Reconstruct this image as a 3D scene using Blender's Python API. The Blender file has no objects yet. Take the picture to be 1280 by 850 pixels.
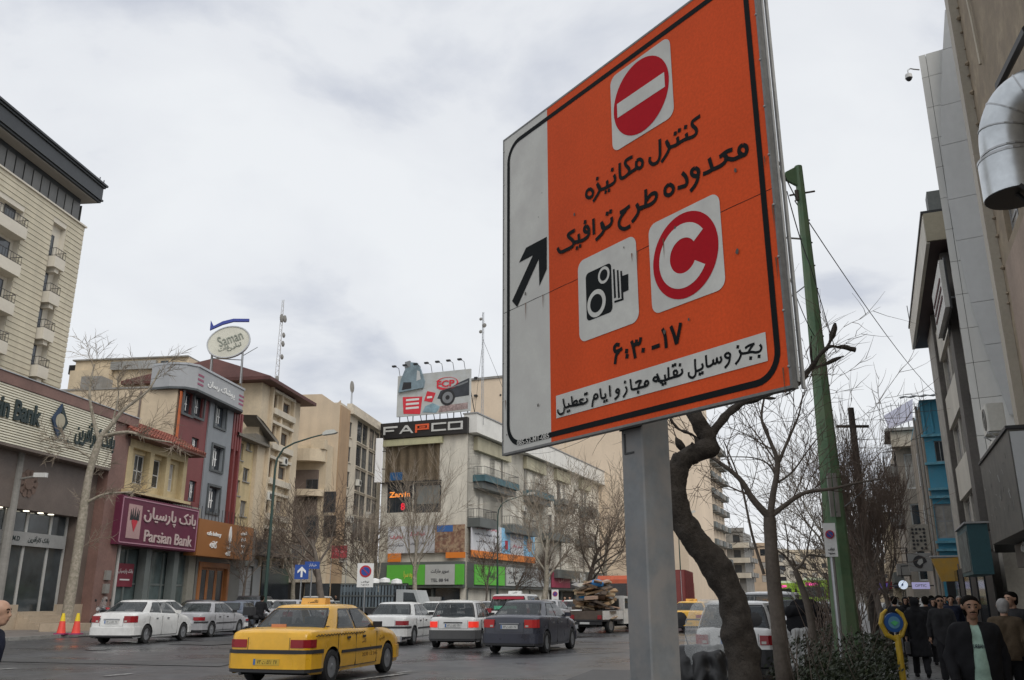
import bpy, math, random
import numpy as np
from mathutils import Vector, Matrix, noise as mnoise
from math import sin, cos, tan, pi, radians, sqrt, atan2
SC = bpy.context.scene
COL = SC.collection
# ---------------------------------------------------------------- camera, sky, sun, exposure
EYE, FPX, PITCH = 1.5, 1090.0, math.atan(0.2972)
cam = bpy.data.cameras.new('camera'); cam.lens = 36 * FPX / 1280; cam.clip_end = 6000; cam.clip_start = .05
co = bpy.data.objects.new('camera', cam); COL.objects.link(co)
co.location = (0, 0, EYE); co.rotation_euler = (pi / 2 + PITCH, 0, 0); SC.camera = co
SC.view_settings.view_transform = 'Standard'; SC.view_settings.look = 'None'
SC.view_settings.exposure = 0.15; SC.view_settings.gamma = 1
SUN_EL, SUN_AZ = radians(46), radians(150)     # azimuth clockwise from +Y: behind the camera and to the right
W = bpy.data.worlds.new('World'); SC.world = W; W.use_nodes = True
nt = W.node_tree; N = nt.nodes; Lk = nt.links; N.clear()
out = N.new('ShaderNodeOutputWorld'); mix = N.new('ShaderNodeMixShader')
b1 = N.new('ShaderNodeBackground'); b2 = N.new('ShaderNodeBackground')
sky = N.new('ShaderNodeTexSky'); sky.sky_type = 'NISHITA'; sky.sun_disc = False
sky.sun_elevation = SUN_EL; sky.sun_rotation = SUN_AZ; sky.air_density = 1.5; sky.dust_density = 4
b1.inputs[1].default_value = .10; Lk.new(sky.outputs[0], b1.inputs[0])
tc = N.new('ShaderNodeTexCoord'); sep = N.new('ShaderNodeSeparateXYZ'); Lk.new(tc.outputs['Generated'], sep.inputs[0])
mz = N.new('ShaderNodeMath'); mz.operation = 'MAXIMUM'; mz.inputs[1].default_value = 0; Lk.new(sep.outputs[2], mz.inputs[0])
ma = N.new('ShaderNodeMath'); ma.operation = 'ADD'; ma.inputs[1].default_value = .22; Lk.new(mz.outputs[0], ma.inputs[0])
dx = N.new('ShaderNodeMath'); dx.operation = 'DIVIDE'; Lk.new(sep.outputs[0], dx.inputs[0]); Lk.new(ma.outputs[0], dx.inputs[1])
dy = N.new('ShaderNodeMath'); dy.operation = 'DIVIDE'; Lk.new(sep.outputs[1], dy.inputs[0]); Lk.new(ma.outputs[0], dy.inputs[1])
cb = N.new('ShaderNodeCombineXYZ'); Lk.new(dx.outputs[0], cb.inputs[0]); Lk.new(dy.outputs[0], cb.inputs[1]); cb.inputs[2].default_value = 7.7
n1 = N.new('ShaderNodeTexNoise'); n1.inputs['Scale'].default_value = 1.7; n1.inputs['Detail'].default_value = 7; n1.inputs['Roughness'].default_value = .52; n1.inputs['Distortion'].default_value = .35
Lk.new(cb.outputs[0], n1.inputs['Vector'])
cr = N.new('ShaderNodeValToRGB'); Lk.new(n1.outputs[0], cr.inputs[0])
e = cr.color_ramp.elements
e[0].position = .36; e[0].color = (.56, .59, .66, 1)
e[1].position = .60; e[1].color = (.80, .82, .845, 1)
m_ = e.new(.46); m_.color = (.745, .765, .80, 1)
Lk.new(cr.outputs[0], b2.inputs[0]); b2.inputs[1].default_value = 1.0
mix.inputs[0].default_value = .94
Lk.new(b1.outputs[0], mix.inputs[1]); Lk.new(b2.outputs[0], mix.inputs[2]); Lk.new(mix.outputs[0], out.inputs[0])
sl = bpy.data.lights.new('sun', 'SUN'); sl.energy = 1.5; sl.angle = radians(40); sl.color = (1, .965, .91)
so = bpy.data.objects.new('sun', sl); COL.objects.link(so)
sd = Vector((sin(SUN_AZ) * cos(SUN_EL), cos(SUN_AZ) * cos(SUN_EL), sin(SUN_EL)))
so.rotation_euler = sd.to_track_quat('Z', 'Y').to_euler(); so.location = (0, -20, 60)
RND = random.Random(7)
# ---------------------------------------------------------------- survey: from photograph measurements to places in the world
CP, SP = cos(PITCH), sin(PITCH)
def ray(x, y):
 u = (x - 640) / FPX; v = (425 - y) / FPX; d = CP - v * SP
 return Vector((u / d, 1, (SP + v * CP) / d))
def at(x, y, Y): r = ray(x, y); return Vector((r.x * Y, Y, EYE + r.z * Y))
def gp(x, y, z=0): r = ray(x, y); Y = (z - EYE) / r.z; return Vector((r.x * Y, Y, z))
class Face:
 """a vertical plane in the world: origin A (x, y), azimuth az (degrees from +Y, clockwise); s runs along it, +y goes behind it"""
 def __init__(s, A, az): s.A = Vector((A[0], A[1], 0)); s.az = az; a = radians(az); s.d = Vector((sin(a), cos(a), 0)); s.rot = atan2(s.d.y, s.d.x)
 def q(s, x, y):
  r = ray(x, y); c = s.d.x - s.d.y * r.x     # A + t d = Y r
  t = (r.x * s.A.y - s.A.x) / (s.d.x - r.x * s.d.y); Y = s.A.y + t * s.d.y
  return t, EYE + r.z * Y
 def rect(s, x0, y0, x1, y1):
  a = s.q(x0, y0); b = s.q(x1, y1); return min(a[0], b[0]), min(a[1], b[1]), max(a[0], b[0]), max(a[1], b[1])
 def p(s, t, back=0, z=0): n = Vector((-s.d.y, s.d.x, 0)); return s.A + s.d * t + n * back + Vector((0, 0, z))
# ---------------------------------------------------------------- materials
MATS = {}
def M(name, col, rough=.75, metal=0., var=.14, scale=.6, fine=14., bump=.0, streak=0., spec=.5, rvar=0., coat=0., emit=0., objvar=0., alpha=1, hue=None, grain=.0, bsc=None):
 if name in MATS: return MATS[name]
 m = bpy.data.materials.new(name); m.use_nodes = True; t = m.node_tree; n = t.nodes; l = t.links
 b = n['Principled BSDF']; b.inputs['Roughness'].default_value = rough; b.inputs['Metallic'].default_value = metal
 b.inputs['Specular IOR Level'].default_value = spec; b.inputs['Coat Weight'].default_value = coat; b.inputs['Coat Roughness'].default_value = .06
 c = (*col, 1)
 geo = n.new('ShaderNodeTexCoord'); src = geo.outputs['Object']
 def noise(sc, vec=None, det=4, ro=.6):
  k = n.new('ShaderNodeTexNoise'); k.inputs['Scale'].default_value = sc; k.inputs['Detail'].default_value = det; k.inputs['Roughness'].default_value = ro
  l.new(vec or src, k.inputs['Vector']); return k.outputs[0]
 def mrange(v, a, b_, lo=.3, hi=.7):
  k = n.new('ShaderNodeMapRange'); k.inputs[1].default_value = lo; k.inputs[2].default_value = hi; k.inputs[3].default_value = a; k.inputs[4].default_value = b_
  l.new(v, k.inputs[0]); return k.outputs[0]
 def mul(a, b_):
  k = n.new('ShaderNodeMath'); k.operation = 'MULTIPLY'; l.new(a, k.inputs[0])
  if isinstance(b_, float): k.inputs[1].default_value = b_
  else: l.new(b_, k.inputs[1])
  return k.outputs[0]
 f = None
 if var > 0:
  f = mrange(noise(scale), 1 - var, 1 + var)
  f = mul(f, mrange(noise(fine, det=3), 1 - var * .5 - grain, 1 + var * .5 + grain))
 if streak > 0:
  mp = n.new('ShaderNodeMapping'); mp.inputs['Scale'].default_value = (.55, .55, .07); l.new(src, mp.inputs[0])
  f2 = mrange(noise(1.6, mp.outputs[0], 5), 1 - streak, 1 + streak * .25, .3, .68); f = mul(f, f2) if f else f2
 if objvar > 0:
  oi = n.new('ShaderNodeObjectInfo'); f3 = mrange(oi.outputs['Random'], 1 - objvar, 1 + objvar, 0, 1); f = mul(f, f3) if f else f3
 if f is not None:
  mx = n.new('ShaderNodeMix'); mx.data_type = 'RGBA'; mx.blend_type = 'MULTIPLY'; mx.inputs[0].default_value = 1
  mx.inputs[6].default_value = c; l.new(f, mx.inputs[7]); colout = mx.outputs[2]
  if hue:
   m2 = n.new('ShaderNodeMix'); m2.data_type = 'RGBA'; l.new(mrange(noise(scale * 1.7 + .3, det=5), 0, 1, .42, .62), m2.inputs[0]); l.new(colout, m2.inputs[6]); m2.inputs[7].default_value = (*hue, 1); colout = m2.outputs[2]
  l.new(colout, b.inputs['Base Color'])
 else: b.inputs['Base Color'].default_value = c
 if rvar > 0: l.new(mrange(noise(scale * 2.3, det=5), max(.02, rough - rvar), rough + rvar), b.inputs['Roughness'])
 if bump > 0:
  bp = n.new('ShaderNodeBump'); bp.inputs['Strength'].default_value = .6; bp.inputs['Distance'].default_value = bump
  l.new(noise(bsc or fine * 1.5, det=5), bp.inputs['Height']); l.new(bp.outputs[0], b.inputs['Normal'])
 if emit > 0: b.inputs['Emission Color'].default_value = c; b.inputs['Emission Strength'].default_value = emit
 if alpha < 1: b.inputs['Alpha'].default_value = alpha
 MATS[name] = m; return m
# ---------------------------------------------------------------- mesh builder
class MB:
 def __init__(s): s.v = []; s.f = []; s.m = []; s.mats = []; s.T = None; s.cur = 0; s.sm = []; s.smooth = False
 def mat(s, m):
  if m not in s.mats: s.mats.append(m)
  s.cur = s.mats.index(m); return s
 def vs(s, pts):
  k = len(s.v)
  if s.T is not None: s.v.extend([tuple(s.T @ Vector(p)) for p in pts])
  else: s.v.extend([tuple(p) for p in pts])
  return k
 def face(s, ids): s.f.append(tuple(ids)); s.m.append(s.cur); s.sm.append(s.smooth)
 def poly(s, pts): k = s.vs(pts); s.face(range(k, k + len(pts)))
 def box(s, x0, y0, z0, x1, y1, z1):
  k = s.vs([(x0, y0, z0), (x1, y0, z0), (x1, y1, z0), (x0, y1, z0), (x0, y0, z1), (x1, y0, z1), (x1, y1, z1), (x0, y1, z1)])
  for a in ((0, 3, 2, 1), (4, 5, 6, 7), (0, 1, 5, 4), (1, 2, 6, 5), (2, 3, 7, 6), (3, 0, 4, 7)): s.face([k + i for i in a])
  return s
 def bbox(s, x0, y0, z0, x1, y1, z1, b=.01):
  """box with chamfered long edges"""
  xs = sorted((x0, x1)); ys = sorted((y0, y1)); x0, x1 = xs; y0, y1 = ys
  r = [(x0 + b, y0), (x1 - b, y0), (x1, y0 + b), (x1, y1 - b), (x1 - b, y1), (x0 + b, y1), (x0, y1 - b), (x0, y0 + b)]
  return s.prism(r, z0, z1)
 def prism(s, poly, z0, z1, cap=True):
  n = len(poly); k = s.vs([(x, y, z0) for x, y in poly] + [(x, y, z1) for x, y in poly])
  for i in range(n): j = (i + 1) % n; s.face((k + i, k + j, k + n + j, k + n + i))
  if cap: s.face([k + i for i in reversed(range(n))]); s.face([k + n + i for i in range(n)])
  return s
 def xz(s, poly, y0, y1):
  """polygon in the x-z plane given thickness from y0 (front) to y1"""
  n = len(poly); k = s.vs([(x, y0, z) for x, z in poly] + [(x, y1, z) for x, z in poly])
  for i in range(n): j = (i + 1) % n; s.face((k + j, k + i, k + n + i, k + n + j))
  s.face([k + i for i in range(n)]); s.face([k + n + i for i in reversed(range(n))]); return s
 def tube(s, pts, rad, n=8, cap=True):
  pts = [Vector(p) for p in pts]; R = rad if isinstance(rad, (list, tuple)) else [rad] * len(pts)
  rings = []; u = None
  for i, p in enumerate(pts):
   d = (pts[min(i + 1, len(pts) - 1)] - pts[max(i - 1, 0)]); d = d.normalized() if d.length > 1e-9 else Vector((0, 0, 1))
   if u is None: u = d.orthogonal().normalized()
   u = (u - d * u.dot(d)); u = u.normalized() if u.length > 1e-6 else d.orthogonal().normalized()
   w = d.cross(u)
   rings.append(s.vs([p + (u * cos(2 * pi * j / n) + w * sin(2 * pi * j / n)) * R[i] for j in range(n)]))
  for a, b in zip(rings, rings[1:]):
   for j in range(n): k = (j + 1) % n; s.face((a + j, a + k, b + k, b + j))
  if cap: s.face([rings[0] + j for j in reversed(range(n))]); s.face([rings[-1] + j for j in range(n)])
  return s
 def lathe(s, prof, n=16, c=(0, 0, 0), axis='z', cap=True):
  ks = []
  for r, z in prof:
   pts = []
   for j in range(n):
    a = 2 * pi * j / n; p = (r * cos(a), r * sin(a), z)
    if axis == 'y': p = (p[0], z, p[1])
    if axis == 'x': p = (z, p[0], p[1])
    pts.append((p[0] + c[0], p[1] + c[1], p[2] + c[2]))
   ks.append(s.vs(pts))
  for a, b in zip(ks, ks[1:]):
   for j in range(n): k = (j + 1) % n; s.face((a + j, a + k, b + k, b + j))
  if cap: s.face([ks[0] + j for j in reversed(range(n))]); s.face([ks[-1] + j for j in range(n)])
  return s
 def mesh(s, name, mat=None, sharp=None):
  me = bpy.data.meshes.new(name); me.from_pydata(s.v, [], s.f)
  for m in ([mat] if mat else s.mats): me.materials.append(m)
  if not mat and s.mats: me.polygons.foreach_set('material_index', s.m)
  if sharp is not None:
   me.polygons.foreach_set('use_smooth', [True] * len(s.f)); me.set_sharp_from_angle(angle=radians(sharp))
  elif any(s.sm): me.polygons.foreach_set('use_smooth', s.sm)
  me.update(); return me
 def build(s, name, mat=None, parent=None, loc=None, rz=None, sharp=None):
  return obj(name, s.mesh(name, mat, sharp), parent, loc, rz)
def obj(name, me, parent=None, loc=None, rz=None):
 o = bpy.data.objects.new(name, me); COL.objects.link(o)
 if parent: o.parent = parent
 if loc is not None: o.location = loc
 if rz is not None: o.rotation_euler = (0, 0, rz)
 return o
def tag(o, label=None, cat=None, group=None, kind=None):
 if label: o['label'] = label
 if cat: o['category'] = cat
 if group: o['group'] = group
 if kind: o['kind'] = kind
 return o
def thing(name, label, cat, loc=(0, 0, 0), rz=0, group=None):
 o = obj(name, None, None, loc, rz); o.empty_display_size = .2; return tag(o, label, cat, group)
KIDS = {}
def kids(o): return [c for c in bpy.data.objects if c.parent == o]
def copy_tree(o, parent=None, loc=None, rz=None, label=None, group=None):
 c = o.copy(); COL.objects.link(c); c.parent = parent
 if loc is not None: c.location = loc
 if rz is not None: c.rotation_euler = (0, 0, rz)
 if label: c['label'] = label
 if group: c['group'] = group
 for ch in kids(o): copy_tree(ch, c)
 return c
# ---------------------------------------------------------------- lettering (curve text turned to mesh)
TXT = {}
def text_mesh(s, size=1, bold=0., ext=.01, width=None, mat=None, align='CENTER'):
 key = (s, size, bold, ext, width, mat.name if mat else '')
 if key in TXT: return TXT[key]
 c = bpy.data.curves.new('lettering', 'FONT'); c.body = s; c.size = 1; c.extrude = 0; c.offset = bold; c.align_x = align; c.align_y = 'CENTER'; c.resolution_u = 3
 o = bpy.data.objects.new('lettering', c); COL.objects.link(o); bpy.context.view_layer.update()
 dg = bpy.context.evaluated_depsgraph_get(); me = bpy.data.meshes.new_from_object(o.evaluated_get(dg)); bpy.data.objects.remove(o)
 n = len(me.vertices); a = np.zeros(n * 3); me.vertices.foreach_get('co', a); a = a.reshape(-1, 3)
 if n:
  mn, mx_ = a.min(0), a.max(0); h = max(mx_[1] - mn[1], 1e-3); w = max(mx_[0] - mn[0], 1e-3)
  a[:, 1] = (a[:, 1] - (mn[1] + mx_[1]) / 2) * size / h
  a[:, 0] = (a[:, 0] - (mn[0] + mx_[0]) / 2) * ((width / w) if width else size / h)
  b = np.stack([a[:, 0], np.zeros(n), a[:, 1]], 1)
  f = [tuple(p.vertices) for p in me.polygons]
  me2 = bpy.data.meshes.new('lettering'); me2.from_pydata(b.tolist(), [], f); me2.update()
  # thickness: duplicate the outline forward
  import bmesh
  bm = bmesh.new(); bm.from_mesh(me2); r = bmesh.ops.extrude_face_region(bm, geom=bm.faces[:])
  bmesh.ops.translate(bm, vec=(0, -ext, 0), verts=[v for v in r['geom'] if isinstance(v, bmesh.types.BMVert)])
  bmesh.ops.recalc_face_normals(bm, faces=bm.faces[:]); bm.to_mesh(me2); bm.free(); me = me2
 if mat: me.materials.clear(); me.materials.append(mat)
 TXT[key] = me; return me
_FORMS = {'ا':'\uFE8D\uFE8E','آ':'\uFE81\uFE82','ب':'\uFE8F\uFE90\uFE91\uFE92','پ':'\uFB56\uFB57\uFB58\uFB59','ت':'\uFE95\uFE96\uFE97\uFE98','ج':'\uFE9D\uFE9E\uFE9F\uFEA0','ح':'\uFEA1\uFEA2\uFEA3\uFEA4','خ':'\uFEA5\uFEA6\uFEA7\uFEA8','د':'\uFEA9\uFEAA','ر':'\uFEAD\uFEAE','ز':'\uFEAF\uFEB0','س':'\uFEB1\uFEB2\uFEB3\uFEB4','ش':'\uFEB5\uFEB6\uFEB7\uFEB8','ط':'\uFEC1\uFEC2\uFEC3\uFEC4','ع':'\uFEC9\uFECA\uFECB\uFECC','ف':'\uFED1\uFED2\uFED3\uFED4','ق':'\uFED5\uFED6\uFED7\uFED8','ک':'\uFB8E\uFB8F\uFB90\uFB91','گ':'\uFB92\uFB93\uFB94\uFB95','ل':'\uFEDD\uFEDE\uFEDF\uFEE0','م':'\uFEE1\uFEE2\uFEE3\uFEE4','ن':'\uFEE5\uFEE6\uFEE7\uFEE8','و':'\uFEED\uFEEE','ه':'\uFEE9\uFEEA\uFEEB\uFEEC','ی':'\uFBFC\uFBFD\uFBFE\uFBFF'}
def fa(s):
 """join the letters of a Persian word and put them in drawing order"""
 o = []
 for i, ch in enumerate(s):
  F = _FORMS.get(ch)
  if not F: o.append(ch); continue
  pj = i > 0 and s[i - 1] in _FORMS and len(_FORMS[s[i - 1]]) == 4
  nj = len(F) == 4 and i + 1 < len(s) and s[i + 1] in _FORMS
  o.append(F[(3 if nj else 1) if pj else (2 if nj else 0)])
 return ''.join(reversed(o))
def write(parent, s, x, z, size, mat, y=-.02, bold=0., ext=.012, width=None, name='lettering', rz=None):
 me = text_mesh(s, size, bold, ext, width, mat); return obj(name, me, parent, (x, y, z), rz)
# ---------------------------------------------------------------- facades
GLASS = M('window glass', (.035, .042, .05), rough=.12, var=.3, scale=.8, fine=3, spec=.8, objvar=.5)
CURT = M('curtained glass', (.30, .28, .25), rough=.3, var=.25, scale=2, fine=9, spec=.7, objvar=.45)
WFR = {'dark': M('dark window frame', (.06, .06, .065), rough=.5), 'alu': M('grey window frame', (.28, .28, .28), rough=.5), 'white': M('white window frame', (.6, .6, .58), rough=.5), 'wood': M('wooden window frame', (.16, .09, .05), rough=.6)}
WM = {}
def win_mesh(w, h, st, nm, tr):
 k = (round(w, 2), round(h, 2), st, nm, tr)
 if k in WM: return WM[k]
 b = MB(); t = min(.07, w * .09); d = .05
 b.box(0, 0, 0, w, d, t); b.box(0, 0, h - t, w, d, h); b.box(0, 0, t, t, d, h - t); b.box(w - t, 0, t, w, d, h - t)
 for i in range(1, nm + 1): x = w * i / (nm + 1); b.box(x - t * .4, .004, t, x + t * .4, d - .004, h - t)
 if tr: z = h * tr; b.box(t, .008, z - t * .4, w - t, d - .008, z + t * .4)
 p = MB(); p.box(t * .6, d * .5, t * .6, w - t * .6, d * .5 + .012, h - t * .6)
 WM[k] = (b.mesh('window', WFR[st]), p.mesh('pane', GLASS), p.mesh('pane', CURT)); return WM[k]
def window(par, s0, z0, s1, z1, y=.18, st='dark', nm=1, tr=0, curt=.3, sill=None):
 w, h = s1 - s0, z1 - z0; a, g, c = win_mesh(w, h, st, nm, tr)
 o = obj('window', a, par, (s0, y, z0)); obj('pane', c if RND.random() < curt else g, o)
 if sill:
  k = ('sill', round(w, 2), sill.name)
  if k not in WM: b = MB(); b.box(-.08, -y - .1, -.09, w + .08, .0, -.003); WM[k] = b.mesh('sill', sill)
  obj('sill', WM[k], o)
 return o
def wall_open(b, s0, s1, z0, z1, ops, y=0., rev=.22, back=True):
 """front wall sheet with real openings and reveals; ops = [(s0,z0,s1,z1)]"""
 ops = [(max(o[0], s0), max(o[1], z0), min(o[2], s1), min(o[3], z1)) for o in ops]; ops = [o for o in ops if o[2] > o[0] and o[3] > o[1]]
 S = sorted({s0, s1, *[o[0] for o in ops], *[o[2] for o in ops]}); Z = sorted({z0, z1, *[o[1] for o in ops], *[o[3] for o in ops]})
 for i in range(len(S) - 1):
  run = None
  for j in range(len(Z) - 1):
   cx, cz = (S[i] + S[i + 1]) / 2, (Z[j] + Z[j + 1]) / 2
   hole = any(o[0] < cx < o[2] and o[1] < cz < o[3] for o in ops)
   if not hole: run = Z[j] if run is None else run
   if run is not None and (hole or j == len(Z) - 2):
    top = Z[j] if hole else Z[j + 1]
    b.poly([(S[i], y, run), (S[i + 1], y, run), (S[i + 1], y, top), (S[i], y, top)]); run = None
 for o in ops:
  a, c, d_, e_ = o; r = y + rev
  b.poly([(a, y, c), (a, r, c), (d_, r, c), (d_, y, c)]); b.poly([(a, y, e_), (d_, y, e_), (d_, r, e_), (a, r, e_)])
  b.poly([(a, y, c), (a, y, e_), (a, r, e_), (a, r, c)]); b.poly([(d_, y, c), (d_, r, c), (d_, r, e_), (d_, y, e_)])
  b.poly([(a, r, c), (d_, r, c), (d_, r, e_), (a, r, e_)])
def shell(b, s0, s1, z0, z1, depth, y=0.):
 """sides, back and roof that close a wall_open front"""
 b.poly([(s0, y, z0), (s0, y, z1), (s0, y + depth, z1), (s0, y + depth, z0)]); b.poly([(s1, y, z0), (s1, y + depth, z0), (s1, y + depth, z1), (s1, y, z1)])
 b.poly([(s0, y + depth, z0), (s0, y + depth, z1), (s1, y + depth, z1), (s1, y + depth, z0)]); b.poly([(s0, y, z1), (s1, y, z1), (s1, y + depth, z1), (s0, y + depth, z1)])
def cells(f, rows, x_is_px=True): return [f.rect(*r) for r in rows]
# ================================================================ the big orange traffic sign
def cat_rom(P, n=4):
 if len(P) < 3: return P
 o = []; Q = [P[0]] + list(P) + [P[-1]]
 for i in range(1, len(Q) - 2):
  a, b, c, d = (np.array(Q[i + k], float) for k in (-1, 0, 1, 2))
  for k in range(n):
   t = k / n; o.append(tuple(.5 * (2 * b + (c - a) * t + (2 * a - 5 * b + 4 * c - d) * t * t + (3 * b - a - 3 * c + d) * t ** 3)))
 o.append(tuple(P[-1])); return o
def ribbon(b, pts, w, y, closed=False, t=.0008):
 """flat stroke lying in the sign plane (x along, z up) at depth y"""
 n = len(pts); L, R = [], []
 for i in range(n):
  p = np.array(pts[i]); a = np.array(pts[i - 1] if (i or closed) else pts[i]); c = np.array(pts[(i + 1) % n] if (i < n - 1 or closed) else pts[i])
  d = c - a; d = d / (np.linalg.norm(d) + 1e-9); nn = np.array([-d[1], d[0]])
  L.append(p + nn * w / 2); R.append(p - nn * w / 2)
 k = b.vs([(q[0], y, q[1]) for q in L] + [(q[0], y, q[1]) for q in R])
 for i in range(n if closed else n - 1): j = (i + 1) % n; b.face((k + i, k + n + i, k + n + j, k + j))
def disc(b, cx, cz, r, y, n=48, rx=None):
 b.poly([(cx + (rx or r) * cos(2 * pi * i / n), y, cz + r * sin(2 * pi * i / n)) for i in range(n)][::1])
def rrect(x0, z0, x1, z1, r, n=6):
 o = []
 for cx, cz, a0 in ((x1 - r, z1 - r, 0), (x0 + r, z1 - r, 90), (x0 + r, z0 + r, 180), (x1 - r, z0 + r, 270)):
  for i in range(n + 1): a = radians(a0 + 90 * i / n); o.append((cx + r * cos(a), cz + r * sin(a)))
 return o
def build_sign():
 Lp = at(630, 372, 5.9); F = Face((Lp.x, Lp.y), 145.7)
 mo = M('orange sign sheeting', (.63, .078, .018), rough=.7, var=.08, scale=1.2, fine=60, grain=.05, streak=.12, spec=.15)
 mg = M('off-white sign sheeting', (.56, .555, .515), rough=.55, var=.07, scale=2, fine=50, streak=.14, spec=.3, hue=(.49, .48, .45))
 mk = M('black sign ink', (.008, .010, .011), rough=.8, var=.2, fine=40, spec=.15)
 mr = M('crimson sign ink', (.40, .006, .014), rough=.75, spec=.15, var=.1, fine=50)
 mf = M('weathered aluminium edge', (.26, .26, .25), rough=.5, metal=.6, var=.3, fine=20)
 mfd = M('dark sign back', (.05, .05, .05), rough=.7)
 mp = M('grey painted steel post', (.175, .185, .19), rough=.5, var=.16, scale=2.6, fine=18, streak=.45, bump=.002, hue=(.20, .19, .18), rvar=.12)
 T = thing('traffic_sign', 'big square orange traffic sign with Persian writing on a thick grey post', 'traffic sign', (F.A.x, F.A.y, 0), F.rot)
 s0, zb = F.q(628.5, 569)[0], F.q(629, 569)[1]; zt = F.q(631, 175)[1]; s1 = F.q(983, 400)[0]
 zb = (zb + F.q(990, 484)[1]) / 2
 # panel: box with folded edge
 b = MB(); b.mat(mfd).box(s0, .0, zb, s1, .035, zt); b.mat(mfd).box(s0 + .05, .0352, zb + .05, s1 - .05, .075, zt - .05); b.build('panel', None, T)
 b = MB(); e = .010
 for (x0, z0, x1, z1) in ((s0 - .004, zb - .004, s1 + .004, zb + e), (s0 - .004, zt - e, s1 + .004, zt + .004), (s0 - .004, zb + e, s0 + e, zt - e), (s1 - e, zb + e, s1 + .004, zt - e)): b.box(x0, -.004, z0, x1, .038, z1)
 b.build('edge_trim', M('sign edge trim', (.15, .15, .145), rough=.45, metal=.3, var=.3, fine=30), T)
 b = MB(); b.box(s1 + .005, .030, zb + .03, s1 + .010, .045, zt - .02); b.box(s1 + .0, .062, zb + .0, s1 + .012, .08, zt - .1); b.build('side_rail', M('pale side rail', (.30, .30, .29), rough=.5, var=.3), T)
 sg = F.q(687.4, 400)[0]
 zm = F.q(720, 350)[1]                                                # the joint between the two sheets
 for z0, z1 in ((zb + e, zm - .0015), (zm + .0015, zt - e)):
  b = MB(); b.mat(mo).poly([(sg, -.002, z0), (s1 - e, -.002, z0), (s1 - e, -.002, z1), (sg, -.002, z1)]); b.build('orange_field', None, T)
  b = MB(); b.mat(mg).poly([(s0 + e, -.002, z0), (sg, -.002, z0), (sg, -.002, z1), (s0 + e, -.002, z1)]); b.build('grey_field', None, T)
 b = MB(); ribbon(b, [(s0 + .02 + i * (s1 - s0 - .04) / 30, zm + .0012 * sin(i * 1.7)) for i in range(31)], .003, -.0032); b.build('panel_seam', mk, T)
 # border line
 xl = F.q(636, 380)[0]; xr = F.q(969.5, 405)[0]; zl = F.q(808, 514)[1]; zu = F.q(700, 137)[1]
 b = MB(); ribbon(b, rrect(xl, zl, xr, zu, .14, 8), .034, -.0042, True); b.build('border_line', mk, T)
 # arrow
 O6 = lambda x, y: F.q(630 + x / 5.311, 280 + y / 5.311)
 b = MB(); b.poly([(p[0], -.0045, p[1]) for p in [O6(*q) for q in [(287, 85), (150, 158), (103, 257), (195, 208), (57, 512), (90, 552), (234, 232), (238, 412), (287, 300)]]]); b.build('arrow', mk, T)
 # plates
 def plate(name, c4, r, y=-.005):
  q = [F.q(*p) for p in c4]; x0 = (q[0][0] + q[3][0]) / 2; x1 = (q[1][0] + q[2][0]) / 2; z1 = (q[0][1] + q[1][1]) / 2; z0 = (q[2][1] + q[3][1]) / 2
  b = MB(); b.poly([(x, y, z) for x, z in rrect(x0, z0, x1, z1, r)]); return b.build(name, mg, T), x0, z0, x1, z1
 P1, x0, z0, x1, z1 = plate('no_entry_plate', [(620 + 380 / 2.655, 262 / 2.655), (620 + 578 / 2.655, 118 / 2.655), (620 + 594 / 2.655, 386 / 2.655), (620 + 390 / 2.655, 506 / 2.655)], .06)
 cx, cz = (x0 + x1) / 2, (z0 + z1) / 2; rr = (x1 - x0) * .455
 b = MB(); disc(b, cx, cz, rr, -.0064); b.build('disc', mr, P1)
 b = MB(); b.poly([(cx + dx_ * rr * .86, -.0076, cz + dz_ * rr * .20) for dx_, dz_ in ((-1, -1), (1, -1), (1, 1), (-1, 1))]); b.build('bar', mg, P1)
 P2, x0, z0, x1, z1 = plate('camera_plate', [O6(495, 245), O6(878, 65), O6(902, 645), O6(505, 800)] and [(630 + 493 / 5.311, 280 + 250 / 5.311), (630 + 877 / 5.311, 280 + 75 / 5.311), (630 + 903 / 5.311, 280 + 640 / 5.311), (630 + 506 / 5.311, 280 + 796 / 5.311)], .06)
 def quad(b, pts, y): b.poly([(q[0], y, q[1]) for q in [O6(*p) for p in pts]])
 a0 = O6(547, 322); a1 = O6(727, 580); b0 = O6(555, 650); t0 = O6(715, 268)
 b = MB(); b.poly([(x, -.0064, z) for x, z in rrect((a0[0] + b0[0]) / 2, (b0[1] + a1[1]) / 2, (a1[0] + t0[0]) / 2, (a0[1] + t0[1]) / 2, .03)])
 quad(b, [(783, 348), (830, 332), (832, 440), (797, 455)], -.0064)
 for x_ in (728, 754, 777):
  quad(b, [(x_, 302 + (x_ - 728) * .25), (x_ + 11, 300 + (x_ - 728) * .25), (x_ + 21, 490), (x_ + 8, 494)], -.0064)
 quad(b, [(779, 318), (789, 322), (799, 505), (739, 526), (738, 512), (788, 496)], -.0068); b.build('camera_symbol', mk, P2)
 for (px_, py_, r_) in ((668, 340, .054), (619, 527, .088)):
  c = O6(px_, py_); b = MB(); disc(b, c[0], c[1], r_, -.0072); b.build('lens_ring', mg, P2); b = MB(); disc(b, c[0], c[1], r_ * .66, -.0080); b.build('lens_centre', mk, P2)
  b = MB()
 P3, x0, z0, x1, z1 = plate('zone_plate', [(800 + 52 / 5, 230 + 262 / 5), (800 + 496 / 5, 230 + 50 / 5), (800 + 541 / 5, 230 + 648 / 5), (800 + 85 / 5, 230 + 822 / 5)], .06)
 cx, cz = (x0 + x1) / 2, (z0 + z1) / 2; rr = (x1 - x0) * .452
 b = MB(); disc(b, cx, cz, rr, -.0064, 64); b.build('disc', mr, P3)
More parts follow.
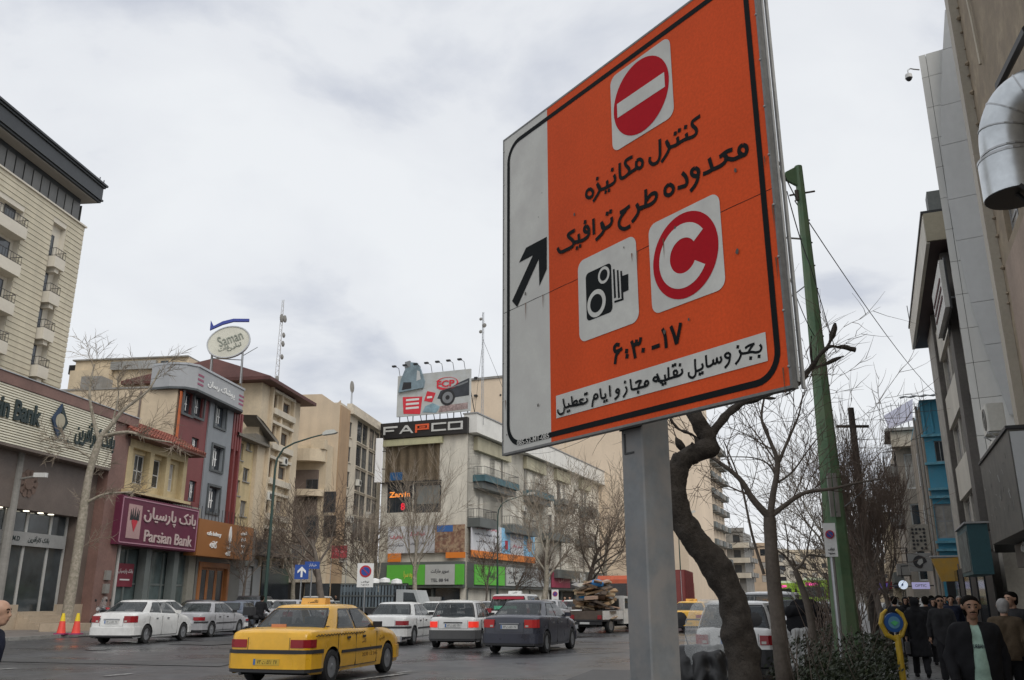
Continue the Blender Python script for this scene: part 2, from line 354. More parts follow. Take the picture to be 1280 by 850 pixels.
 b = MB(); n = 40; g = radians(33); R1, R2 = rr * .755, rr * .41
 k = b.vs([(cx - rr * .04 + R1 * cos(g + (2 * pi - 2 * g) * i / n), -.0076, cz + R1 * sin(g + (2 * pi - 2 * g) * i / n)) for i in range(n + 1)] + [(cx - rr * .04 + R2 * cos(g + (2 * pi - 2 * g) * i / n), -.0076, cz + R2 * sin(g + (2 * pi - 2 * g) * i / n)) for i in range(n + 1)])
 for i in range(n): b.face((k + i, k + i + 1, k + n + 2 + i, k + n + 1 + i))
 b.build('letter_c', mg, P3)
 # white strip under the last line
 q = [F.q(*p) for p in ((695, 496), (956.5, 414.5), (961.5, 449.5), (697, 524))]
 b = MB(); x0 = (q[0][0] + q[3][0]) / 2; x1 = (q[1][0] + q[2][0]) / 2; b.poly([(x0, -.0050, (q[3][1] + q[2][1]) / 2), (x1, -.0050, (q[3][1] + q[2][1]) / 2), (x1, -.0050, (q[0][1] + q[1][1]) / 2), (x0, -.0050, (q[0][1] + q[1][1]) / 2)])
 strip = b.build('text_strip', mg, T)
 C1 = ((720, 130), 6.541); C2 = ((690, 170), 5.315); C3 = ((800, 160), 7.08); C4 = ((690, 400), 6.536); C5 = ((820, 390), 7.727)
 def strokes(name, par, y0, items):
  b = MB(); y = y0
  for C, w, pts in items:
   (ox, oy), s = C; P = [F.q(ox + p[0] / s, oy + p[1] / s) for p in pts]; y -= .00012
   if len(P) == 1:                                           # a dot: small lozenge
    x, z = P[0]; h = w * .62; b.poly([(x - h, y, z - h * .6), (x + h * .6, y, z - h), (x + h, y, z + h * .6), (x - h * .6, y, z + h)])
   else: ribbon(b, cat_rom(P, 5), w, y)
  return b.build(name, mk, par)
 w = .0225; d = .024
 ring1 = [(500, 465), (528, 453), (549, 475), (543, 510), (518, 528), (498, 508), (500, 465)]
 strokes('title_line', T, -.0050, [
  (C1, w, [(1020, 98), (985, 122), (955, 148), (958, 178), (985, 205), (988, 240), (960, 268), (905, 288), (870, 305), (830, 332), (795, 348), (765, 352), (748, 322), (742, 300)]),
  (C1, w, [(905, 240), (910, 265), (905, 288)]), (C1, d, [(900, 190)]), (C1, w, [(832, 272), (838, 300), (832, 328)]), (C1, d, [(816, 243)]), (C1, d, [(850, 217)]),
  (C1, w, [(742, 300), (765, 345), (762, 380), (735, 430), (702, 478)]),
  (C1, w, [(690, 288), (692, 370), (690, 430), (672, 475), (635, 494), (608, 472), (610, 435)]),
  (C1, w, ring1), (C1, w, [(505, 522), (470, 548), (430, 575), (400, 600), (372, 606), (364, 570), (362, 484)]),
  (C1, w, [(468, 432), (432, 450), (408, 472), (412, 500), (436, 528), (440, 556), (420, 586)]),
  (C1, w, [(316, 580), (326, 615), (314, 645), (272, 674), (235, 692), (205, 700), (188, 680), (178, 652)]), (C1, d, [(302, 538)]), (C1, w, [(258, 628), (262, 655), (256, 680)]), (C1, d * .9, [(248, 722)]), (C1, d * .9, [(275, 708)]),
  (C1, w, [(178, 650), (200, 686), (196, 715), (172, 758), (146, 800)]), (C1, d, [(180, 612)]),
  (C1, w, [(118, 694), (144, 716), (138, 752), (110, 768), (90, 750), (94, 716), (118, 694)])])
 w = .0245; d = .026
 strokes('title_line', T, -.0050, [
  (C3, w, [(915, 152), (944, 166), (950, 200), (935, 236), (905, 238), (882, 210), (888, 172), (915, 152)]), (C3, w, [(922, 240), (885, 256), (835, 278), (795, 276), (755, 262)]),
  (C3, w, [(824, 192), (770, 212), (708, 260)]), (C3, w, [(745, 238), (772, 268), (745, 315), (695, 348), (650, 362), (634, 325), (617, 268)]), (C3, w, [(655, 362), (615, 388), (562, 410)]),
  (C3, w, [(492, 356), (520, 374), (522, 408), (496, 428), (466, 412), (464, 378), (492, 356)]), (C3, w, [(522, 400), (514, 460), (488, 515), (450, 562)]),
  (C3, w, [(378, 398), (408, 430), (422, 475), (408, 510), (370, 524), (338, 534)]),
  (C3, w, [(262, 500), (296, 520), (298, 562), (262, 596), (230, 584), (230, 534), (262, 500)]),
  (C3, w, [(55, 545), (58, 620), (55, 690)]), (C3, w, [(57, 650), (100, 592), (140, 578), (152, 605), (132, 650), (85, 684), (40, 698), (0, 712)]),
  (C2, w, [(620, 468), (595, 482), (578, 478), (566, 452)]), (C2, w, [(566, 452), (580, 484), (570, 525), (535, 574)]),
  (C2, w, [(522, 465), (490, 490), (455, 512)]), (C2, w, [(497, 492), (468, 530), (450, 575), (458, 608), (488, 618), (526, 598)]),
  (C2, d, [(371, 517)]), (C2, d, [(394, 503)]), (C2, w, [(400, 540), (402, 572), (382, 600), (345, 616), (332, 572)]), (C2, w, [(334, 574), (350, 610), (340, 645), (295, 694)]),
  (C2, w, [(280, 550), (284, 656)]), (C2, d, [(225, 573)]),
  (C2, w, [(236, 598), (250, 622), (246, 662), (215, 690), (182, 702), (150, 708)]), (C2, w, [(236, 598), (220, 612), (224, 636), (248, 640)]), (C2, w, [(182, 652), (186, 700)]), (C2, d * .9, [(171, 746)]), (C2, d * .9, [(192, 732)]),
  (C2, w, [(158, 626), (116, 652), (116, 670), (146, 700), (142, 732), (100, 758), (60, 772), (42, 744)])])
 w = .0235; d = .026
 strokes('time_line', T, -.0050, [
  (C4, w, [(556, 205), (530, 203), (513, 228), (524, 258), (556, 248), (578, 230)]), (C4, w, [(556, 248), (530, 290), (520, 362)]), (C4, d, [(614, 255)]), (C4, d, [(618, 297)]),
  (C4, w, [(654, 172), (670, 225), (686, 314)]), (C4, w, [(654, 172), (668, 204), (690, 196), (696, 160)]), (C4, w, [(690, 196), (720, 190), (731, 142)]), (C4, d, [(750, 248)]),
  (C4, w, [(820, 230), (886, 207)]), (C5, w, [(68, 162), (95, 235), (106, 350)]), (C5, w, [(150, 138), (182, 225), (205, 312)]), (C5, w, [(245, 104), (228, 200), (206, 308)])])
 w = .0138; d = .017
 strokes('small_print_line', strip, -.0056, [
  (C5, w, [(1010, 315), (1026, 345), (1012, 378), (975, 392), (930, 388), (898, 394), (850, 402), (824, 396), (812, 368)]), (C5, d, [(1003, 430)]),
  (C5, w, [(868, 352), (905, 326), (960, 308)]), (C5, w, [(945, 318), (922, 350), (900, 392)]), (C5, d, [(922, 447)]), (C5, w, [(812, 368), (828, 410), (810, 460), (775, 508)]), (C5, d, [(798, 338)]),
  (C5, w, [(700, 394), (724, 412), (718, 442), (688, 442), (674, 418), (700, 394)]), (C5, w, [(723, 425), (712, 490), (672, 542)]),
  (C5, w, [(630, 430), (640, 465), (620, 490), (596, 476), (597, 446), (597, 476), (580, 500), (562, 492), (560, 462), (560, 495), (535, 520), (505, 527), (496, 500), (490, 418)]),
  (C5, w, [(452, 498), (460, 535), (435, 558), (400, 570), (388, 540), (385, 455)]), (C5, w, [(392, 560), (388, 610), (360, 636), (328, 620), (324, 582)]), (C5, d, [(432, 600)]), (C5, d, [(457, 589)]),
  (C5, w, [(256, 550), (263, 585), (238, 612), (200, 625), (135, 645), (90, 662), (50, 668), (28, 668)]), (C5, d, [(240, 512)]), (C5, w, [(196, 562), (214, 582), (204, 610), (183, 606), (180, 580), (196, 562)]), (C5, d, [(172, 521)]), (C5, d, [(194, 511)]),
  (C5, w, [(127, 535), (132, 640)]), (C5, w, [(94, 606), (100, 658)]), (C5, d, [(75, 700)]), (C5, d, [(100, 690)]),
  (C4, w, [(912, 512), (895, 510), (878, 470), (864, 440)]), (C4, w, [(878, 470), (862, 500), (836, 492), (848, 470), (878, 470)]),
  (C4, w, [(782, 494), (796, 512), (784, 536), (764, 522), (782, 494)]), (C4, w, [(778, 540), (740, 550), (700, 562), (662, 568), (655, 540), (648, 484)]), (C4, w, [(688, 516), (716, 500), (742, 500)]), (C4, w, [(735, 502), (720, 530), (714, 556)]), (C4, d, [(712, 590)]),
  (C4, w, [(610, 545), (620, 580), (590, 634)]), (C4, d, [(605, 509)]), (C4, w, [(546, 562), (559, 578), (548, 597), (531, 584), (546, 562)]), (C4, w, [(558, 582), (550, 620), (520, 650)]),
  (C4, w, [(479, 535), (485, 628)]), (C4, w, [(442, 600), (446, 630), (415, 640), (408, 610), (402, 560)]), (C4, d, [(437, 666)]), (C4, d, [(456, 658)]),
  (C4, w, [(376, 606), (384, 628), (366, 644), (350, 636), (360, 612), (376, 606)]), (C4, w, [(366, 642), (346, 655), (338, 714)]),
  (C4, w, [(292, 640), (298, 664), (272, 682), (240, 690), (200, 698), (150, 706), (120, 716), (108, 690), (100, 645)]), (C4, d, [(280, 608)]), (C4, d, [(294, 602)]), (C4, w, [(268, 650), (244, 652), (236, 668), (262, 684)]),
  (C4, w, [(170, 624), (178, 700)]), (C4, w, [(178, 694), (196, 666), (214, 662), (214, 684), (190, 698)]), (C4, w, [(146, 680), (150, 706)]), (C4, d * .9, [(137, 749)]), (C4, d * .9, [(152, 742)]),
  (C4, w, [(110, 716), (106, 755), (80, 772), (60, 755), (60, 732)])])
 # small code on the bottom border
 a = F.q(672, 551); c = F.q(645, 556); w2 = F.q(687, 540)[0] - F.q(647, 552)[0]
 me = text_mesh('085-52-MT-085', .036, .01, .0006, w2, mg); o = obj('code_lettering', me, T, ((F.q(687, 540)[0] + F.q(647, 552)[0]) / 2, -.0052, zl))
 # grime: specks, small scars and drips
 rs = random.Random(2); mg2 = M('grime', (.09, .08, .07), rough=.9); mrs = M('rust drip', (.16, .075, .04), rough=.9, var=.3, fine=40)
 for i in range(14):
  x, z = rs.uniform(s0 + .05, s1 - .05), rs.uniform(zb + .05, zt - .05); r = rs.uniform(.003, .011); b = MB(); b.poly([(x + r * cos(t) * rs.uniform(.6, 1.3), -.0088 - i * .00002, z + r * 1.5 * sin(t) * rs.uniform(.6, 1.3)) for t in [2 * pi * k / 7 for k in range(7)]]); b.build('speck', mg2, T)
 for i in range(10):
  x = rs.choice((s0, s1 - .06)) + rs.uniform(.01, .05) if i < 5 else rs.uniform(s0 + .1, s1 - .1); z = zb + .1 + (i % 9) * (zt - zb - .2) / 8 if i < 5 else zm; l = rs.uniform(.05, .16); b = MB(); b.poly([(x - .004, -.0092 - i * .00002, z), (x + .001, -.0092 - i * .00002, z - l), (x + .005, -.0092 - i * .00002, z)]); b.build('rust_drip', mrs, T)
 # rivets
 rm = None
 for i in range(9):
  for x in (s0 + .008, s1 - .008):
   if rm is None: b = MB(); b.lathe([(.007, 0), (.006, -.004), (.002, -.006)], 8, axis='y'); rm = b.mesh('rivet', mf)
   obj('rivet', rm, T, (x, -.004, zb + .1 + i * (zt - zb - .2) / 8))
 # post and clamps
 PF = Face(F.p(0, .085)[:2], 145.7); p0 = PF.q(776.5, 560)[0]; p1 = PF.q(803, 560)[0]; wd = .215
 b = MB(); b.bbox(p0, .085, -.02, p1, .085 + wd, zb + 1.9, .008); b.build('post', mp, T, sharp=30)
 b = MB(); b.box(p0 - .012, .078, .0, p1 + .012, .085 + wd + .012, .012)
 b.box(p0 - .12, .0, -.01, p1 + .12, .085 + wd + .1, .02); b.build('base_plate', mf, T)
 b = MB()
 for z in (zb + .25, zb + 1.2): b.box(s0 + .15, .077, z, s1 - .15, .10 - .02, z + .06)
 b.box(p0 - .006, .080, zb + .0, p1 + .006, .084, zb + .05); b.build('cross_rail', mfd, T)
 b = MB(); b.box(p0 + .03, .0795, zb - .14, p0 + .11, .0845, zb - .13); b.box(p0 + .03, .0795, zb - .02, p0 + .04, .0845, zb - .13); b.build('bracket_mark', mfd, T)
 return F
FSIGN = build_sign()
# ================================================================ ground, road, pavements
AZR = 22.; RS, RC = sin(radians(AZR)), cos(radians(AZR))
def RX(lat, Y): return ((lat + Y * RS) / RC, Y)            # a point of the right-hand street at lateral offset lat
def lat_of(X, Y): return X * RC - Y * RS
P0 = (-22.6, 50.0); FL = Face(P0, 8)
m_as = M('wet asphalt', (.060, .060, .062), rough=.46, var=.26, scale=.14, fine=2.2, spec=.55, bump=.004, bsc=60, grain=.2, rvar=.001)
for n_ in m_as.node_tree.nodes:
 if n_.type == 'MAP_RANGE' and n_.inputs[3].default_value > .4 and n_.inputs[4].default_value < .47: n_.inputs[3].default_value = .13; n_.inputs[4].default_value = .52
m_gr = M('far ground', (.10, .095, .085), rough=.9)
m_pv = M('dark wet paving', (.085, .083, .08), rough=.42, var=.25, scale=1.2, fine=20, rvar=.18, bump=.002, objvar=.25)
m_kb = M('kerb stone', (.22, .215, .2), rough=.7, var=.2, scale=2, objvar=.15)
m_pl = M('left pavement', (.17, .15, .135), rough=.6, var=.2, scale=.7, fine=6, rvar=.15)
def sheet(name, pts, z, mat, kind='structure'):
 b = MB(); b.poly([(x, y, z) for x, y in pts]); return tag(b.build(name, mat), kind=kind)
sheet('ground', [(-1500, -300), (1500, -300), (1500, 3000), (-1500, 3000)], -.30, m_gr)
# road surface: gently uneven sheet
b = MB(); nx, ny = 60, 170; S0, S1, Q0, Q1 = -110, -1.42, -60, 900
k = b.vs([(*[(S0 + (S1 - S0) * i / nx) * RC + (Q0 + (Q1 - Q0) * (j / ny) ** 1.6) * RS, -(S0 + (S1 - S0) * i / nx) * RS + (Q0 + (Q1 - Q0) * (j / ny) ** 1.6) * RC], .012 * mnoise.noise(Vector((i * .35, j * .35, 0)))) for j in range(ny + 1) for i in range(nx + 1)])
for j in range(ny):
 for i in range(nx): a = k + j * (nx + 1) + i; b.face((a, a + 1, a + nx + 2, a + nx + 1))
tag(b.build('road', m_as, sharp=60), kind='structure')
# lane dashes and old patches
m_mk = M('worn road paint', (.42, .42, .40), rough=.6, var=.3, scale=4, fine=25, hue=(.12, .12, .12))
def strip_on_road(name, pts, w, z, mat, kind='structure'):
 b = MB(); n = len(pts)
 L = []
 for i, p in enumerate(pts):
  a = Vector(pts[max(0, i - 1)]); c = Vector(pts[min(n - 1, i + 1)]); d = (c - a).normalized(); nn = Vector((-d.y, d.x)) * w / 2
  L.append(((p[0] + nn.x, p[1] + nn.y, z), (p[0] - nn.x, p[1] - nn.y, z)))
 for a, c in zip(L, L[1:]): b.poly([a[0], a[1], c[1], c[0]])
 return tag(b.build(name, mat), kind=kind)
for (x0, y0, x1, y1) in ((442, 851, 512, 842), (130, 846, 165, 843), (-10, 838, 20, 836), (497, 842, 515, 839.5)):
 a, c = gp(x0, y0), gp(x1, y1); strip_on_road('lane_dash', [a[:2], c[:2]], .13, .018, m_mk)
for pts, w, z in (([(-30, 31), (-12, 29), (2, 31.5), (9, 36)], .10, .0165), ([(-14, 22), (-2, 23.5), (4, 28)], .07, .0175), ([(-20, 40), (-4, 36), (3, 39)], .12, .0155)):
 strip_on_road('tar_seam', cat_rom(pts, 6), w, z, M('tar seam', (.02, .02, .02), rough=.35))
# repaired patches, oil stains, manhole covers
pr_ = random.Random(8)
for i in range(16):
 x, y = pr_.uniform(-20, 3), pr_.uniform(16, 60); a = radians(pr_.choice((15, 20, 105))); w, l = pr_.uniform(.5, 1.6), pr_.uniform(1, 5); c, s_ = cos(a), sin(a)
 sheet('asphalt_patch', [(x + u * s_ + v * c, y + u * c - v * s_) for u, v in [(-l, -w), (l * .9, -w * 1.1), (l, w), (-l * 1.05, w * .9)]], .0146 + i * .0001, M('asphalt patch %d' % (i % 3), [(.030, .030, .031), (.062, .061, .060), (.040, .039, .038)][i % 3], rough=.5, var=.25, scale=.8, fine=5))
for i in range(14):
 x, y, r = pr_.uniform(-16, 3), pr_.uniform(16, 45), pr_.uniform(.2, .8); sheet('oil_stain', [(x + r * cos(t) * (1 + .3 * sin(3 * t + i)), y + r * 1.5 * sin(t) * (1 + .25 * cos(2 * t + i))) for t in [2 * pi * k / 18 for k in range(18)]], .0168 + i * .0001, M('oil stain', (.017, .017, .018), rough=.22, var=.3, scale=3))
for x, y in ((-6.5, 24), (1.2, 30), (-14, 33)):
 b = MB(); b.lathe([(.36, .0), (.36, .019), (.30, .019), (.30, .016)], 24); mh = tag(b.build('manhole_cover', M('cast iron', (.05, .045, .042), rough=.5, metal=.5), loc=(x, y, 0)), kind='structure')
# left pavement, right pavement
def slab(name, F, s0, s1, b0, b1, z0, z1, mat, kind='structure'):
 P = [F.p(s0, b0), F.p(s1, b0), F.p(s1, b1), F.p(s0, b1)]; b = MB(); b.prism([(p.x, p.y) for p in P], z0, z1); return tag(b.build(name, mat), kind=kind)
PWL = 6.0
pavL = slab('pavement', FL, -30, 41, -PWL + .16, 8, -.03, .12, m_pl)
kr = thing('kerb', None, None, FL.p(-30, -PWL), FL.rot); kr['kind'] = 'structure'
b = MB(); b.bbox(.004, 0, -.03, .596, .158, .13, .02); kme = b.mesh('kerb_stone', m_kb)
for i in range(117): obj('kerb_stone', kme, kr, (i * .6, 0, RND.uniform(-.004, .004)))
FRK = Face(RX(-1.55, 0), AZR)                              # right kerb line, running away; its back side is the road
ZP = -.08
slab('pavement', FRK, -12, 900, -14, -.16, -.28, ZP, m_pv)
kr = thing('kerb', None, None, FRK.p(-4, 0), FRK.rot); kr['kind'] = 'structure'
b = MB(); b.bbox(.004, -.158, -.25, .596, 0, .11, .02); kme = b.mesh('kerb_stone', m_kb)
for i in range(90): obj('kerb_stone', kme, kr, (i * .6, 0, RND.uniform(-.004, .004)))
# paving blocks close by, on the walked strip
pv = thing('paving', None, None, FRK.p(7, 0, ZP), FRK.rot); pv['kind'] = 'structure'
pm = [M('dark wet paving', None)] if False else [m_pv]
b = MB(); b.bbox(.004, .004, .0, .396, .396, .012, .006); tme = b.mesh('paving_block', m_pv)
for i in range(26):
 for j in range(11): obj('paving_block', tme, pv, (i * .4, -.8 - (j + 1) * .4, RND.uniform(-.004, .003)))
# ================================================================ left side of the square
def C3(name, c, **k): return M(name, c, **k)
m_cream = M('cream render', (.60, .54, .44), var=.12, scale=.5, fine=7, streak=.14)
m_beige = M('beige render', (.60, .50, .37), var=.10, scale=.35, fine=5, streak=.12, bump=.004)
m_buff = M('buff render', (.60, .50, .36), var=.12, scale=.5, fine=6, streak=.13)
m_yel = M('yellow brick render', (.56, .45, .26), var=.14, scale=.8, fine=9, streak=.2)
m_brown = M('red brown stone', (.20, .115, .095), rough=.6, var=.2, scale=.8, fine=8)
m_brownd = M('dark brown granite', (.15, .118, .10), rough=.5, var=.2, scale=.8, fine=10)
m_stone = M('pale travertine', (.42, .34, .25), rough=.6, var=.12, scale=1.2, fine=9)
m_red = M('dark red cladding', (.19, .045, .045), rough=.5, var=.12, fine=8, streak=.15)
m_grey = M('grey composite cladding', (.23, .25, .27), rough=.5, var=.08, fine=8, streak=.15)
m_black = M('near black metal', (.02, .02, .022), rough=.5, var=.2)
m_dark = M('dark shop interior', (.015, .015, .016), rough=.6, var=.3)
m_tile = M('red roof tile', (.24, .075, .05), rough=.7, var=.25, scale=2, fine=12, objvar=.3)
m_droof = M('maroon metal roof', (.10, .04, .035), rough=.6, var=.2, fine=6)
m_steel = M('galvanised steel', (.42, .43, .44), rough=.35, metal=.7, var=.15, fine=9)
m_white = M('white paint', (.72, .72, .70), rough=.5, var=.05, fine=8)
m_wtxt = M('white lettering', (.78, .78, .76), rough=.5, var=0)
m_wires = M('black cable', (.015, .015, .015), rough=.7, var=0)
m_rail = M('wrought iron', (.02, .02, .022), rough=.6, var=0)
m_lamp = M('lit ceiling lamp', (1, .93, .75), emit=2.2, var=0)
m_conc = M('grey concrete', (.26, .25, .23), var=.18, scale=.8, fine=8, streak=.2)
def building(name, label, F, s0, s1, z1, depth, wall, wins=(), st='dark', nm=1, tr=0, curt=.3, sill=None, y=0., z0=0., cat='building', rev=.22, group=None, wy=.14, extra=(), org=None):
 T = thing(name, label, cat, F.p(s0, 0), F.rot, group)
 b = MB(); wl = [(a - s0, c, d - s0, e_) for a, c, d, e_ in wins]
 wall_open(b, 0, s1 - s0, z0, z1, wl + [(a - s0, c, d - s0, e_) for a, c, d, e_ in extra], y, rev); shell(b, 0, s1 - s0, z0, z1, depth, y)
 b.build('wall', wall, T)
 for a, c, d, e_ in wl: window(T, a, c, d, e_, y + wy, st, nm, tr, curt, sill)
 T['s0'] = s0; return T
def part_box(T, name, mat, x0, y0, z0, x1, y1, z1, bev=0):
 b = MB(); (b.bbox(x0, y0, z0, x1, y1, z1, bev) if bev else b.box(x0, y0, z0, x1, y1, z1)); return b.build(name, mat, T)
def railing(T, x0, x1, y0, y1, z, h=.9, step=.14, mat=None):
 b = MB(); r = .012
 def bar(p, q, w=.018):
  b.box(min(p[0], q[0]) - w, min(p[1], q[1]) - w, min(p[2], q[2]) - w, max(p[0], q[0]) + w, max(p[1], q[1]) + w, max(p[2], q[2]) + w)
 for a, c in (((x0, y0), (x1, y0)), ((x0, y0), (x0, y1)), ((x1, y0), (x1, y1))):
  bar((*a, z + h), (*c, z + h), .022); bar((*a, z + .08), (*c, z + .08))
  n = max(2, int((abs(c[0] - a[0]) + abs(c[1] - a[1])) / step))
  for i in range(n + 1):
   x, y = a[0] + (c[0] - a[0]) * i / n, a[1] + (c[1] - a[1]) * i / n; b.box(x - r, y - r, z, x + r, y + r, z + h)
 return b.build('railing', mat or m_rail, T)
def quadz(F, T, name, mat, px, y0, y1, dz=0):
 """solid from four photo-measured corners on the facade plane F; in T-local coordinates"""
 s0 = T['s0']; P = [F.q(*p) for p in px]; b = MB(); b.xz([(p[0] - s0, p[1]) for p in P][::-1], y0, y1); return b.build(name, mat, T)
# ---- tall hotel block at the far left ---------------------------------------------------
def hotel():
 A = at(98, 330, 80); F = Face((A.x, A.y), 5.7)          # right end of its street facade is s = 0
 zt = F.q(105, 283)[1]; W_ = 30
 m1 = M('cream ribbed stone', (.58, .53, .41), rough=.7, var=.08, scale=.2, fine=4, streak=.15, objvar=.05)
 m2 = M('cream plaster', (.60, .56, .48), rough=.7, var=.07, scale=.3, fine=4)
 m_ink = M('charcoal metal eaves', (.022, .026, .03), rough=.4, var=.2, fine=3)
 T = thing('hotel_tower', 'tall cream ribbed-stone tower with black overhanging roof at the far left', 'tower', F.p(-W_, 0), F.rot); T['s0'] = -W_
 fl = 3.5; bays = [(F.q(31, 430)[0], F.q(44, 430)[0]), (-17.5, -10.6)]
 s1a = F.q(0, 330)[0]
 x = lambda s: s + W_
 # narrow bay and wide bay positions from the photograph
 nb0, nb1 = F.q(58, 330)[0], F.q(76, 330)[0]
 wb1 = F.q(19, 330)[0]; wb0 = wb1 - 7.5
 ztop = F.q(65, 275)[1]; zw = F.q(34, 268)[1]
 ops = [(x(nb0), 0, x(nb1), ztop), (x(wb0), 0, x(wb1), zw)]
 b = MB(); wall_open(b, 0, W_, 0, zt, [(o[0], o[1] + .5, o[2], o[3]) for o in ops], 0, .5); shell(b, 0, W_, 0, zt, 16); b.build('wall', m2, T)
 # ribs: stone courses standing proud, joined (3 to 4 px each)
 b = MB(); h = .50; n = int(zt / h)
 for i in range(n):
  z0, z1 = i * h + .03, i * h + h - .07
  cuts = [0, x(wb0) if z0 < zw else None, x(wb1) if z0 < zw else None, x(nb0) if z0 < ztop else None, x(nb1) if z0 < ztop else None, W_]
  c = [q for q in cuts if q is not None]
  for a, d in zip(c[::2], c[1::2]): b.box(a + .02, -.07, z0, d - .02, -.002, z1)
  b.box(W_ + .002, .0, z0, W_ + .16, 15.9, z1)
 tag(b.build('stone_course', m1, T), kind='stuff')
 # window/balcony groups per floor
 wh = 1.9
 levels = [F.q(65, 303)[1] - k * fl for k in range(10)]
 for zc in levels:
  zs = zc - 1.2
  if zs < 1: continue
  xc = (x(nb0) + x(nb1)) / 2; hw = (nb1 - nb0) / 2
  window(T, xc - hw + .25, zs, xc + .1, zs + wh + .3, .42, 'dark', 0, 0, .0)
  part_box(T, 'balcony', m2, xc - hw * .75, -.6, zs - 1.2, xc + hw * .8, .49, zs - .15)
  b = MB(); b.prism([(xc - hw * .3, -.4), (xc + hw * .3, -.4), (xc + hw * .3, .48), (xc - hw * .3, .48)], zs - 1.6, zs - 1.2); b.build('bracket', m2, T)
  railing(T, xc - hw * .7, xc + hw * .75, -.55, .4, zs - .15, .8, .3)
  z2 = zs + .75
  for k in range(3): window(T, x(wb1) - 1.9 - k * 2.2, z2, x(wb1) - .5 - k * 2.2, z2 + wh, .42, 'dark', 0, 0, .0)
  part_box(T, 'balcony', m2, x(wb0) + .05, -.7, z2 - 1.25, x(wb1) - .1, .49, z2 - .2)
  railing(T, x(wb0) + .1, x(wb1) - .15, -.65, .4, z2 - .2, .8, .35)
 # glazed top storey, soffit and eaves
 gz1 = F.q(107, 255)[1]; mg = M('bronze glazing', (.085, .085, .08), rough=.3, var=.2, fine=2, objvar=.2)
 part_box(T, 'attic_wall', m_ink, .3, .55, zt, W_ - .3, 15.5, gz1 + 1.2)
 gm = MB(); gm.box(.05, 0, .15, 1.15, .06, gz1 - zt - .1); gme = gm.mesh('glass_panel', mg)
 for i in range(int(W_ / 1.25)): obj('glass_panel', gme, T, (W_ - .4 - (i + 1) * 1.25, .42, zt))
 for i in range(12): o = obj('glass_panel', gme, T, (W_ - .1, .4 + i * 1.25, zt)); o.rotation_euler = (0, 0, pi / 2)
 part_box(T, 'parapet_cap', m2, -.1, -.22, zt - .12, W_ + .22, .4, zt + .04)
 e = .85
 part_box(T, 'soffit', M('pale soffit', (.36, .34, .31), rough=.7, var=.06), -.2, -e + .25, gz1 + .5, W_ + e - .25, 15.5, gz1 + .58)
 b = MB(); zz = gz1 + .35
 for k, (o_, z0, z1) in enumerate(((e, .0, .2), (e + .15, .2, .38), (e + .05, .38, 1.65), (e + .2, 1.65, 1.85), (e + .35, 1.85, 2.05))):
  b.prism([(-.3, -o_), (W_ + o_, -o_), (W_ + o_, 15.5), (-.3, 15.5)], zz + z0 + .24, zz + z1 + .24)
 tag(b.build('eaves', m_ink, T), kind=None)
 for s in (.99, .90): b = MB(); b.tube([(W_ + e, -e, zz + 2.25), (W_ + e, -e, zz + 2.8)], .05, 6); b.build('finial', m_ink, T, loc=((s - .99) * 8, 0, 0))
hotel()
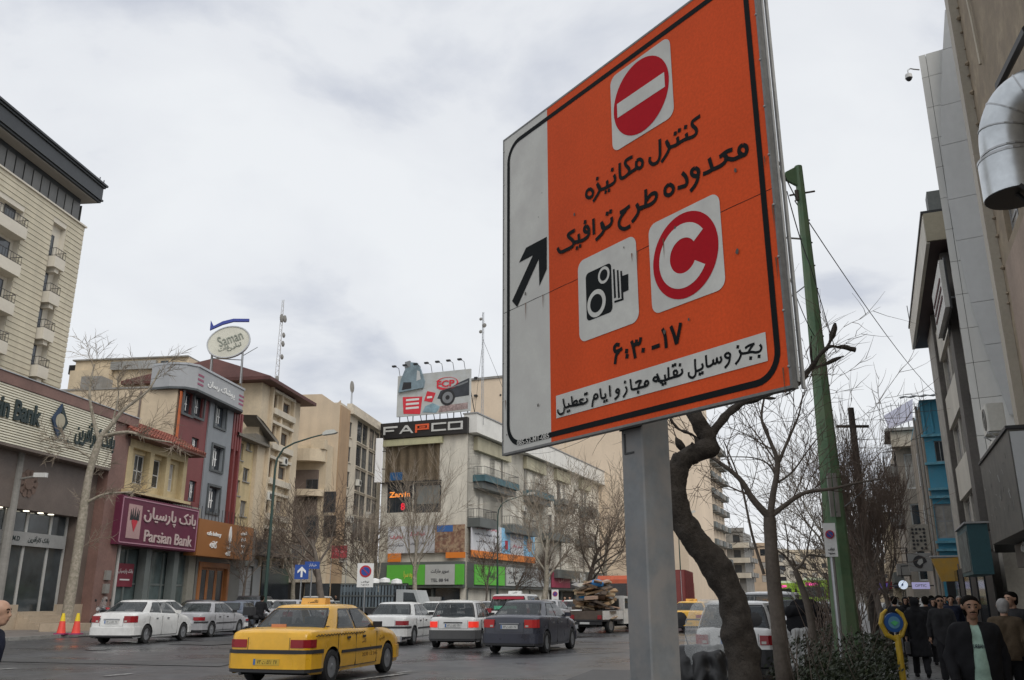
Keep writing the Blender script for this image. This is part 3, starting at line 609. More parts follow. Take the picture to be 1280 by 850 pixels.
# ---- bank with slatted fascia -------------------------------------------------------------
def bank():
 F = FL; s0 = -17.
 Ff = Face(F.p(0, -.75)[:2], F.az); zc = Ff.q(158, 518)[1]; zp = zc - .52
 T = building('bank_building', 'low brown bank with a cream slatted fascia and glass entrance at the left edge', F, s0, 0, zc - .3, 14, m_brownd, extra=[(F.q(-40, 700)[0], .9, F.q(92, 700)[0], F.q(60, 641)[1])], rev=1.6)
 x = lambda s: s - s0
 b = MB(); b.box(-.1, -.75, zp, x(0) + .35, 14, zc); b.build('coping', m_brown, T)
 part_box(T, 'coping_cap', m_steel, -.15, -.80, zc + .003, x(0) + .4, 14, zc + .05)
 part_box(T, 'corner_pillar', m_brown, x(-1.75), -.6, 0, x(0), -.002, zp - .003)
 sl0 = Ff.q(140, 586)[1]; xr = x(-1.75) - .05
 part_box(T, 'fascia_back', M('dark slat gap', (.10, .09, .07), rough=.8), .0, -.55, sl0, xr, -.002, zp - .003)  # dark brown backing board between the slats
 n = 22; h = (zp - sl0) / n; m = M('cream aluminium slat', (.78, .74, .60), rough=.45, var=.06, fine=3, objvar=.06)
 b = MB(); b.T = None; b.xz([(0, .02), (xr, .02), (xr, h * .76), (0, h * .80)], -.70, -.56); sm = b.mesh('slat', m)
 for i in range(n): obj('slat', sm, T, (0, 0, sl0 + i * h))
 part_box(T, 'soffit', m_brownd, 0, -.7, sl0 - .12, xr, -.003, sl0 - .004)
 mk = M('dark green letters', (.015, .03, .03), rough=.5, var=0)
 px = lambda a, b_: (x(Ff.q(a, b_)[0]), Ff.q(a, b_)[1])
 c = px(51, 523); a = px(20, 513); h_ = 1.0; w_ = 5.6
 write(T, 'Karafarin Bank', c[0] - w_ / 2, px(20, 512)[1], h_, mk, -.72, .03, .06, w_)
 c = px(74, 526); L_ = thing('emblem', None, None); L_.parent = T; L_.location = (c[0], -.78, c[1]); del_ = 0
 b = MB(); r = .70
 def dia(r0, r1, a0, a1):
  p = [(0, r0), (r0 * .72, 0), (0, -r0), (-r0 * .72, 0)]; q = [(0, r1), (r1 * .72, 0), (0, -r1), (-r1 * .72, 0)]
  for i in range(a0, a1): j = (i + 1) % 4; b.xz([p[i], p[j], q[j], q[i]][::-1], -.04, .04)
 dia(r * 1.25, r * .68, 0, 2); b.build('emblem_mark', mk, L_)
 b = MB(); dia(r * 1.25, r * .68, 2, 4); b.build('emblem_mark', M('dark blue letters', (.015, .04, .09), rough=.5, var=0), L_)
 b = MB(); b.lathe([(.36, -.05), (.36, .03)], 24, axis='y'); b.build('emblem_disc', M('pale bronze', (.42, .38, .28), rough=.5), L_)
 a = px(94, 540); c = px(143, 552)
 write(T, fa('بانک کارآفرین'), (a[0] + c[0]) / 2, (a[1] + c[1]) / 2, 1.35, mk, -.75, .018, .06, c[0] - a[0])
 a = px(62, 545); c = px(90, 553)
 write(T, fa('سال کارآفرین'), (a[0] + c[0]) / 2, (a[1] + c[1]) / 2, .22, mk, -.73, .0, .03, c[0] - a[0])
 # floral emblem on the dark band
 c = px(53, 604); b = MB()
 for i in range(10):
  a = 2 * pi * i / 10; b.lathe([(.22, -.03), (.22, 0)], 8, (c[0] + .48 * cos(a), 0, c[1] + .48 * sin(a)), 'y')
 b.lathe([(.30, -.08), (.34, -.03), (.34, 0)], 16, (c[0], 0, c[1]), 'y'); b.build('rosette', M('bronze rosette', (.17, .115, .09), rough=.7), T)
 # entrance: columns, glass, door sign, steps, down-lights
 gx0, gx1 = x(F.q(-40, 700)[0]), x(F.q(92, 700)[0]); gz0 = .9; gz1 = F.q(60, 641)[1]
 mw = M('pale mullion', (.45, .45, .43), rough=.5)
 for p in (-20, 12, 40, 70, 90): q = x(F.q(p, 700)[0]); part_box(T, 'mullion', mw, q - .08, .55, gz0, q + .08, .72, gz1 - .01)
 zs = F.q(50, 683)[1]; zs1 = F.q(50, 666)[1]
 part_box(T, 'door_sign', M('grey door sign', (.30, .30, .29), rough=.4), gx0 + .3, .40, zs, x(F.q(88, 700)[0]), .54, zs1)
 write(T, fa('بانک کارآفرین'), x(F.q(58, 672)[0]), (zs + zs1) / 2, .34, mk, .39, .01, .01)
 write(T, 'A.M.D', x(F.q(27, 672)[0]), (zs + zs1) / 2, .22, mk, .39, .01, .01)
 q = [x(F.q(p, 700)[0]) for p in (-40, -20, 12, 40, 70, 90)]
 for a, c in zip(q, q[1:]): part_box(T, 'glass_panel', M('dark lobby glass', (.05, .06, .065), rough=.08, var=.4, scale=.5, fine=1.2, spec=.8), a + .09, .60, gz0, c - .09, .62, zs - .01); part_box(T, 'glass_panel', MATS['dark lobby glass'], a + .09, .60, zs1 + .01, c - .09, .62, gz1 - .02)
 for p in (8, 21, 42, 60, 73):
  b = MB(); b.lathe([(.14, -.03), (.14, 0)], 12, (x(F.q(p, 632)[0]), .35, gz1 - .004)); b.build('ceiling_lamp', m_lamp, T)
 part_box(T, 'lobby_ceiling', m_white, gx0 + .05, .02, gz1 - .003, gx1 - .05, 1.5, gz1 + .02) if False else None
 part_box(T, 'plinth', m_stone, x(F.q(66, 770)[0]), -.12, .1, x(-1.75) - .01, -.002, 1.25)
 part_box(T, 'plinth', m_stone, .0, -.12, .1, x(F.q(18, 770)[0]), -.002, 1.25)
 for i in range(5):
  part_box(T, 'step', m_stone, x(F.q(18, 770)[0]) + .01, -1.4 + i * .3, .11 + .0, x(F.q(66, 770)[0]) - .01, .6 if i == 4 else -1.4 + (i + 1) * .3 - .003, .12 + .16 * (i + 1))
 for zz_ in (1.8, 2.5): part_box(T, 'meter_box', m_conc, x(-.95), -.75, zz_, x(-.5), -.603, zz_ + .5)
 b = MB(); b.tube([(x(.35), -.5, .12), (x(.35), -.5, zp)], .09, 8); b.build('drain_pipe', M('pale pipe', (.42, .41, .39), rough=.5), T)
bank()
# ---- Parsian bank with the bay-windowed upper storey ------------------------------------------
def parsian():
 F = FL; s0 = .6; s1 = F.q(245, 700)[0]
 Fp = Face(F.p(0, -1)[:2], F.az); zs0 = Fp.q(243, 690)[1]; zs1 = Fp.q(248, 637)[1]
 m_fr = M('grey green shop frame', (.14, .16, .155), rough=.4)
 T = building('parsian_bank', 'two storey bank with a wide maroon sign and yellow bay storey under red roof tiles', F, s0, s1, zs1 + .3, .85, M('grey travertine', (.27, .26, .22), rough=.6, var=.15, fine=8), extra=[(s0 + .5, .15, s1 - .9, zs0 + .1)], rev=.5, cat='bank')
 x = lambda s: s - s0
 # shopfront
 q = [.5 + i * (s1 - s0 - 1.4) / 6 for i in range(7)]; mgl = M('grey green shop glass', (.09, .12, .12), rough=.1, var=.35, scale=.7, fine=2, spec=.8)
 for i, a in enumerate(q):
  part_box(T, 'mullion', m_fr, a - .08, .25, .16, a + .08, .42, zs0 - .1)
  if i < 6: part_box(T, 'shop_glass', mgl, a + .09, .32, .16, q[i + 1] - .09, .34, 2.3); part_box(T, 'shop_glass', mgl, a + .09, .32, 2.42, q[i + 1] - .09, .34, zs0 - .1)
 part_box(T, 'transom', m_fr, .5, .28, 2.3, q[-1], .40, 2.418)
 for a in (3.3, 6.6): part_box(T, 'column', m_fr, a - .28, -.3, .12, a + .28, .2, zs0 - .02)
 c = F.q(160, 721); part_box(T, 'notice_board', M('maroon notice', (.22, .03, .05), rough=.5), x(c[0]) - .85, .20, c[1] - .55, x(c[0]) + .85, .245, c[1] + .75)
 write(T, fa('بانک پارسیان'), x(c[0]), c[1] + .3, .3, m_wtxt, .195, .005, .01); part_box(T, 'notice_lines', m_wtxt, x(c[0]) - .5, .188, c[1] - .2, x(c[0]) + .5, .198, c[1] - .12)
 # the sign box
 sx0 = x(Fp.q(150, 650)[0]); sx1 = x(Fp.q(247, 660)[0]) ; m_mar = M('maroon sign face', (.115, .018, .045), rough=.55, var=.12, fine=8)
 S = thing('sign_box', None, None); S.parent = T
 b = MB(); b.box(sx0, -1.0, zs0, sx1, -.02, zs1); b.build('sign_case', m_mar, S)
 ml = M('pink neon tube line', (.42, .22, .28), rough=.4, var=0)
 for z in (zs0 + .12, zs1 - .12): part_box(S, 'neon_line', ml, sx0 + .1, -1.03, z - .03, sx1 - .1, -1.003, z + .03)
 for a in (sx0 + .1, sx1 - .13): part_box(S, 'neon_line', ml, a - .03, -1.03, zs0 + .155, a + .03, -1.003, zs1 - .155)
 zm = (zs0 + zs1) / 2; hh = zs1 - zs0
 ex = sx0 + 1.55
 part_box(S, 'emblem_panel', M('pink sign panel', (.42, .27, .26), rough=.6, var=.12), ex - .85, -1.02, zm - hh * .36, ex + .55, -1.004, zm + hh * .34)
 b = MB()
 for k in (-.45, -.25, 0, .25, .42): b.xz([(ex - .15 + k, zm + hh * (.30 - abs(k) * .15)), (ex - .27 + k * .8, zm + hh * .02), (ex - .07 + k * .8, zm + hh * .02)], -1.045, -1.022)
 b.build('emblem_crown', m_black, S)
 b = MB(); b.xz([(ex - .15, zm - hh * .22), (ex + .15, zm - .02), (ex - .0, zm + .12), (ex - .15, zm + .02), (ex - .3, zm + .12), (ex - .45, zm - .02)], -1.045, -1.022); b.build('emblem_heart', M('red heart', (.5, .03, .05), rough=.5), S)
 mt = M('pale pink lettering', (.50, .40, .38), rough=.5, var=0)
 tx = (ex + .8 + sx1 - .4) / 2; tw = sx1 - .4 - ex - .8
 write(S, fa('بانک پارسیان'), tx, zm + hh * .17, hh * .36, mt, -1.003, .01, .06, tw)
 write(S, 'Parsian Bank', tx, zm - hh * .27, hh * .25, mt, -1.003, .01, .05, tw * .92)
 # spikes railing along the top of the sign
 b = MB()
 for i in range(40): a = sx0 + .2 + i * (sx1 - sx0 - .4) / 39; b.box(a - .012, -.55, zs1 + .003, a + .012, -.53, zs1 + .42)
 b.box(sx0 + .1, -.56, zs1 + .2, sx1 - .1, -.52, zs1 + .23); tag(b.build('spike_rail', m_rail, T), kind='stuff')
 # upper storey: piers, narrow window pairs
 F2 = Face(F.p(0, -.3)[:2], F.az); u0 = F2.q(152, 590)[0]; u1 = F2.q(226, 600)[0]; z0 = zs1 + .3; z1 = F2.q(226, 567)[1]
 U = thing('upper_storey', None, None); U.parent = T; U.location = (x(0), 0, 0)
 wn = [F2.rect(169, 569, 178, 606), F2.rect(186, 573, 198, 611), F2.rect(207, 578, 215, 615)]; wn = [(a, max(z0 + .2, (c)), d, e_) for a, c, d, e_ in wn]
 lo = min(w_[1] for w_ in wn); hi = max(w_[3] for w_ in wn)
 b = MB(); wall_open(b, u0, u1, z0, z1, [(w_[0], lo, w_[2], hi) for w_ in wn], -.3, .3); shell(b, u0, u1, z0, z1, 1.15, -.3); b.build('wall', m_yel, U)
 for w_ in wn: window(U, w_[0], lo, w_[2], hi, -.18, 'white', 1, .45, .2)
 for a in [u0 + .15, *[(wn[i][2] + wn[i + 1][0]) / 2 for i in range(2)], u1 - .2]:
  b = MB(); b.xz([(a - .22, z0 + .1), (a + .22, z0 + .1), (a + .22, hi + .25), (a - .22, hi + .25)], -.64, -.302); b.build('pier', m_yel, U)
 part_box(U, 'ledge', m_yel, u0 - .3, -1.0, z0 - .1, u1 + .25, -.31, z0 + .06)
 part_box(U, 'lintel', m_yel, u0 - .1, -.6, hi + .253, u1 + .1, -.31, z1)
 # tiled roof
 R_ = thing('roof', None, None); R_.parent = T; R_.location = (x(0), 0, 0)
 za = z1 + .02; zb_ = z1 + 1.35; ya, yb = -1.4, 1.1
 b = MB(); b.poly([(u0 - .6, ya, za), (u1 + .9, ya, za), (u1 + .2, yb, zb_), (u0 - .2, yb, zb_)]); b.poly([(u1 + .9, ya, za), (u1 + .9, 1.2, za), (u1 + .2, yb, zb_)]); b.poly([(u0 - .6, ya, za), (u0 - .2, yb, zb_), (u0 - .6, 1.2, za)])
 b.poly([(u0 - .6, ya, za - .12), (u0 - .6, ya, za - .003), (u1 + .9, ya, za - .003), (u1 + .9, ya, za - .12)]); b.poly([(u0 - .6, ya, za - .12), (u1 + .9, ya, za - .12), (u1 + .9, 1.2, za - .12), (u0 - .6, 1.2, za - .12)])
 b.build('roof_deck', M('roof underside', (.12, .06, .045), rough=.8), R_)
 nt_ = 26; dl = sqrt((yb - ya) ** 2 + (zb_ - za) ** 2); ang = atan2(zb_ - za, yb - ya)
 b = MB(); w_ = (u1 - u0 + 1.4) / nt_
 for k in range(5):
  y0_ = ya + (yb - ya) * k / 5; zz = za + (zb_ - za) * k / 5
  b.box(.01, y0_ - ya, zz - za + .01, w_ - .02, y0_ - ya + (yb - ya) / 5 * .5, zz - za + .10) if False else b.tube([(w_ / 2, y0_ - ya - .03, zz - za + .05), (w_ / 2, y0_ - ya + (yb - ya) / 5, zz - za + (zb_ - za) / 5 + .02)], [w_ * .46, w_ * .36], 6)
 tm_ = b.mesh('roof_tile', m_tile)
 for i in range(nt_): obj('roof_tile', tm_, R_, (u0 - .55 + i * w_, ya, za))
parsian()
# ---- red and grey cladding building ---------------------------------------------------
def red_grey():
 F = Face(FL.p(0, .9)[:2], 8); s0 = F.q(219, 520)[0]; s1 = F.q(291, 520)[0]; zt = F.q(232, 488)[1]; zp = F.q(229, 460)[1]
 sg = F.q(252, 560)[0]; sr = F.q(283, 560)[0]
 ws = [F.rect(225, 488, 233, 520), F.rect(238, 492, 247, 524), F.rect(265, 503, 275, 537), F.rect(260, 556, 271, 590), F.rect(255, 607, 266, 642), F.rect(219, 546, 223, 580), F.rect(236, 546, 243, 565), F.rect(233, 600, 239, 628)]
 ws = [w_ for w_ in ws]; ws2 = ws[:5]
 T = building('clad_building', 'narrow building clad in red and grey panels with a silver sign band on top', F, s0, s1, zt, 11, M('buff party wall', (.56, .46, .33), var=.10, scale=.25, fine=3, streak=.12, bump=.004), rev=.3)
 x = lambda s: s - s0
 b = MB(); b.mat(m_red); wall_open(b, 0, x(sg) - .01, 3.2, zt + .001, [(x(a), c, x(d), e_) for a, c, d, e_ in ws2[:2] + ws[6:]], -.25, .25); b.build('red_cladding', m_red, T)
 b = MB(); wall_open(b, x(sg), x(sr), 3.2, zt + .001, [(x(a), c, x(d), e_) for a, c, d, e_ in ws2[2:]], -.35, .3); b.poly([(x(sg), -.35, 3.2), (x(sg), -.35, zt), (x(sg), -.2, zt), (x(sg), -.2, 3.2)]); b.build('grey_cladding', m_grey, T)
 for k in range(4): part_box(T, 'red_fin', m_red, x(sr) + .02 + k * .42, -.42, 3.2 if k in (1, 3) else F.q(280, 560)[1], x(sr) + .26 + k * .42, -.02, zt)
 part_box(T, 'orange_edge', M('orange edge strip', (.5, .13, .04), rough=.6), -.15, -.30, zt - 9.5, .12, -.26, zt - .3)
 for a, c, d, e_ in ws2 + ws[6:]:
  w_ = window(T, x(a), c, x(d), e_, -.12, 'dark', 0, 0, .0)
  cx = (x(a) + x(d)) / 2; ww = (d - a); b = MB()     # pale Greek-key shaped inner frame seen in these windows
  if ww > .5:
   h_ = e_ - c; b.box(-ww * .13, -.02, h_ * .18, -ww * .05, 0, h_ * .82); b.box(ww * .05, -.02, h_ * .18, ww * .13, 0, h_ * .82); b.box(-ww * .13, -.018, h_ * .45, ww * .2, -.002, h_ * .5)
   b.build('inner_frame', m_white, w_, loc=(ww / 2, 0, 0))
 for (a, c, d, e_) in ws2:
  b = MB(); a, d = x(a), x(d); t = .16
  for r in ((a - t, c - t, d + t, c), (a - t, e_, d + t, e_ + t), (a - t, c, a, e_), (d, c, d + t, e_)): b.box(r[0], -.44, r[1], r[2], -.355, r[3])
  b.build('window_surround', M('dark grey surround', (.07, .08, .085), rough=.5), T)
 # sign band with rounded near end
 mb = M('silver sign band', (.34, .35, .36), rough=.4, var=.08, fine=6); prof = [(-.1, 2), (-.35, .5), (-.1, -.5), (.6, -1.0), (x(s1) - .6, -1.0), (x(s1) + .1, -.5), (x(s1) + .2, 2)]
 b = MB(); b.prism(prof, zt + .003, zp + .1); b.build('sign_band', mb, T)
 b = MB(); b.prism([(p[0] * 1.01 - .03, p[1] - .08) for p in prof], zp + .103, zp + .25); b.build('band_cap', m_steel, T); b = MB(); b.prism([(p[0] * 1.01 - .03, p[1] - .05) for p in prof], zt - .15, zt - .0); b.build('band_cap', M('dark grey surround', None), T)
 mpk = M('pink purple stripe', (.30, .08, .14), rough=.5); hz = zp - zt
 for k in range(3):
  for a in (.65, x(s1) - 1.3): part_box(T, 'stripe', mpk, a, -1.02, zt + hz * (.22 + .22 * k), a + .8, -1.003, zt + hz * (.32 + .22 * k))
 write(T, fa('پوشاک رسان'), x(s1) * .5, zt + hz * .5, hz * .42, m_wtxt, -1.003, .012, .03, x(s1) * .5)
 # rooftop tank and the orange streamer on the party wall
 part_box(T, 'roof_tank', m_conc, .4, 6, zt, 1.8, 7.5, zt + 1.1); 
 b = MB(); b.box(-.03, 5.5, zt - 3.6, -.002, 5.9, zt - 1.2); b.build('streamer', M('orange streamer', (.6, .15, .06), rough=.6), T)
 for k in (2.6, 8): b = MB(); b.tube([(-.06, k, zt - .2), (-.06, k, zt - 5.5)], .07, 6); b.build('drain_pipe', m_brownd, T)
 for k in range(3): part_box(T, 'vent_hood', m_black, -.3, 1.5 + 3 * k, zt - 4.5 + (k % 2) * 2, -.003, 1.8 + 3 * k, zt - 4.1 + (k % 2) * 2)
 part_box(T, 'roof_coping', m_conc, -.06, 1.0, zt + .003, .15, 11, zt + .12)
 return s0, s1, zt
RG = red_grey()
# ---- cafe with the brown fascia, shutters -----------------------------------------------------
def cafe():
 F = FL; s0 = F.q(245, 700)[0] + .15; s1 = F.q(318, 700)[0]; zs0, zs1 = F.q(315, 700)[1], F.q(316, 661)[1]
 F2 = Face(F.p(0, -.9)[:2], F.az); a0 = F2.q(247, 675)[0]; a1 = F2.q(316, 680)[0]; zs0, zs1 = F2.q(316, 701)[1], F2.q(316, 660)[1]
 xo = lambda p, q: F.q(p, q)[0]
 T = building('cafe_building', 'small cafe front with orange wooden door frame under a wide brown sign', F, s0, s1, zs1 - .2, 6, M('grey shop stone', (.17, .17, .16), rough=.5, var=.15), extra=[(xo(247, 720), .15, xo(285, 720), F.q(285, 705)[1]), (xo(300, 720), .15, xo(317, 720), F.q(316, 708)[1])], rev=.35, cat='cafe')
 x = lambda s: s - s0
 mo_ = M('orange varnished wood', (.33, .13, .045), rough=.45, var=.2, fine=6); d0, d1 = x(xo(247, 720)), x(xo(285, 720)); dz = F.q(285, 705)[1]
 for a in (d0, d1 - .3): part_box(T, 'door_post', mo_, a, -.1, .12, a + .3, .2, dz)
 part_box(T, 'door_lintel', mo_, d0 + .302, -.08, dz - .35, d1 - .302, .2, dz)
 for i in range(3):
  a = d0 + .4 + i * (d1 - d0 - .8) / 3; D = thing('door', None, None); D.parent = T; w_ = (d1 - d0 - .8) / 3 - .06
  b = MB(); b.box(a, .1, .16, a + .12, .2, dz - .36); b.box(a + w_ - .12, .1, .16, a + w_, .2, dz - .36); b.box(a + .12, .1, .16, a + w_ - .12, .2, .5); b.box(a + .12, .1, dz - .5, a + w_ - .12, .2, dz - .36); b.build('door_frame', mo_, D)
  part_box(D, 'pane', GLASS, a + .122, .14, .502, a + w_ - .122, .16, dz - .502)
 # roller shutter
 h0, h1 = x(xo(300, 720)), x(xo(317, 720)); hz = F.q(316, 708)[1]; n = 14; ms = M('grey roller slat', (.33, .34, .35), rough=.45, var=.06, objvar=.08)
 b = MB(); hh = (hz - .2) / n; b.box(0, .0, .006, h1 - h0, .03, hh - .012); sm = b.mesh('shutter_slat', ms)
 for i in range(n): obj('shutter_slat', sm, T, (h0, .15, .16 + i * hh))
 # fascia
 S = thing('sign_box', None, None); S.parent = T; S.location = (x(0), 0, 0)
 mbr = M('brown orange sign face', (.30, .125, .04), rough=.5, var=.06); part_box(S, 'sign_case', mbr, a0, -.9, zs0, a1, -.01, zs1)
 f = lambda t: a0 + (a1 - a0) * t; zm = (zs0 + zs1) / 2; hh = zs1 - zs0
 write(S, 'cafe bakery', f(.26), zm + hh * .12, hh * .15, m_wtxt, -.903, .02, .04, (a1 - a0) * .24); write(S, fa('کافه'), f(.26), zm - hh * .16, hh * .2, m_wtxt, -.903, .02, .04, (a1 - a0) * .12)
 b = MB(); b.xz([(f(.545) + .28 * sin(t) * (1 - .5 * (cos(t) * .5 + .5)), zm + hh * .18 + hh * .25 * cos(t)) for t in [2 * pi * i / 16 for i in range(16)]], -.94, -.903); b.build('drop_emblem', m_wtxt, S)
 write(S, fa('آب'), f(.53), zm - hh * .18, hh * .18, m_wtxt, -.903, .02, .04); write(S, fa('کافه'), f(.53), zm - hh * .36, hh * .14, m_wtxt, -.903, .02, .04)
 for k, wd in enumerate(('شیرینی', 'نان داغ', 'قهوه', 'چای')): write(S, fa(wd), f(.8), zm + hh * (.28 - .19 * k), hh * .13, m_wtxt, -.903, .015, .04)
 # fire box sign on Parsian column and small spikes
 b = MB()
 for i in range(14): a = a0 + .5 + i * .5; b.box(a - .015, -.5, zs1 + .003, a + .015, -.47, zs1 + .9)
 b.build('spike_rail', m_rail, S)['kind'] = 'stuff'
cafe()
# ---- yellow building ----------------------------------------------------------------------
def yellow_b():
 F = Face(FL.p(0, 1.1)[:2], 8); s0 = F.q(287.5, 560)[0]; s1 = F.q(321, 560)[0] + .4; zt = F.q(316, 551)[1]
 R = [(284, 548, 290.5, 578), (294.5, 551, 303, 576), (308.5, 552, 313.5, 564), (280, 591, 287, 622), (291, 598, 299, 620), (304.5, 584, 310.5, 603), (276, 638, 282, 654), (287, 644, 295, 661), (301, 625, 307, 646)]
 ws = [F.rect(*r) for r in R]; ws = [w_ for w_ in ws if w_[0] > s0 + .05 and w_[2] < s1 - .05]
 T = building('yellow_building', 'yellow brick apartment house with small grey windows and a slate roof', F, s0, s1, zt, 10, m_yel, ws, 'alu', 1, 0, .2, sill=m_conc)
 msl = M('slate roof', (.17, .155, .13), rough=.7, var=.2, fine=4); x = s1 - s0; z2 = zt + 2.0
 b = MB(); b.poly([(-.3, -.8, zt - .1), (x + .3, -.8, zt - .1), (x + .3, 4, z2), (-.3, 4, z2)]); b.poly([(-.3, -.8, zt - .3), (-.3, -.8, zt - .103), (x + .3, -.8, zt - .103), (x + .3, -.8, zt - .3)][::-1]); b.poly([(-.3, -.8, zt - .3), (x + .3, -.8, zt - .3), (x + .3, .0, zt - .3), (-.3, 0, zt - .3)]); b.build('roof', msl, T)
 c = F.q(316, 535); cx = x - .6
 b = MB(); b.poly([(cx - 1.6, -.6, c[1] + .9), (cx - .9, -.9, c[1] + .5), (cx + 1.3, -1.4, c[1] - .8), (cx + 1.3, .5, c[1] - .7), (cx - 1.6, 1, c[1] + 1.0)]); b.poly([(cx - 1.6, -.6, c[1] + .7), (cx - 1.6, -.6, c[1] + .9), (cx + 1.3, -1.4, c[1] - .8), (cx + 1.3, -1.4, c[1] - 1.1)]); b.box(cx - 1.2, -.5, c[1] - 1.3, cx + 1.2, .6, c[1] - .5); b.build('dormer', msl, T)
 for (px, py) in ((297, 585), (294, 630)):
  q = F.q(px, py); b = MB(); b.xz([(q[0] - s0 + dx_, q[1] + dz_) for dx_, dz_ in ((0, .9), (.8, 0), (0, -.9), (-.8, 0))][::-1], -.06, -.002); b.build('brick_lozenge', M('lozenge brick', (.37, .29, .15), var=.2, fine=10), T)
yellow_b()
# ---- tall beige with maroon eaves -------------------------------------------------------------
def maroon_roof():
 F = Face(FL.p(0, .8)[:2], 8); s0 = F.q(322, 560)[0]; s1 = F.q(372, 560)[0]; zt = F.q(345, 487)[1] ; zt = F.q(370, 498)[1]
 R = [(350, 500, 361, 518), (349, 539, 358.5, 559), (346.5, 582, 356.5, 601), (344, 625, 353.5, 643), (341, 668, 350, 685)]
 ws = [F.rect(*r) for r in R]; ws = [(max(w_[0], 0), w_[1], w_[2], w_[3]) for w_ in ws]; a, d = ws[1][0], ws[1][2]; w2 = [(a, w_[1], d, w_[3]) for w_ in ws]
 c = F.q(341, 500)[0]; w2b = [(c - .0, w_[1] - .2, c + .9, w_[3] + .25) for w_ in w2]
 T = building('maroon_roof_building', 'six storey beige apartment house with maroon hipped eaves behind the street lamp', F, s0, s1, zt, 12, m_buff, w2 + w2b, 'wood', 1, 0, .15)
 x = lambda s: s - s0
 for w_ in w2:
  part_box(T, 'lintel_moulding', m_cream, x(c) - .35, -.35, w_[3] + .32, x(w_[2]) + .5, -.002, w_[3] + .55); part_box(T, 'sill_moulding', m_cream, x(c) - .35, -.45, w_[1] - .75, x(w_[2]) + .5, -.002, w_[1] - .25)
 for a in (x(c) - .5, x(w2[0][0]) - .35, x(w2[0][2]) + .45): part_box(T, 'pilaster', m_buff, a - .14, -.3, 4, a + .14, -.003, zt - .02)
 b = MB(); e = 1.1; X = x(s1); b.poly([(-e, -e, zt), (X + e, -e, zt), (X, 4.5, zt + 2), (0, 4.5, zt + 2)]); b.poly([(X + e, -e, zt), (X + e, 12, zt), (X, 4.5, zt + 2)]); b.poly([(-e, 12, zt), (-e, -e, zt), (0, 4.5, zt + 2)]); b.poly([(X + e, 12, zt), (-e, 12, zt), (0, 4.5, zt + 2), (X, 4.5, zt + 2)])
 for p, q in (((-e, -e), (X + e, -e)), ((X + e, -e), (X + e, 12)), ((-e, 12), (-e, -e))): b.poly([(*p, zt - .28), (*q, zt - .28), (*q, zt - .003), (*p, zt - .003)])
 b.poly([(-e, -e, zt - .28), (-e, 12, zt - .28), (X + e, 12, zt - .28), (X + e, -e, zt - .28)]); b.build('roof', m_droof, T)
 part_box(T, 'shop_fascia', M('charcoal fascia', (.045, .045, .045), rough=.4), -.5, -1.1, F.q(345, 698)[1] , X + .5, -.02, F.q(345, 679)[1])
 # shops below
 part_box(T, 'shop_shutter', MATS['grey roller slat'], -.3, -.14, .14, 2.2, -.02, F.q(345, 702)[1]); part_box(T, 'shop_glass', GLASS, 2.6, -.12, .5, X - .2, -.02, F.q(345, 702)[1])
 # antenna mast on the roof
 A = thing('lattice_mast', 'tall slim lattice antenna mast with small dishes above the maroon roof', 'antenna mast', (at(346, 480, 77).x, 77, zt + 1.0), F.rot)
 H_ = at(347, 375, 77).z - zt - 1.0
 b = MB()
 for k in range(3): b.tube([(.22 * cos(k * 2.1), .22 * sin(k * 2.1), 0), (.1 * cos(k * 2.1), .1 * sin(k * 2.1), H_)], .025, 4)
 for i in range(26):
  z = H_ * i / 26; r0 = .22 - .12 * i / 26; k = i % 3
  b.tube([(r0 * cos(k * 2.1), r0 * sin(k * 2.1), z), (r0 * cos((k + 1) * 2.1), r0 * sin((k + 1) * 2.1), z + H_ / 26)], .015, 4); b.tube([(r0 * cos((k + 1) * 2.1), r0 * sin((k + 1) * 2.1), z), (r0 * cos((k + 2) * 2.1), r0 * sin((k + 2) * 2.1), z)], .015, 4)
 b.build('lattice', M('white lattice steel', (.5, .5, .5), rough=.4), A)
 for t, sgn, r in ((.08, -1, .3), (.35, 1, .25), (.5, 1, .28), (.6, 1, .25), (.77, -1, .4), (.79, 1, .35)):
  b = MB(); b.lathe([(.03, 0), (r, .12), (r, .2), (.05, .22)], 12, axis='y'); b.build('dish', m_conc, A, loc=(sgn * .35, -.3, H_ * t))
 # oval advertising sign
 O = at(286, 428, 66); V = thing('oval_roof_sign', 'oval white advertising sign under a blue swoosh on roof legs', 'roof sign', (O.x, O.y, O.z - 3.2), radians(12))
 z = 3.2; pr = []
 b = MB(); n = 32; rot = radians(24); E_ = lambda t, k=1.: (1.6 * k * cos(t) * cos(rot) - 1.18 * k * sin(t) * sin(rot), z + 1.6 * k * cos(t) * sin(rot) + 1.18 * k * sin(t) * cos(rot))
 b.xz([E_(2 * pi * i / n) for i in range(n)], -.15, .15); b.build('oval_panel', M('cream sign panel', (.55, .54, .46), rough=.5), V)
 b = MB()
 for i in range(n): b.xz([E_(2 * pi * i / n), E_(2 * pi * (i + 1) / n), E_(2 * pi * (i + 1) / n, 1.06), E_(2 * pi * i / n, 1.06)], -.2, .2)
 b.build('oval_rim', m_steel, V)
 b = MB(); pts = [(-1.5, z + .9), (-1.5, z + 1.7), (-1.25, z + 1.25), (-.6, z + 1.68), (.2, z + 1.95), (1.4, z + 2.02), (1.4, z + 1.8), (.2, z + 1.72), (-.6, z + 1.42)]; b.xz(pts[::-1], -.12, .12); b.build('blue_swoosh', M('royal blue panel', (.03, .05, .28), rough=.5), V)
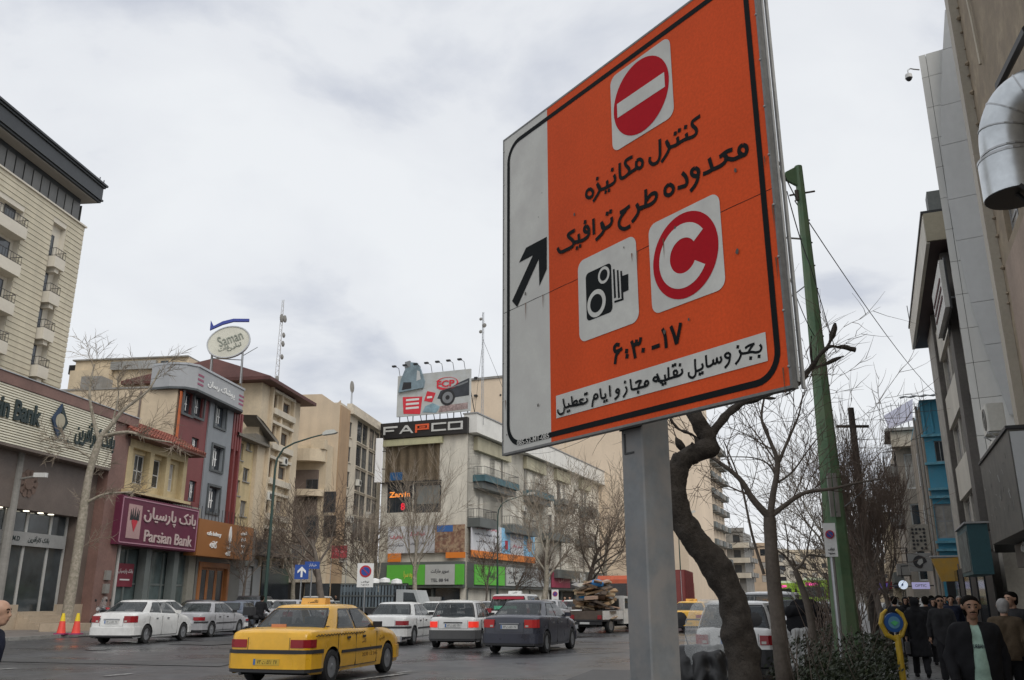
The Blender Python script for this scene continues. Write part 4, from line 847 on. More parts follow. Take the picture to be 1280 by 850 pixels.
 mt = M('grey neon letters', (.22, .24, .2), rough=.5); o = write(V, 'Saman', .1, z + .3, .8, mt, -.16, .0, .05, 1.9); o.rotation_euler = (0, -radians(24), 0); o = write(V, fa('تبلیغات'), .15, z - .45, .5, mt, -.16, 0, .05, 1.8); o.rotation_euler = (0, -radians(20), 0)
 b = MB()
 for a in (-1.2, 1.1): b.tube([(a, .3, 0), (a, .1, z - .5)], .06, 5); b.tube([(a, 1.6, 0), (a, .2, z + .4)], .04, 5)
 b.tube([(-1.2, .3, z - 1.3), (1.1, .3, z - 1.3)], .04, 5); b.tube([(1.1, .2, z - 1.0), (2.2, .2, z - .2)], .03, 5); b.build('leg_frame', m_steel, V)
 return s0, s1
MR = maroon_roof()
# block behind, seen over the roofs
Fb = Face(FL.p(MR[0] - 1.5, 5.5)[:2], 8)
def back_blocks():
 G = Face(at(94, 460, 72)[:2], 98); w = G.q(236, 450)[0]; zt = G.q(160, 463)[1]
 T = thing('rear_apartment_block', 'plain beige rear block with a white vent unit showing above the party wall', 'building', G.p(0), G.rot)
 z2 = G.q(170, 449)[1]; b = MB(); b.box(0, 0, 0, w, 8, z2); b.box(-.0, -.6, 0, w * .35, -.003, zt); b.build('wall', m_buff, T); a = G.q(141, 458); c = G.q(198, 450)
 part_box(T, 'coping', m_conc, -.2, -.2, z2 + .003, w, 8.2, z2 + .12); part_box(T, 'vent_unit', m_steel, a[0], -.35, a[1] - .4, c[0], -.003, c[1] - .1)
 a = G.q(201, 459); c = G.q(211, 451); part_box(T, 'window', GLASS, a[0], -.1, a[1], c[0], -.004, c[1]); part_box(T, 'roof_tank', m_black, G.q(92, 460)[0] - .8, .5, zt, G.q(104, 460)[0], 1.6, zt + .8)
back_blocks()
# ---- long cream block with tall windows -------------------------------------------------------
def cream_block():
 F = Face(FL.p(0, 0)[:2], 8); s0 = F.q(423, 560)[0]; s1 = F.q(476, 600)[0]; zt = F.q(440, 512)[1]
 c0 = F.q(434.5, 560)[0]; n = 5; cols = [F.q(p, 555)[0] for p in (440.5, 446.5, 453.5, 462, 468.5)]; fz = [F.q(447, p)[1] for p in (552, 583, 614, 645, 676)]
 ws = [(c - .2, z, c + 1.7, z + 2.3) for z in fz for c in cols[1:]] + [(cols[0] - 1.2, z, cols[0] - .4, z + 1.6) for z in fz]
 T = building('cream_apartment_block', 'long cream apartment block with rows of tall narrow windows at the side street', F, s0, s1, zt, 14, m_cream, ws, 'dark', 1, .4, .1, sill=m_cream, wy=.1, rev=.16)
 x = lambda s: s - s0
 part_box(T, 'corner_strip', M('orange beige render', (.42, .29, .18), var=.1, scale=.4, streak=.2), -.12, -.12, 0, x(c0), -.002, zt - .3); None
 part_box(T, 'cornice', m_cream, x(c0), -.5, zt - .6, x(s1) + .3, -.003, zt - .1); part_box(T, 'parapet', m_cream, x(c0), -.25, zt - .097, x(s1) + .2, .3, zt + .5)
 V = thing('water_tank_antenna', 'thin rooftop antenna pole with a round dish above the cream block', 'antenna', F.p(s0 + 12, 3, zt), F.rot); b = MB(); b.tube([(0, 0, 0), (0, 0, 4.5)], .05, 5); b.tube([(.5, 0, 0), (.3, 0, 4)], .04, 5); b.build('pole', m_steel, V); b = MB(); b.lathe([(.05, 0), (.7, .2), (.72, .26), (.05, .3)], 16, axis='y'); b.build('dish', m_conc, V, loc=(.2, -.2, 4.6))
 # gable wall on the side street, details measured on it
 G = Face(F.p(s0, 16)[:2], 98); gx = lambda a, q_: G.q(a, q_)     # from its back corner (left) to the front corner at s = 16
 sd_ = MB(); L0 = 16
 sd_.T = Matrix.Translation((0, 16, 0)) @ Matrix.Rotation(-pi / 2, 4, 'Z'); k0 = gx(403, 493)
 sd_.xz([(.0, 0), (L0, 0), (L0, zt + .2), (k0[0] + 1.6, k0[1] - 1.1), (k0[0], k0[1]), (.0, k0[1] + .1)], -.16, -.004); sd_.build('side_cladding', M('beige side render', (.60, .49, .36), var=.1, scale=.3, streak=.14), T)
 F3 = Face(F.p(s0 - 2.0, 16)[:2], 98); g1 = 15.6; z3 = F3.q(395, 562)[1]
 T3 = thing('round_balcony_block', 'lower beige block with a rounded corner balcony behind bare trees', 'building', F3.p(0, 0), F3.rot)
 g0 = F3.q(361, 600)[0]; b = MB(); b.box(g0, 0, 0, g1, 1.8, z3); b.build('wall', m_buff, T3)
 br = F3.q(399, 570)
 pr = [(g1 - 5.2, -.002)] + [(g1 - 2.5 + 2.5 * sin(a), -1.6 * cos(a)) for a in [radians(-75 + 15 * i) for i in range(11)]]
 for (za, zb_) in ((563, 578), (613, 621)):
  b = MB(); b.prism(pr + [(min(g1, pr[-1][0]), -.002)], F3.q(400, zb_)[1], F3.q(400, za)[1]); b.build('balcony', m_buff, T3)
 part_box(T3, 'parapet', m_buff, g0, -.05, z3 + .003, g1, 1.8, z3 + .5); part_box(T3, 'balcony_wall', m_buff, g1 - 1.4, -.9, F3.q(400, 563)[1] + .003, g1, -.01, F3.q(400, 551)[1])
 part_box(T3, 'dark_cladding', M('brown corrugated', (.13, .10, .085), var=.2, fine=4), g0, -.3, 0, F3.q(397, 620)[0], -.01, F3.q(380, 588)[1])
 for (p, q_) in ((405, 625), (384, 655), (384, 610), (405, 655)): c = F3.q(p, q_); window(T3, c[0], c[1] - 1.2, c[0] + 1.2, c[1] + .8, -.36 if p < 399 else -.06, 'dark', 1, 0, 0)
 part_box(T3, 'shop_fascia', M('pale shop fascia', (.42, .38, .32), rough=.6), g0, -1, 3.0, g1, -.52, 4.3)
 for k in range(5): part_box(T3, 'shop_front', GLASS if k % 2 else m_dark, g0 + .2 + k * 2.5, -.9, .2, g0 + 2.5 + k * 2.5, -.6, 2.9)
 part_box(T3, 'shop_wall', m_stone, g0, -.59, 0, g1, -.305, 2.99)
 V = thing('red_banner', 'red and pink banner hung over the side street entrance', 'banner', at(414, 698, 79), F3.rot); w_ = at(434, 698, 79).x - at(414, 698, 79).x; h_ = at(414, 682, 79).z - at(414, 698, 79).z
 part_box(V, 'cloth', M('red banner cloth', (.42, .07, .08), rough=.8, var=.25, scale=1.5, fine=6), 0, 0, 0, w_, .04, h_); write(V, fa('حراج'), w_ / 2, h_ / 2, h_ * .5, M('pink letters', (.6, .3, .3), var=0), -.001, 0, .01)
 b = MB(); b.tube([(0, .05, -2.4), (0, .05, h_)], .03, 5); b.tube([(w_, .05, -2.4), (w_, .05, h_)], .03, 5); b.build('banner_pole', m_steel, V)
cream_block()
# ================================================================ corner building with billboard, towers down the street
m_wall = M('stained cream stone', (.70, .66, .57), var=.12, scale=.5, fine=5, streak=.20)
m_corn = M('white cornice', (.72, .71, .67), var=.06, scale=.6, fine=4, streak=.1)
m_teal = M('teal balcony panel', (.055, .12, .14), rough=.6, var=.3, scale=1.2)
m_gry = M('grey balcony front', (.11, .12, .115), rough=.6, var=.2)
def corner_building():
 A = at(585, 526, 95); AZ = 22.
 FA = Face((A.x, A.y), 112); wl = FA.q(479, 560)[0]; FAo = Face(FA.p(wl)[:2], 112); W1 = -wl           # front face: x from 0 to W1
 FB = Face((A.x, A.y), AZ); zt = FA.q(585, 541)[1]; L = FB.q(761, 608)[0]
 T = thing('corner_building', 'cream corner building with white cornice, teal balconies and rows of shop signs', 'building', FAo.p(0), FAo.rot)
 f = lambda x, y: FAo.q(x, y); g = lambda x, y: FB.q(x, y)
 # front wall
 r1 = FAo.rect(484, 604, 515, 640); r2 = FAo.rect(517, 604, 551, 640); r0 = FAo.rect(482, 557, 549, 601)
 sh = (.4, .15, W1 - .4, f(540, 733)[1])
 b = MB(); wall_open(b, 0, W1, 0, zt, [r0, r1, r2, sh], 0, .4); shell(b, 0, W1, 0, zt, 26); b.build('front_wall', m_wall, T)
 for r in (r1, r2): window(T, *r, .15, 'dark', 2, .8, .0)
 mc = M('brown mesh curtain', (.16, .12, .075), rough=.8, var=.25, scale=1.5, fine=12, streak=.3)
 nb = 6; w_ = (r0[2] - r0[0]) / nb; hgt = r0[3] - r0[1]
 bb = MB(); n = 8
 k = bb.vs([(w_ * i / n, .10 + .07 * sin(2 * pi * i / n), z) for z in (0, hgt) for i in range(n + 1)])
 for i in range(n): bb.face((k + i, k + i + 1, k + n + 2 + i, k + n + 1 + i))
 cm = bb.mesh('mesh_curtain', mc)
 for i in range(nb): obj('mesh_curtain', cm, T, (r0[0] + i * w_, 0, r0[1]))
 a = f(487, 602); c = f(503, 590); part_box(T, 'blue_sheet', M('blue sheet', (.03, .12, .28), rough=.7, var=.3), a[0], .0, a[1] + .1, c[0], .03, c[1])
 part_box(T, 'lintel', M('yellow stone lintel', (.50, .48, .30)), r0[0] - .5, -.4, f(510, 557)[1], r0[2] + .4, -.003, f(510, 549)[1])
 part_box(T, 'window_ledge', m_dark, r0[0] - .3, -.35, r1[3] + .05, r0[2] + .3, -.003, r0[1] - .02)
 tn = M('lit orange shop letters', (1., .32, .06), emit=.7, var=0); c = f(499, 618); write(T, 'Zarrin', c[0], c[1], .6, tn, .12, .02, .03, 2.6)
 c = f(503, 633); write(T, '8', c[0], c[1], .8, M('lit red symbol', (.9, .03, .06), emit=.4, var=0), .12, .03, .03)
 a = f(520, 640); c = f(549, 629); part_box(T, 'pale_blind', M('dim grey blind', (.2, .21, .2)), a[0], .12, c[1], c[0], .14, f(530, 607)[1])
 # FAPCO board
 a, c = f(478, 550), f(586, 541); z1 = f(586, 522)[1]; z0 = f(586, 541)[1]; z0 = (z0 + f(478, 551)[1]) / 2
 S = thing('name_board', None, None); S.parent = T; part_box(S, 'board', M('black sign board', (.02, .018, .018), rough=.45), -.15, -.55, z0, W1 + .15, -.02, z1)
 mw = M('pale grey letters', (.62, .62, .60), rough=.4, metal=.2, var=0); ml = M('orange red letter', (.75, .12, .04), rough=.5, var=0); zc = (z0 + z1) / 2; h = (z1 - z0) * .52; cw = W1 / 5.2
 for i, ch in enumerate('FAPCO'):
  x0 = .3 + i * cw; x1 = x0 + cw * .88; t = h * .2; L_ = x1 - x0; q = lambda *r: b.box(x0 + r[0] * L_, -.64, zc - h / 2 + r[1] * h, x0 + r[2] * L_, -.553, zc - h / 2 + r[3] * h); b = MB()
  if ch == 'F': q(0, .78, 1, 1); q(0, 0, .13, .775); q(.135, .36, .75, .55)
  if ch == 'A': b.xz([(x0, zc - h / 2), (x0 + .14 * L_, zc - h / 2), (x0 + .48 * L_, zc + h * .28), (x0 + .66 * L_, zc - h * .06), (x0 + .35 * L_, zc - h * .06), (x0 + .25 * L_, zc - h * .25), (x0 + .76 * L_, zc - h * .25), (x0 + .88 * L_, zc - h / 2), (x0 + L_, zc - h / 2), (x0 + .58 * L_, zc + h / 2), (x0 + .42 * L_, zc + h / 2)][::-1], -.64, -.553)
  if ch == 'P': q(0, .8, .95, 1); q(0, 0, .13, .795); q(.135, .3, .95, .48); q(.82, .485, .95, .795); q(.3, .56, .7, .7)
  if ch == 'C': q(0, .8, 1, 1); q(0, .2, .13, .795); q(0, 0, 1, .195)
  if ch == 'O': q(0, .8, 1, 1); q(0, .2, .13, .795); q(0, 0, 1, .195); q(.87, .2, 1, .795)
  b.build('letter', ml if ch == 'P' else mw, S)
 # billboard on the roof
 BF = Face(FAo.p(0, .6)[:2], 112); u = lambda x, y: BF.q(x, y); p0 = u(496, 521); p1 = u(588, 514); zb = (p0[1] + p1[1]) / 2; zt2 = (u(496, 469)[1] + u(588, 463)[1]) / 2; x0, x1 = p0[0], p1[0]
 Bd = thing('billboard', 'rooftop oil advertising billboard with bottle, car and red panels above the corner building', 'billboard', BF.p(x0, 0, zb), BF.rot); Wb, Hb = x1 - x0, zt2 - zb
 part_box(Bd, 'panel', M('silver poster', (.46, .47, .45), rough=.5, var=.1, scale=.6, hue=(.5, .52, .52)), 0, -.1, 0, Wb, .15, Hb)
 mrp = M('red poster square', (.62, .03, .05), rough=.6, var=.1)
 U = lambda x, z: (x * Wb, z * Hb)
 b = MB(); b.xz([U(.10, .06), U(.33, .02), U(.355, .44), U(.08, .47)][::1], -.13, -.102); b.build('red_square', mrp, Bd); b = MB(); b.xz([U(.38, .33), U(.49, .28), U(.535, .50), U(.42, .56)], -.13, -.102); b.build('red_square', mrp, Bd)
 for k, z in enumerate((.36, .26, .16)):
  b = MB(); b.box(*( (.13 + .0) * Wb, -.145, z * Hb, .31 * Wb, -.132, (z + .05) * Hb)); b.build('poster_text', M('poster white', (.7, .7, .68), var=0), Bd)
 b = MB(); b.box(.42 * Wb, -.145, .38 * Hb, .49 * Wb, -.132, .43 * Hb); b.build('poster_text', MATS['poster white'], Bd)
 mb = M('blue silver bottle', (.20, .27, .31), rough=.4, var=.2, scale=1)
 b = MB(); b.xz([U(*q) for q in ((.03, .58), (.37, .64), (.385, .80), (.33, 1.10), (.28, 1.27), (.19, 1.30), (.12, 1.16), (.06, .90))], -.38, -.105); bt = b.build('bottle', mb, Bd); bt.modifiers.clear()
 b = MB(); b.xz([U(*q) for q in ((.11, 1.16), (.19, 1.19), (.18, 1.34), (.11, 1.32))], -.40, -.15); b.build('bottle_cap', M('grey cap', (.22, .23, .24), rough=.5), bt)
 b = MB(); b.xz([U(*q) for q in ((.28, .82), (.34, .85), (.32, 1.05), (.285, 1.08))], -.395, -.381); b.build('handle_hole', M('pale poster grey', (.5, .52, .52), var=0), bt)
 b = MB(); b.xz([U(*q) for q in ((.08, .63), (.21, .65), (.21, .80), (.10, .82))], -.395, -.381); b.build('bottle_label', m_black, bt)
 b = MB(); b.xz([U(*q) for q in ((.56, .36), (.60, .34), (.66, .24), (.74, .24), (.79, .35), (.985, .37), (.985, .78), (.86, .70), (.74, .60), (.60, .53))], -.13, -.102); car = b.build('car_picture', M('dark car print', (.04, .045, .055), rough=.45, var=.3, fine=3), Bd)
 for k, (r, m_) in enumerate(((.105, m_black), (.075, M('rim print', (.2, .21, .22))), (.03, m_black))): b = MB(); b.lathe([(r * Wb * .95, -.004), (r * Wb * .95, 0)], 20, (.70 * Wb, -.133 - .006 * k, .36 * Hb), 'y'); b.build('wheel_print', m_, car)
 b = MB(); b.xz([U(.62, .55), U(.86, .62), U(.97, .68), U(.97, .72), U(.86, .66), U(.74, .60)], -.15, -.14); b.build('window_print', MATS['rim print'], car)
 b = MB(); b.xz([U(*q) for q in ((.36, .06), (.55, .02), (.60, .16), (.50, .26), (.40, .2))], -.13, -.102); b.build('splash_print', M('splash blue', (.22, .33, .38), var=.3, fine=6), Bd)
 b = MB(); b.xz([U(*q) for q in ((.58, .02), (.97, .05), (.97, .20), (.60, .17))], -.12, -.102); b.build('ground_print', M('pinkish print', (.32, .24, .23), var=.4, scale=3, fine=12), Bd)
 lg = thing('logo', None, None); lg.parent = Bd; c = U(.68, .70); b = MB(); n = 28; t0 = radians(215)
 Pn = [(c[0] + .16 * Wb * cos(t0 + 5.2 * i / n) * 1.0, c[1] + .125 * Hb * 1.25 * sin(t0 + 5.2 * i / n)) for i in range(n + 1)]; Pi = [(c[0] + .01 * Wb + .13 * Wb * cos(t0 + 5.2 * i / n), c[1] + .02 * Hb + .10 * Hb * 1.25 * sin(t0 + 5.2 * i / n)) for i in range(n + 1)]
 for i in range(n): b.xz([Pi[i], Pn[i], Pn[i + 1], Pi[i + 1]], -.13, -.104)
 b.build('logo_ring', mrp, lg); write(lg, 'FCP', c[0] - .01 * Wb, c[1], Hb * .16, mrp, -.131, .03, .02, Wb * .24)
 for k in range(7):
  bx = MB(); xx = Wb * (.02 + .15 * k); top = Hb + 1.0; bx.tube([(xx, .1, Hb - .05), (xx - .05, -.2, top - .1), (xx - .2, -.9, top)], .035, 5); bx.box(xx - .45, -1.15, top - .12, xx + .0, -.8, top + .06); bx.build('spotlight', m_black, Bd)
 bx = MB()
 for k in range(6): xx = Wb * (.03 + .185 * k); bx.tube([(xx, .2, -1.8), (xx, .2, .02)], .06, 5); bx.tube([(xx, 3, -1.6), (xx, .25, Hb * .8)], .05, 5)
 bx.tube([(0, .2, -.8), (Wb, .2, -.8)], .05, 5); bx.build('support_frame', m_black, Bd)
 mm = Vector(BF.p(x1 + 1.0, 1.0, zb)); ht = at(597, 390, 96).z - zb
 Am = thing('roof_mast', 'lattice radio mast standing beside the rooftop billboard', 'antenna mast', mm, BF.rot); b = MB()
 for k in range(3): b.tube([(.16 * cos(k * 2.1), .16 * sin(k * 2.1), -1.5), (.09 * cos(k * 2.1), .09 * sin(k * 2.1), ht)], .028, 4)
 for i in range(30): z = ht * i / 30; k = i % 3; b.tube([(.15 * cos(k * 2.1), .15 * sin(k * 2.1), z), (.14 * cos((k + 1) * 2.1), .14 * sin((k + 1) * 2.1), z + ht / 30)], .016, 4)
 b.build('lattice', m_steel, Am)
 for z, r in ((.86, .28), (.8, .22), (.93, .2)): b = MB(); b.lathe([(.03, 0), (r, .1), (.05, .16)], 10, axis='y'); b.build('dish', m_conc, Am, loc=(.2 if r > .25 else -.25, -.2, ht * z))
 b = MB(); b.tube([(0, 0, ht * .72), (5.0, -2, -2.0)], .02, 4); b.tube([(0, 0, ht * .72), (-3.5, 5, -1.5)], .02, 4); b.build('guy_wire', m_wires, Am)
 # ---------------- long street side (its own part group, local frame along FB)
 B = thing('street_side', None, None); B.parent = T
 B.matrix_parent_inverse = Matrix.Identity(4)
 Mw = Matrix.Translation(FB.p(0)) @ Matrix.Rotation(FB.rot, 4, 'Z'); Tw = Matrix.Translation(FAo.p(0)) @ Matrix.Rotation(FAo.rot, 4, 'Z'); B.matrix_local = Tw.inverted() @ Mw
 lev = [g(610, 598)[1], g(610, 642)[1]]; fl = 3.55; zl = [g(625, 612)[1], g(600, 656)[1]]
 fz = [4.6 + 0 * k for k in range(1)]
 zg = g(624, 733)[1]; zg1 = g(624, 707)[1]; zp0 = g(624, 692)[1]; zp1 = g(624, 660)[1]
 FBo = Face(FB.p(0, -1.5)[:2], AZ); z_b1 = FBo.q(600, 646)[1]; z_b2 = FBo.q(625, 598)[1]; st = z_b2 - z_b1; z_b3 = z_b2 + st
 h_ = lambda p: FBo.q(p, 600)[0]; bays = [(h_(607), h_(649)), (h_(668), h_(692)), (h_(705), h_(722)), (h_(735), h_(746))]
 lo_bays = [(h_(575), h_(622)), (h_(641), h_(672)), (h_(690), h_(712)), (h_(729), h_(744))]
 ops = []
 for a, c in bays:
  m = (c - a); ops += [(a + m * .2, z_b2 + .1, a + m * .45, z_b2 + 2.6), (a + m * .6, z_b2 + .1, a + m * .8, z_b2 + 2.4)]
 for a, c in lo_bays:
  a = max(a, .4); m = (c - a); ops += [(a + m * .35, z_b1 + .1, a + m * .55, z_b1 + 2.5), (a + m * .66, z_b1 + .1, a + m * .85, z_b1 + 2.5)]; ops += [(a + m * .3, z_b1 - st + .6, a + m * .7, z_b1 - st + 2.2)] if a > 30 else []
 o2 = [(g(641, 580)[0] + 7 * k, z_b2 - st * .0 + st * .15, g(641, 580)[0] + 7 * k + 1.0, z_b2 + st * .6) for k in range(0)]
 b = MB(); wall_open(b, .02, L, 0, zt, ops + [(.5, .15, L - .5, zg)], 0, .35); shell(b, .02, L, 0, zt, .6); b.build('side_wall', m_wall, B)
 for r in ops: window(B, *r, .12, 'alu', 1, 0, .35)
 for i, (a, c) in enumerate(bays):
  part_box(B, 'bay_wall', M('yellowed bay panel', (.42, .39, .28), var=.15, streak=.25), a, -.5, z_b2 + 2.7, c, -.004, zt - .15)
  part_box(B, 'balcony', m_teal if i < 2 else m_gry, a - .1, -1.5, z_b2 - .75, c + .1, -.004, z_b2 - .05); railing(B, a, c, -1.4, -.1, z_b2 - .05, .9, .35)
  b = MB(); b.prism([(a + .1, -1.1), (c - .1, -1.1), (c - .1, -.01), (a + .1, -.01)], z_b2 - 1.5, z_b2 - .76); b.build('balcony_soffit', m_gry, B)
 for i, (a, c) in enumerate(lo_bays):
  a = max(a, .2); part_box(B, 'balcony', m_gry, a, -1.5, z_b1 - 1.0, c, -.004, z_b1 - .05); railing(B, a, c, -1.4, -.1, z_b1 - .05, .95, .3)
  if i > 1: part_box(B, 'balcony', m_gry, a + 2, -1.5, z_b1 - st - 1.0, c + 2, -.004, z_b1 - st - .05)
 for a in (g(626, 650)[0], g(655, 600)[0], g(698, 600)[0], g(727, 620)[0]): part_box(B, 'drain_pipe', m_conc, a, -.2, zg1, a + .14, -.05, zt - .1)
 e = zt + 1.05
 b = MB(); b.prism([(-.02, -1.1), (L + 1, -1.1), (L + 1, .5), (-.02, .5)], zt + .0, zt + 2.1); b.build('cornice', m_corn, B); part_box(B, 'cornice_cap', M('grey cap metal', (.3, .3, .3), rough=.5), -.1, -1.2, zt + 2.103, L + 1.1, .6, zt + 2.25)
 part_box(T, 'parapet', m_corn, 0, .05, zt + .003, W1 - .02, .4, zt + 1.3)
 # ---- posters and shop signs: on the front face and on the street side
 def sign(par, F_, x0, y0, x1, y1, mat, name='shop_sign', off=-.55, words=(), th=.12, fix=None):
  a = F_.q(x0, y1); c = F_.q(x1, y1); d = F_.q(x1, y0); z0 = a[1] if fix is None else fix[0]; z1 = d[1] if fix is None else fix[1]
  sx0, sx1 = a[0], c[0]
  S_ = thing(name, None, None); S_.parent = par; part_box(S_, 'panel', mat, sx0, off, z0, sx1 - .03, off + th, z1)
  for (s_, u_, v_, hgt_, mt_, ww) in words: write(S_, s_, sx0 + (sx1 - sx0) * u_, z0 + (z1 - z0) * v_, (z1 - z0) * hgt_, mt_, off - .003, .01, .02, (sx1 - sx0) * ww if ww else None)
  return S_, sx0, z0, sx1, z1
 mk = M('dark print', (.05, .05, .06), var=0); mb_ = M('blue print', (.05, .15, .4), var=0); mrd = M('red print', (.5, .03, .06), var=0); mo2 = M('orange strip print', (.75, .22, .03), rough=.6, var=.05); mpo = M('white poster', (.62, .63, .66), rough=.5, var=.06); mgn = M('bright green sign', (.12, .48, .06), rough=.5, var=.08); mgw = M('grey white sign', (.48, .49, .47), rough=.5, var=.08)
 fp = (f(545, 691)[1], f(545, 657)[1]); fo = (fp[0] - .02, fp[0] + (fp[1] - fp[0]) * .18)
 sign(T, FAo, 487, 657, 509, 691, mpo, 'poster', -.5, [(fa('تخفیف'), .5, .6, .2, mrd, .7), (fa('لبنیات تازه'), .5, .3, .12, mk, .8)], fix=fp)
 sign(T, FAo, 509, 657, 546, 691, M('grey lilac poster', (.5, .5, .52), var=.15, scale=1), 'poster', -.5, [(fa('فروشگاه بزرگ'), .4, .7, .18, mrd, .5), (fa('انواع شیرینی'), .4, .35, .14, mk, .5)], fix=fp)
 S_, a0, z0, a1, z1 = sign(T, FAo, 546, 657, 583, 691, M('brown food poster', (.20, .10, .07), var=.4, scale=1.3, fine=5, hue=(.40, .28, .18)), 'poster', -.5, fix=fp); part_box(S_, 'blue_band', mb_, a0 + .2, -.52, z1 - (z1 - z0) * .25, a0 + (a1 - a0) * .6, -.503, z1 - .05)
 part_box(T, 'orange_strip', mo2, f(488, 691)[0], -.53, fo[0], f(583, 691)[0], -.40, fo[0] + .7) if False else None
 fp2 = (zp0, zp1); x_ = g(583, 690)[0]
 s1_ = sign(B, FB, 584, 660, 622, 692, mpo, 'poster', -.5, [(fa('قصابی ممتاز'), .5, .85, .13, mrd, .7), (fa('انواع گوشت تازه'), .5, .6, .12, mk, .8), (fa('مرغ و ماهی'), .5, .35, .12, mk, .7)], fix=fp2)
 s2_ = sign(B, FB, 622, 660, 633, 692, M('light blue poster', (.25, .5, .72), var=.2), 'poster', -.5, fix=fp2); part_box(s2_[0], 'red_figure', mrd, s2_[1] + 1, -.52, s2_[2] + .5, s2_[3] - .8, -.503, s2_[4] - 1.4)
 sign(B, FB, 633, 660, 650, 692, mpo, 'poster', -.5, [(fa('خدمات ویژه'), .5, .7, .16, mb_, .8), (fa('ارسال رایگان'), .5, .35, .14, mrd, .7)], fix=fp2)
 s3_ = sign(B, FB, 650, 660, 664, 692, MATS['light blue poster'], 'poster', -.5, fix=fp2); b = MB(); b.lathe([(.9, -.02), (.9, 0)], 16, ((s3_[1] + s3_[3]) / 2, -.503, (s3_[2] + s3_[4]) / 2), 'y'); b.build('round_face', M('skin print', (.5, .3, .22), var=0), s3_[0])
 part_box(B, 'orange_strip', mo2, g(584, 690)[0], -.56, zp0 - .75, g(664, 690)[0], -.43, zp0 - .003); part_box(T, 'orange_strip', mo2, f(560, 690)[0], -.56, fp[0] - .6, f(584, 690)[0], -.43, fp[0] - .003)
 part_box(T, 'orange_strip', mo2, f(488, 690)[0], -.56, fp[0] - .9, f(504, 690)[0], -.43, fp[0] - .003)
 gz = (f(545, 731)[1], f(545, 706)[1]); sign(T, FAo, 488, 706, 536, 731, mgn, off=-.9, fix=gz, words=[(fa('میوه سرا'), .6, .5, .4, M('yellow print', (.7, .6, .1), var=0), .3)]); sign(T, FAo, 536, 706, 573, 731, mgw, off=-.93, fix=gz, words=[(fa('سوپر مارکت'), .5, .65, .25, mk, .6), ('TEL 88 94', .5, .22, .16, mk, .6)]); sign(T, FAo, 573, 706, 584.5, 731, mgn, off=-.9, fix=gz)
 gz2 = gz
 for (x0, x1, m_, wds) in ((584, 622, mgn, [(fa('فروشگاه'), .55, .5, .4, mk, .2)]), (624, 641, mgw, [(fa('کفش ملی'), .5, .75, .22, mk, .8), (fa('پوشاک'), .5, .45, .2, mk, .6), (fa('چرم اصل'), .5, .18, .18, mk, .8)]), (641, 664, M('silver grey sign', (.36, .38, .38), var=.08), [('COOPER', .35, .62, .28, mk, .5)]), (664, 680, MATS['silver grey sign'], [(fa('مد'), .5, .5, .3, mk, .3)]), (682, 705, M('maroon pink sign', (.30, .035, .08), rough=.5), [(fa('گل'), .5, .55, .5, M('pink letters', (.6, .3, .3), var=0), .3)]), (705, 718, M('dark sign', (.05, .05, .055)), [('KIRCH', .5, .5, .25, m_wtxt, .7)]), (718, 730, mgw, [(fa('گالری'), .5, .5, .3, mk, .6)]), (732, 758, M('dirty white awning', (.45, .44, .40), var=.3, scale=1.5), [])):
  sign(B, FB, x0, 707, x1, 733, m_, off=-.9, words=wds, fix=gz2)
 part_box(B, 'fascia_back', m_gry, .3, -.75, gz[0] - .3, L - .2, -.002, gz[1] + .3); part_box(T, 'fascia_back', m_gry, .1, -.75, gz[0] - .3, W1 - .05, -.002, gz[1] + .3)
 # shopfronts
 for i in range(9):
  a = .6 + i * (L - 1.2) / 9; part_box(B, 'shop_front', [GLASS, m_dark, m_dark][i % 3], a, .2, .2, a + (L - 1.2) / 9 - .4, .24, zg - .4); part_box(B, 'shop_pier', m_gry, a - .35, -.05, .12, a - .02, .34, zg - .35)
 for i in range(3):
  a = .5 + i * (W1 - 1) / 3; part_box(T, 'shop_front', [GLASS, m_dark, GLASS][i], a, .2, .2, a + (W1 - 1) / 3 - .3, .24, gz[0] - .4); part_box(T, 'shop_pier', m_gry, a - .3, -.05, .12, a - .02, .34, gz[0] - .35)
 part_box(T, 'entrance_wall', M('pale entrance wall', (.34, .34, .33)), f(503, 750)[0], -.4, .12, f(552, 750)[0], -.06, f(530, 746)[1])
 c = f(503, 730); b = MB()
 return FAo, FB, W1, L, zt
CB = corner_building()
def gap_panel():  # white panel stands in for the bright sky in the narrow gap
 p = at(476, 575, 93); T = thing('white_box', 'tall blank white light box on the corner building beside the narrow gap', 'sign', (p.x - .6, p.y, at(476, 603, 93).z), 0); h = at(476, 548, 93).z - at(476, 603, 93).z
 b = MB(); b.bbox(0, -.15, 0, .75, .15, h, .05); b.build('box', M('milky white sheet', (.8, .8, .8), rough=.4, var=0), T); b = MB(); b.tube([(.7, 0, h * .3), (1.1, 0, h * .3)], .05, 5); b.tube([(.7, 0, h * .7), (1.1, 0, h * .7)], .05, 5); b.build('bracket', m_black, T)
gap_panel()
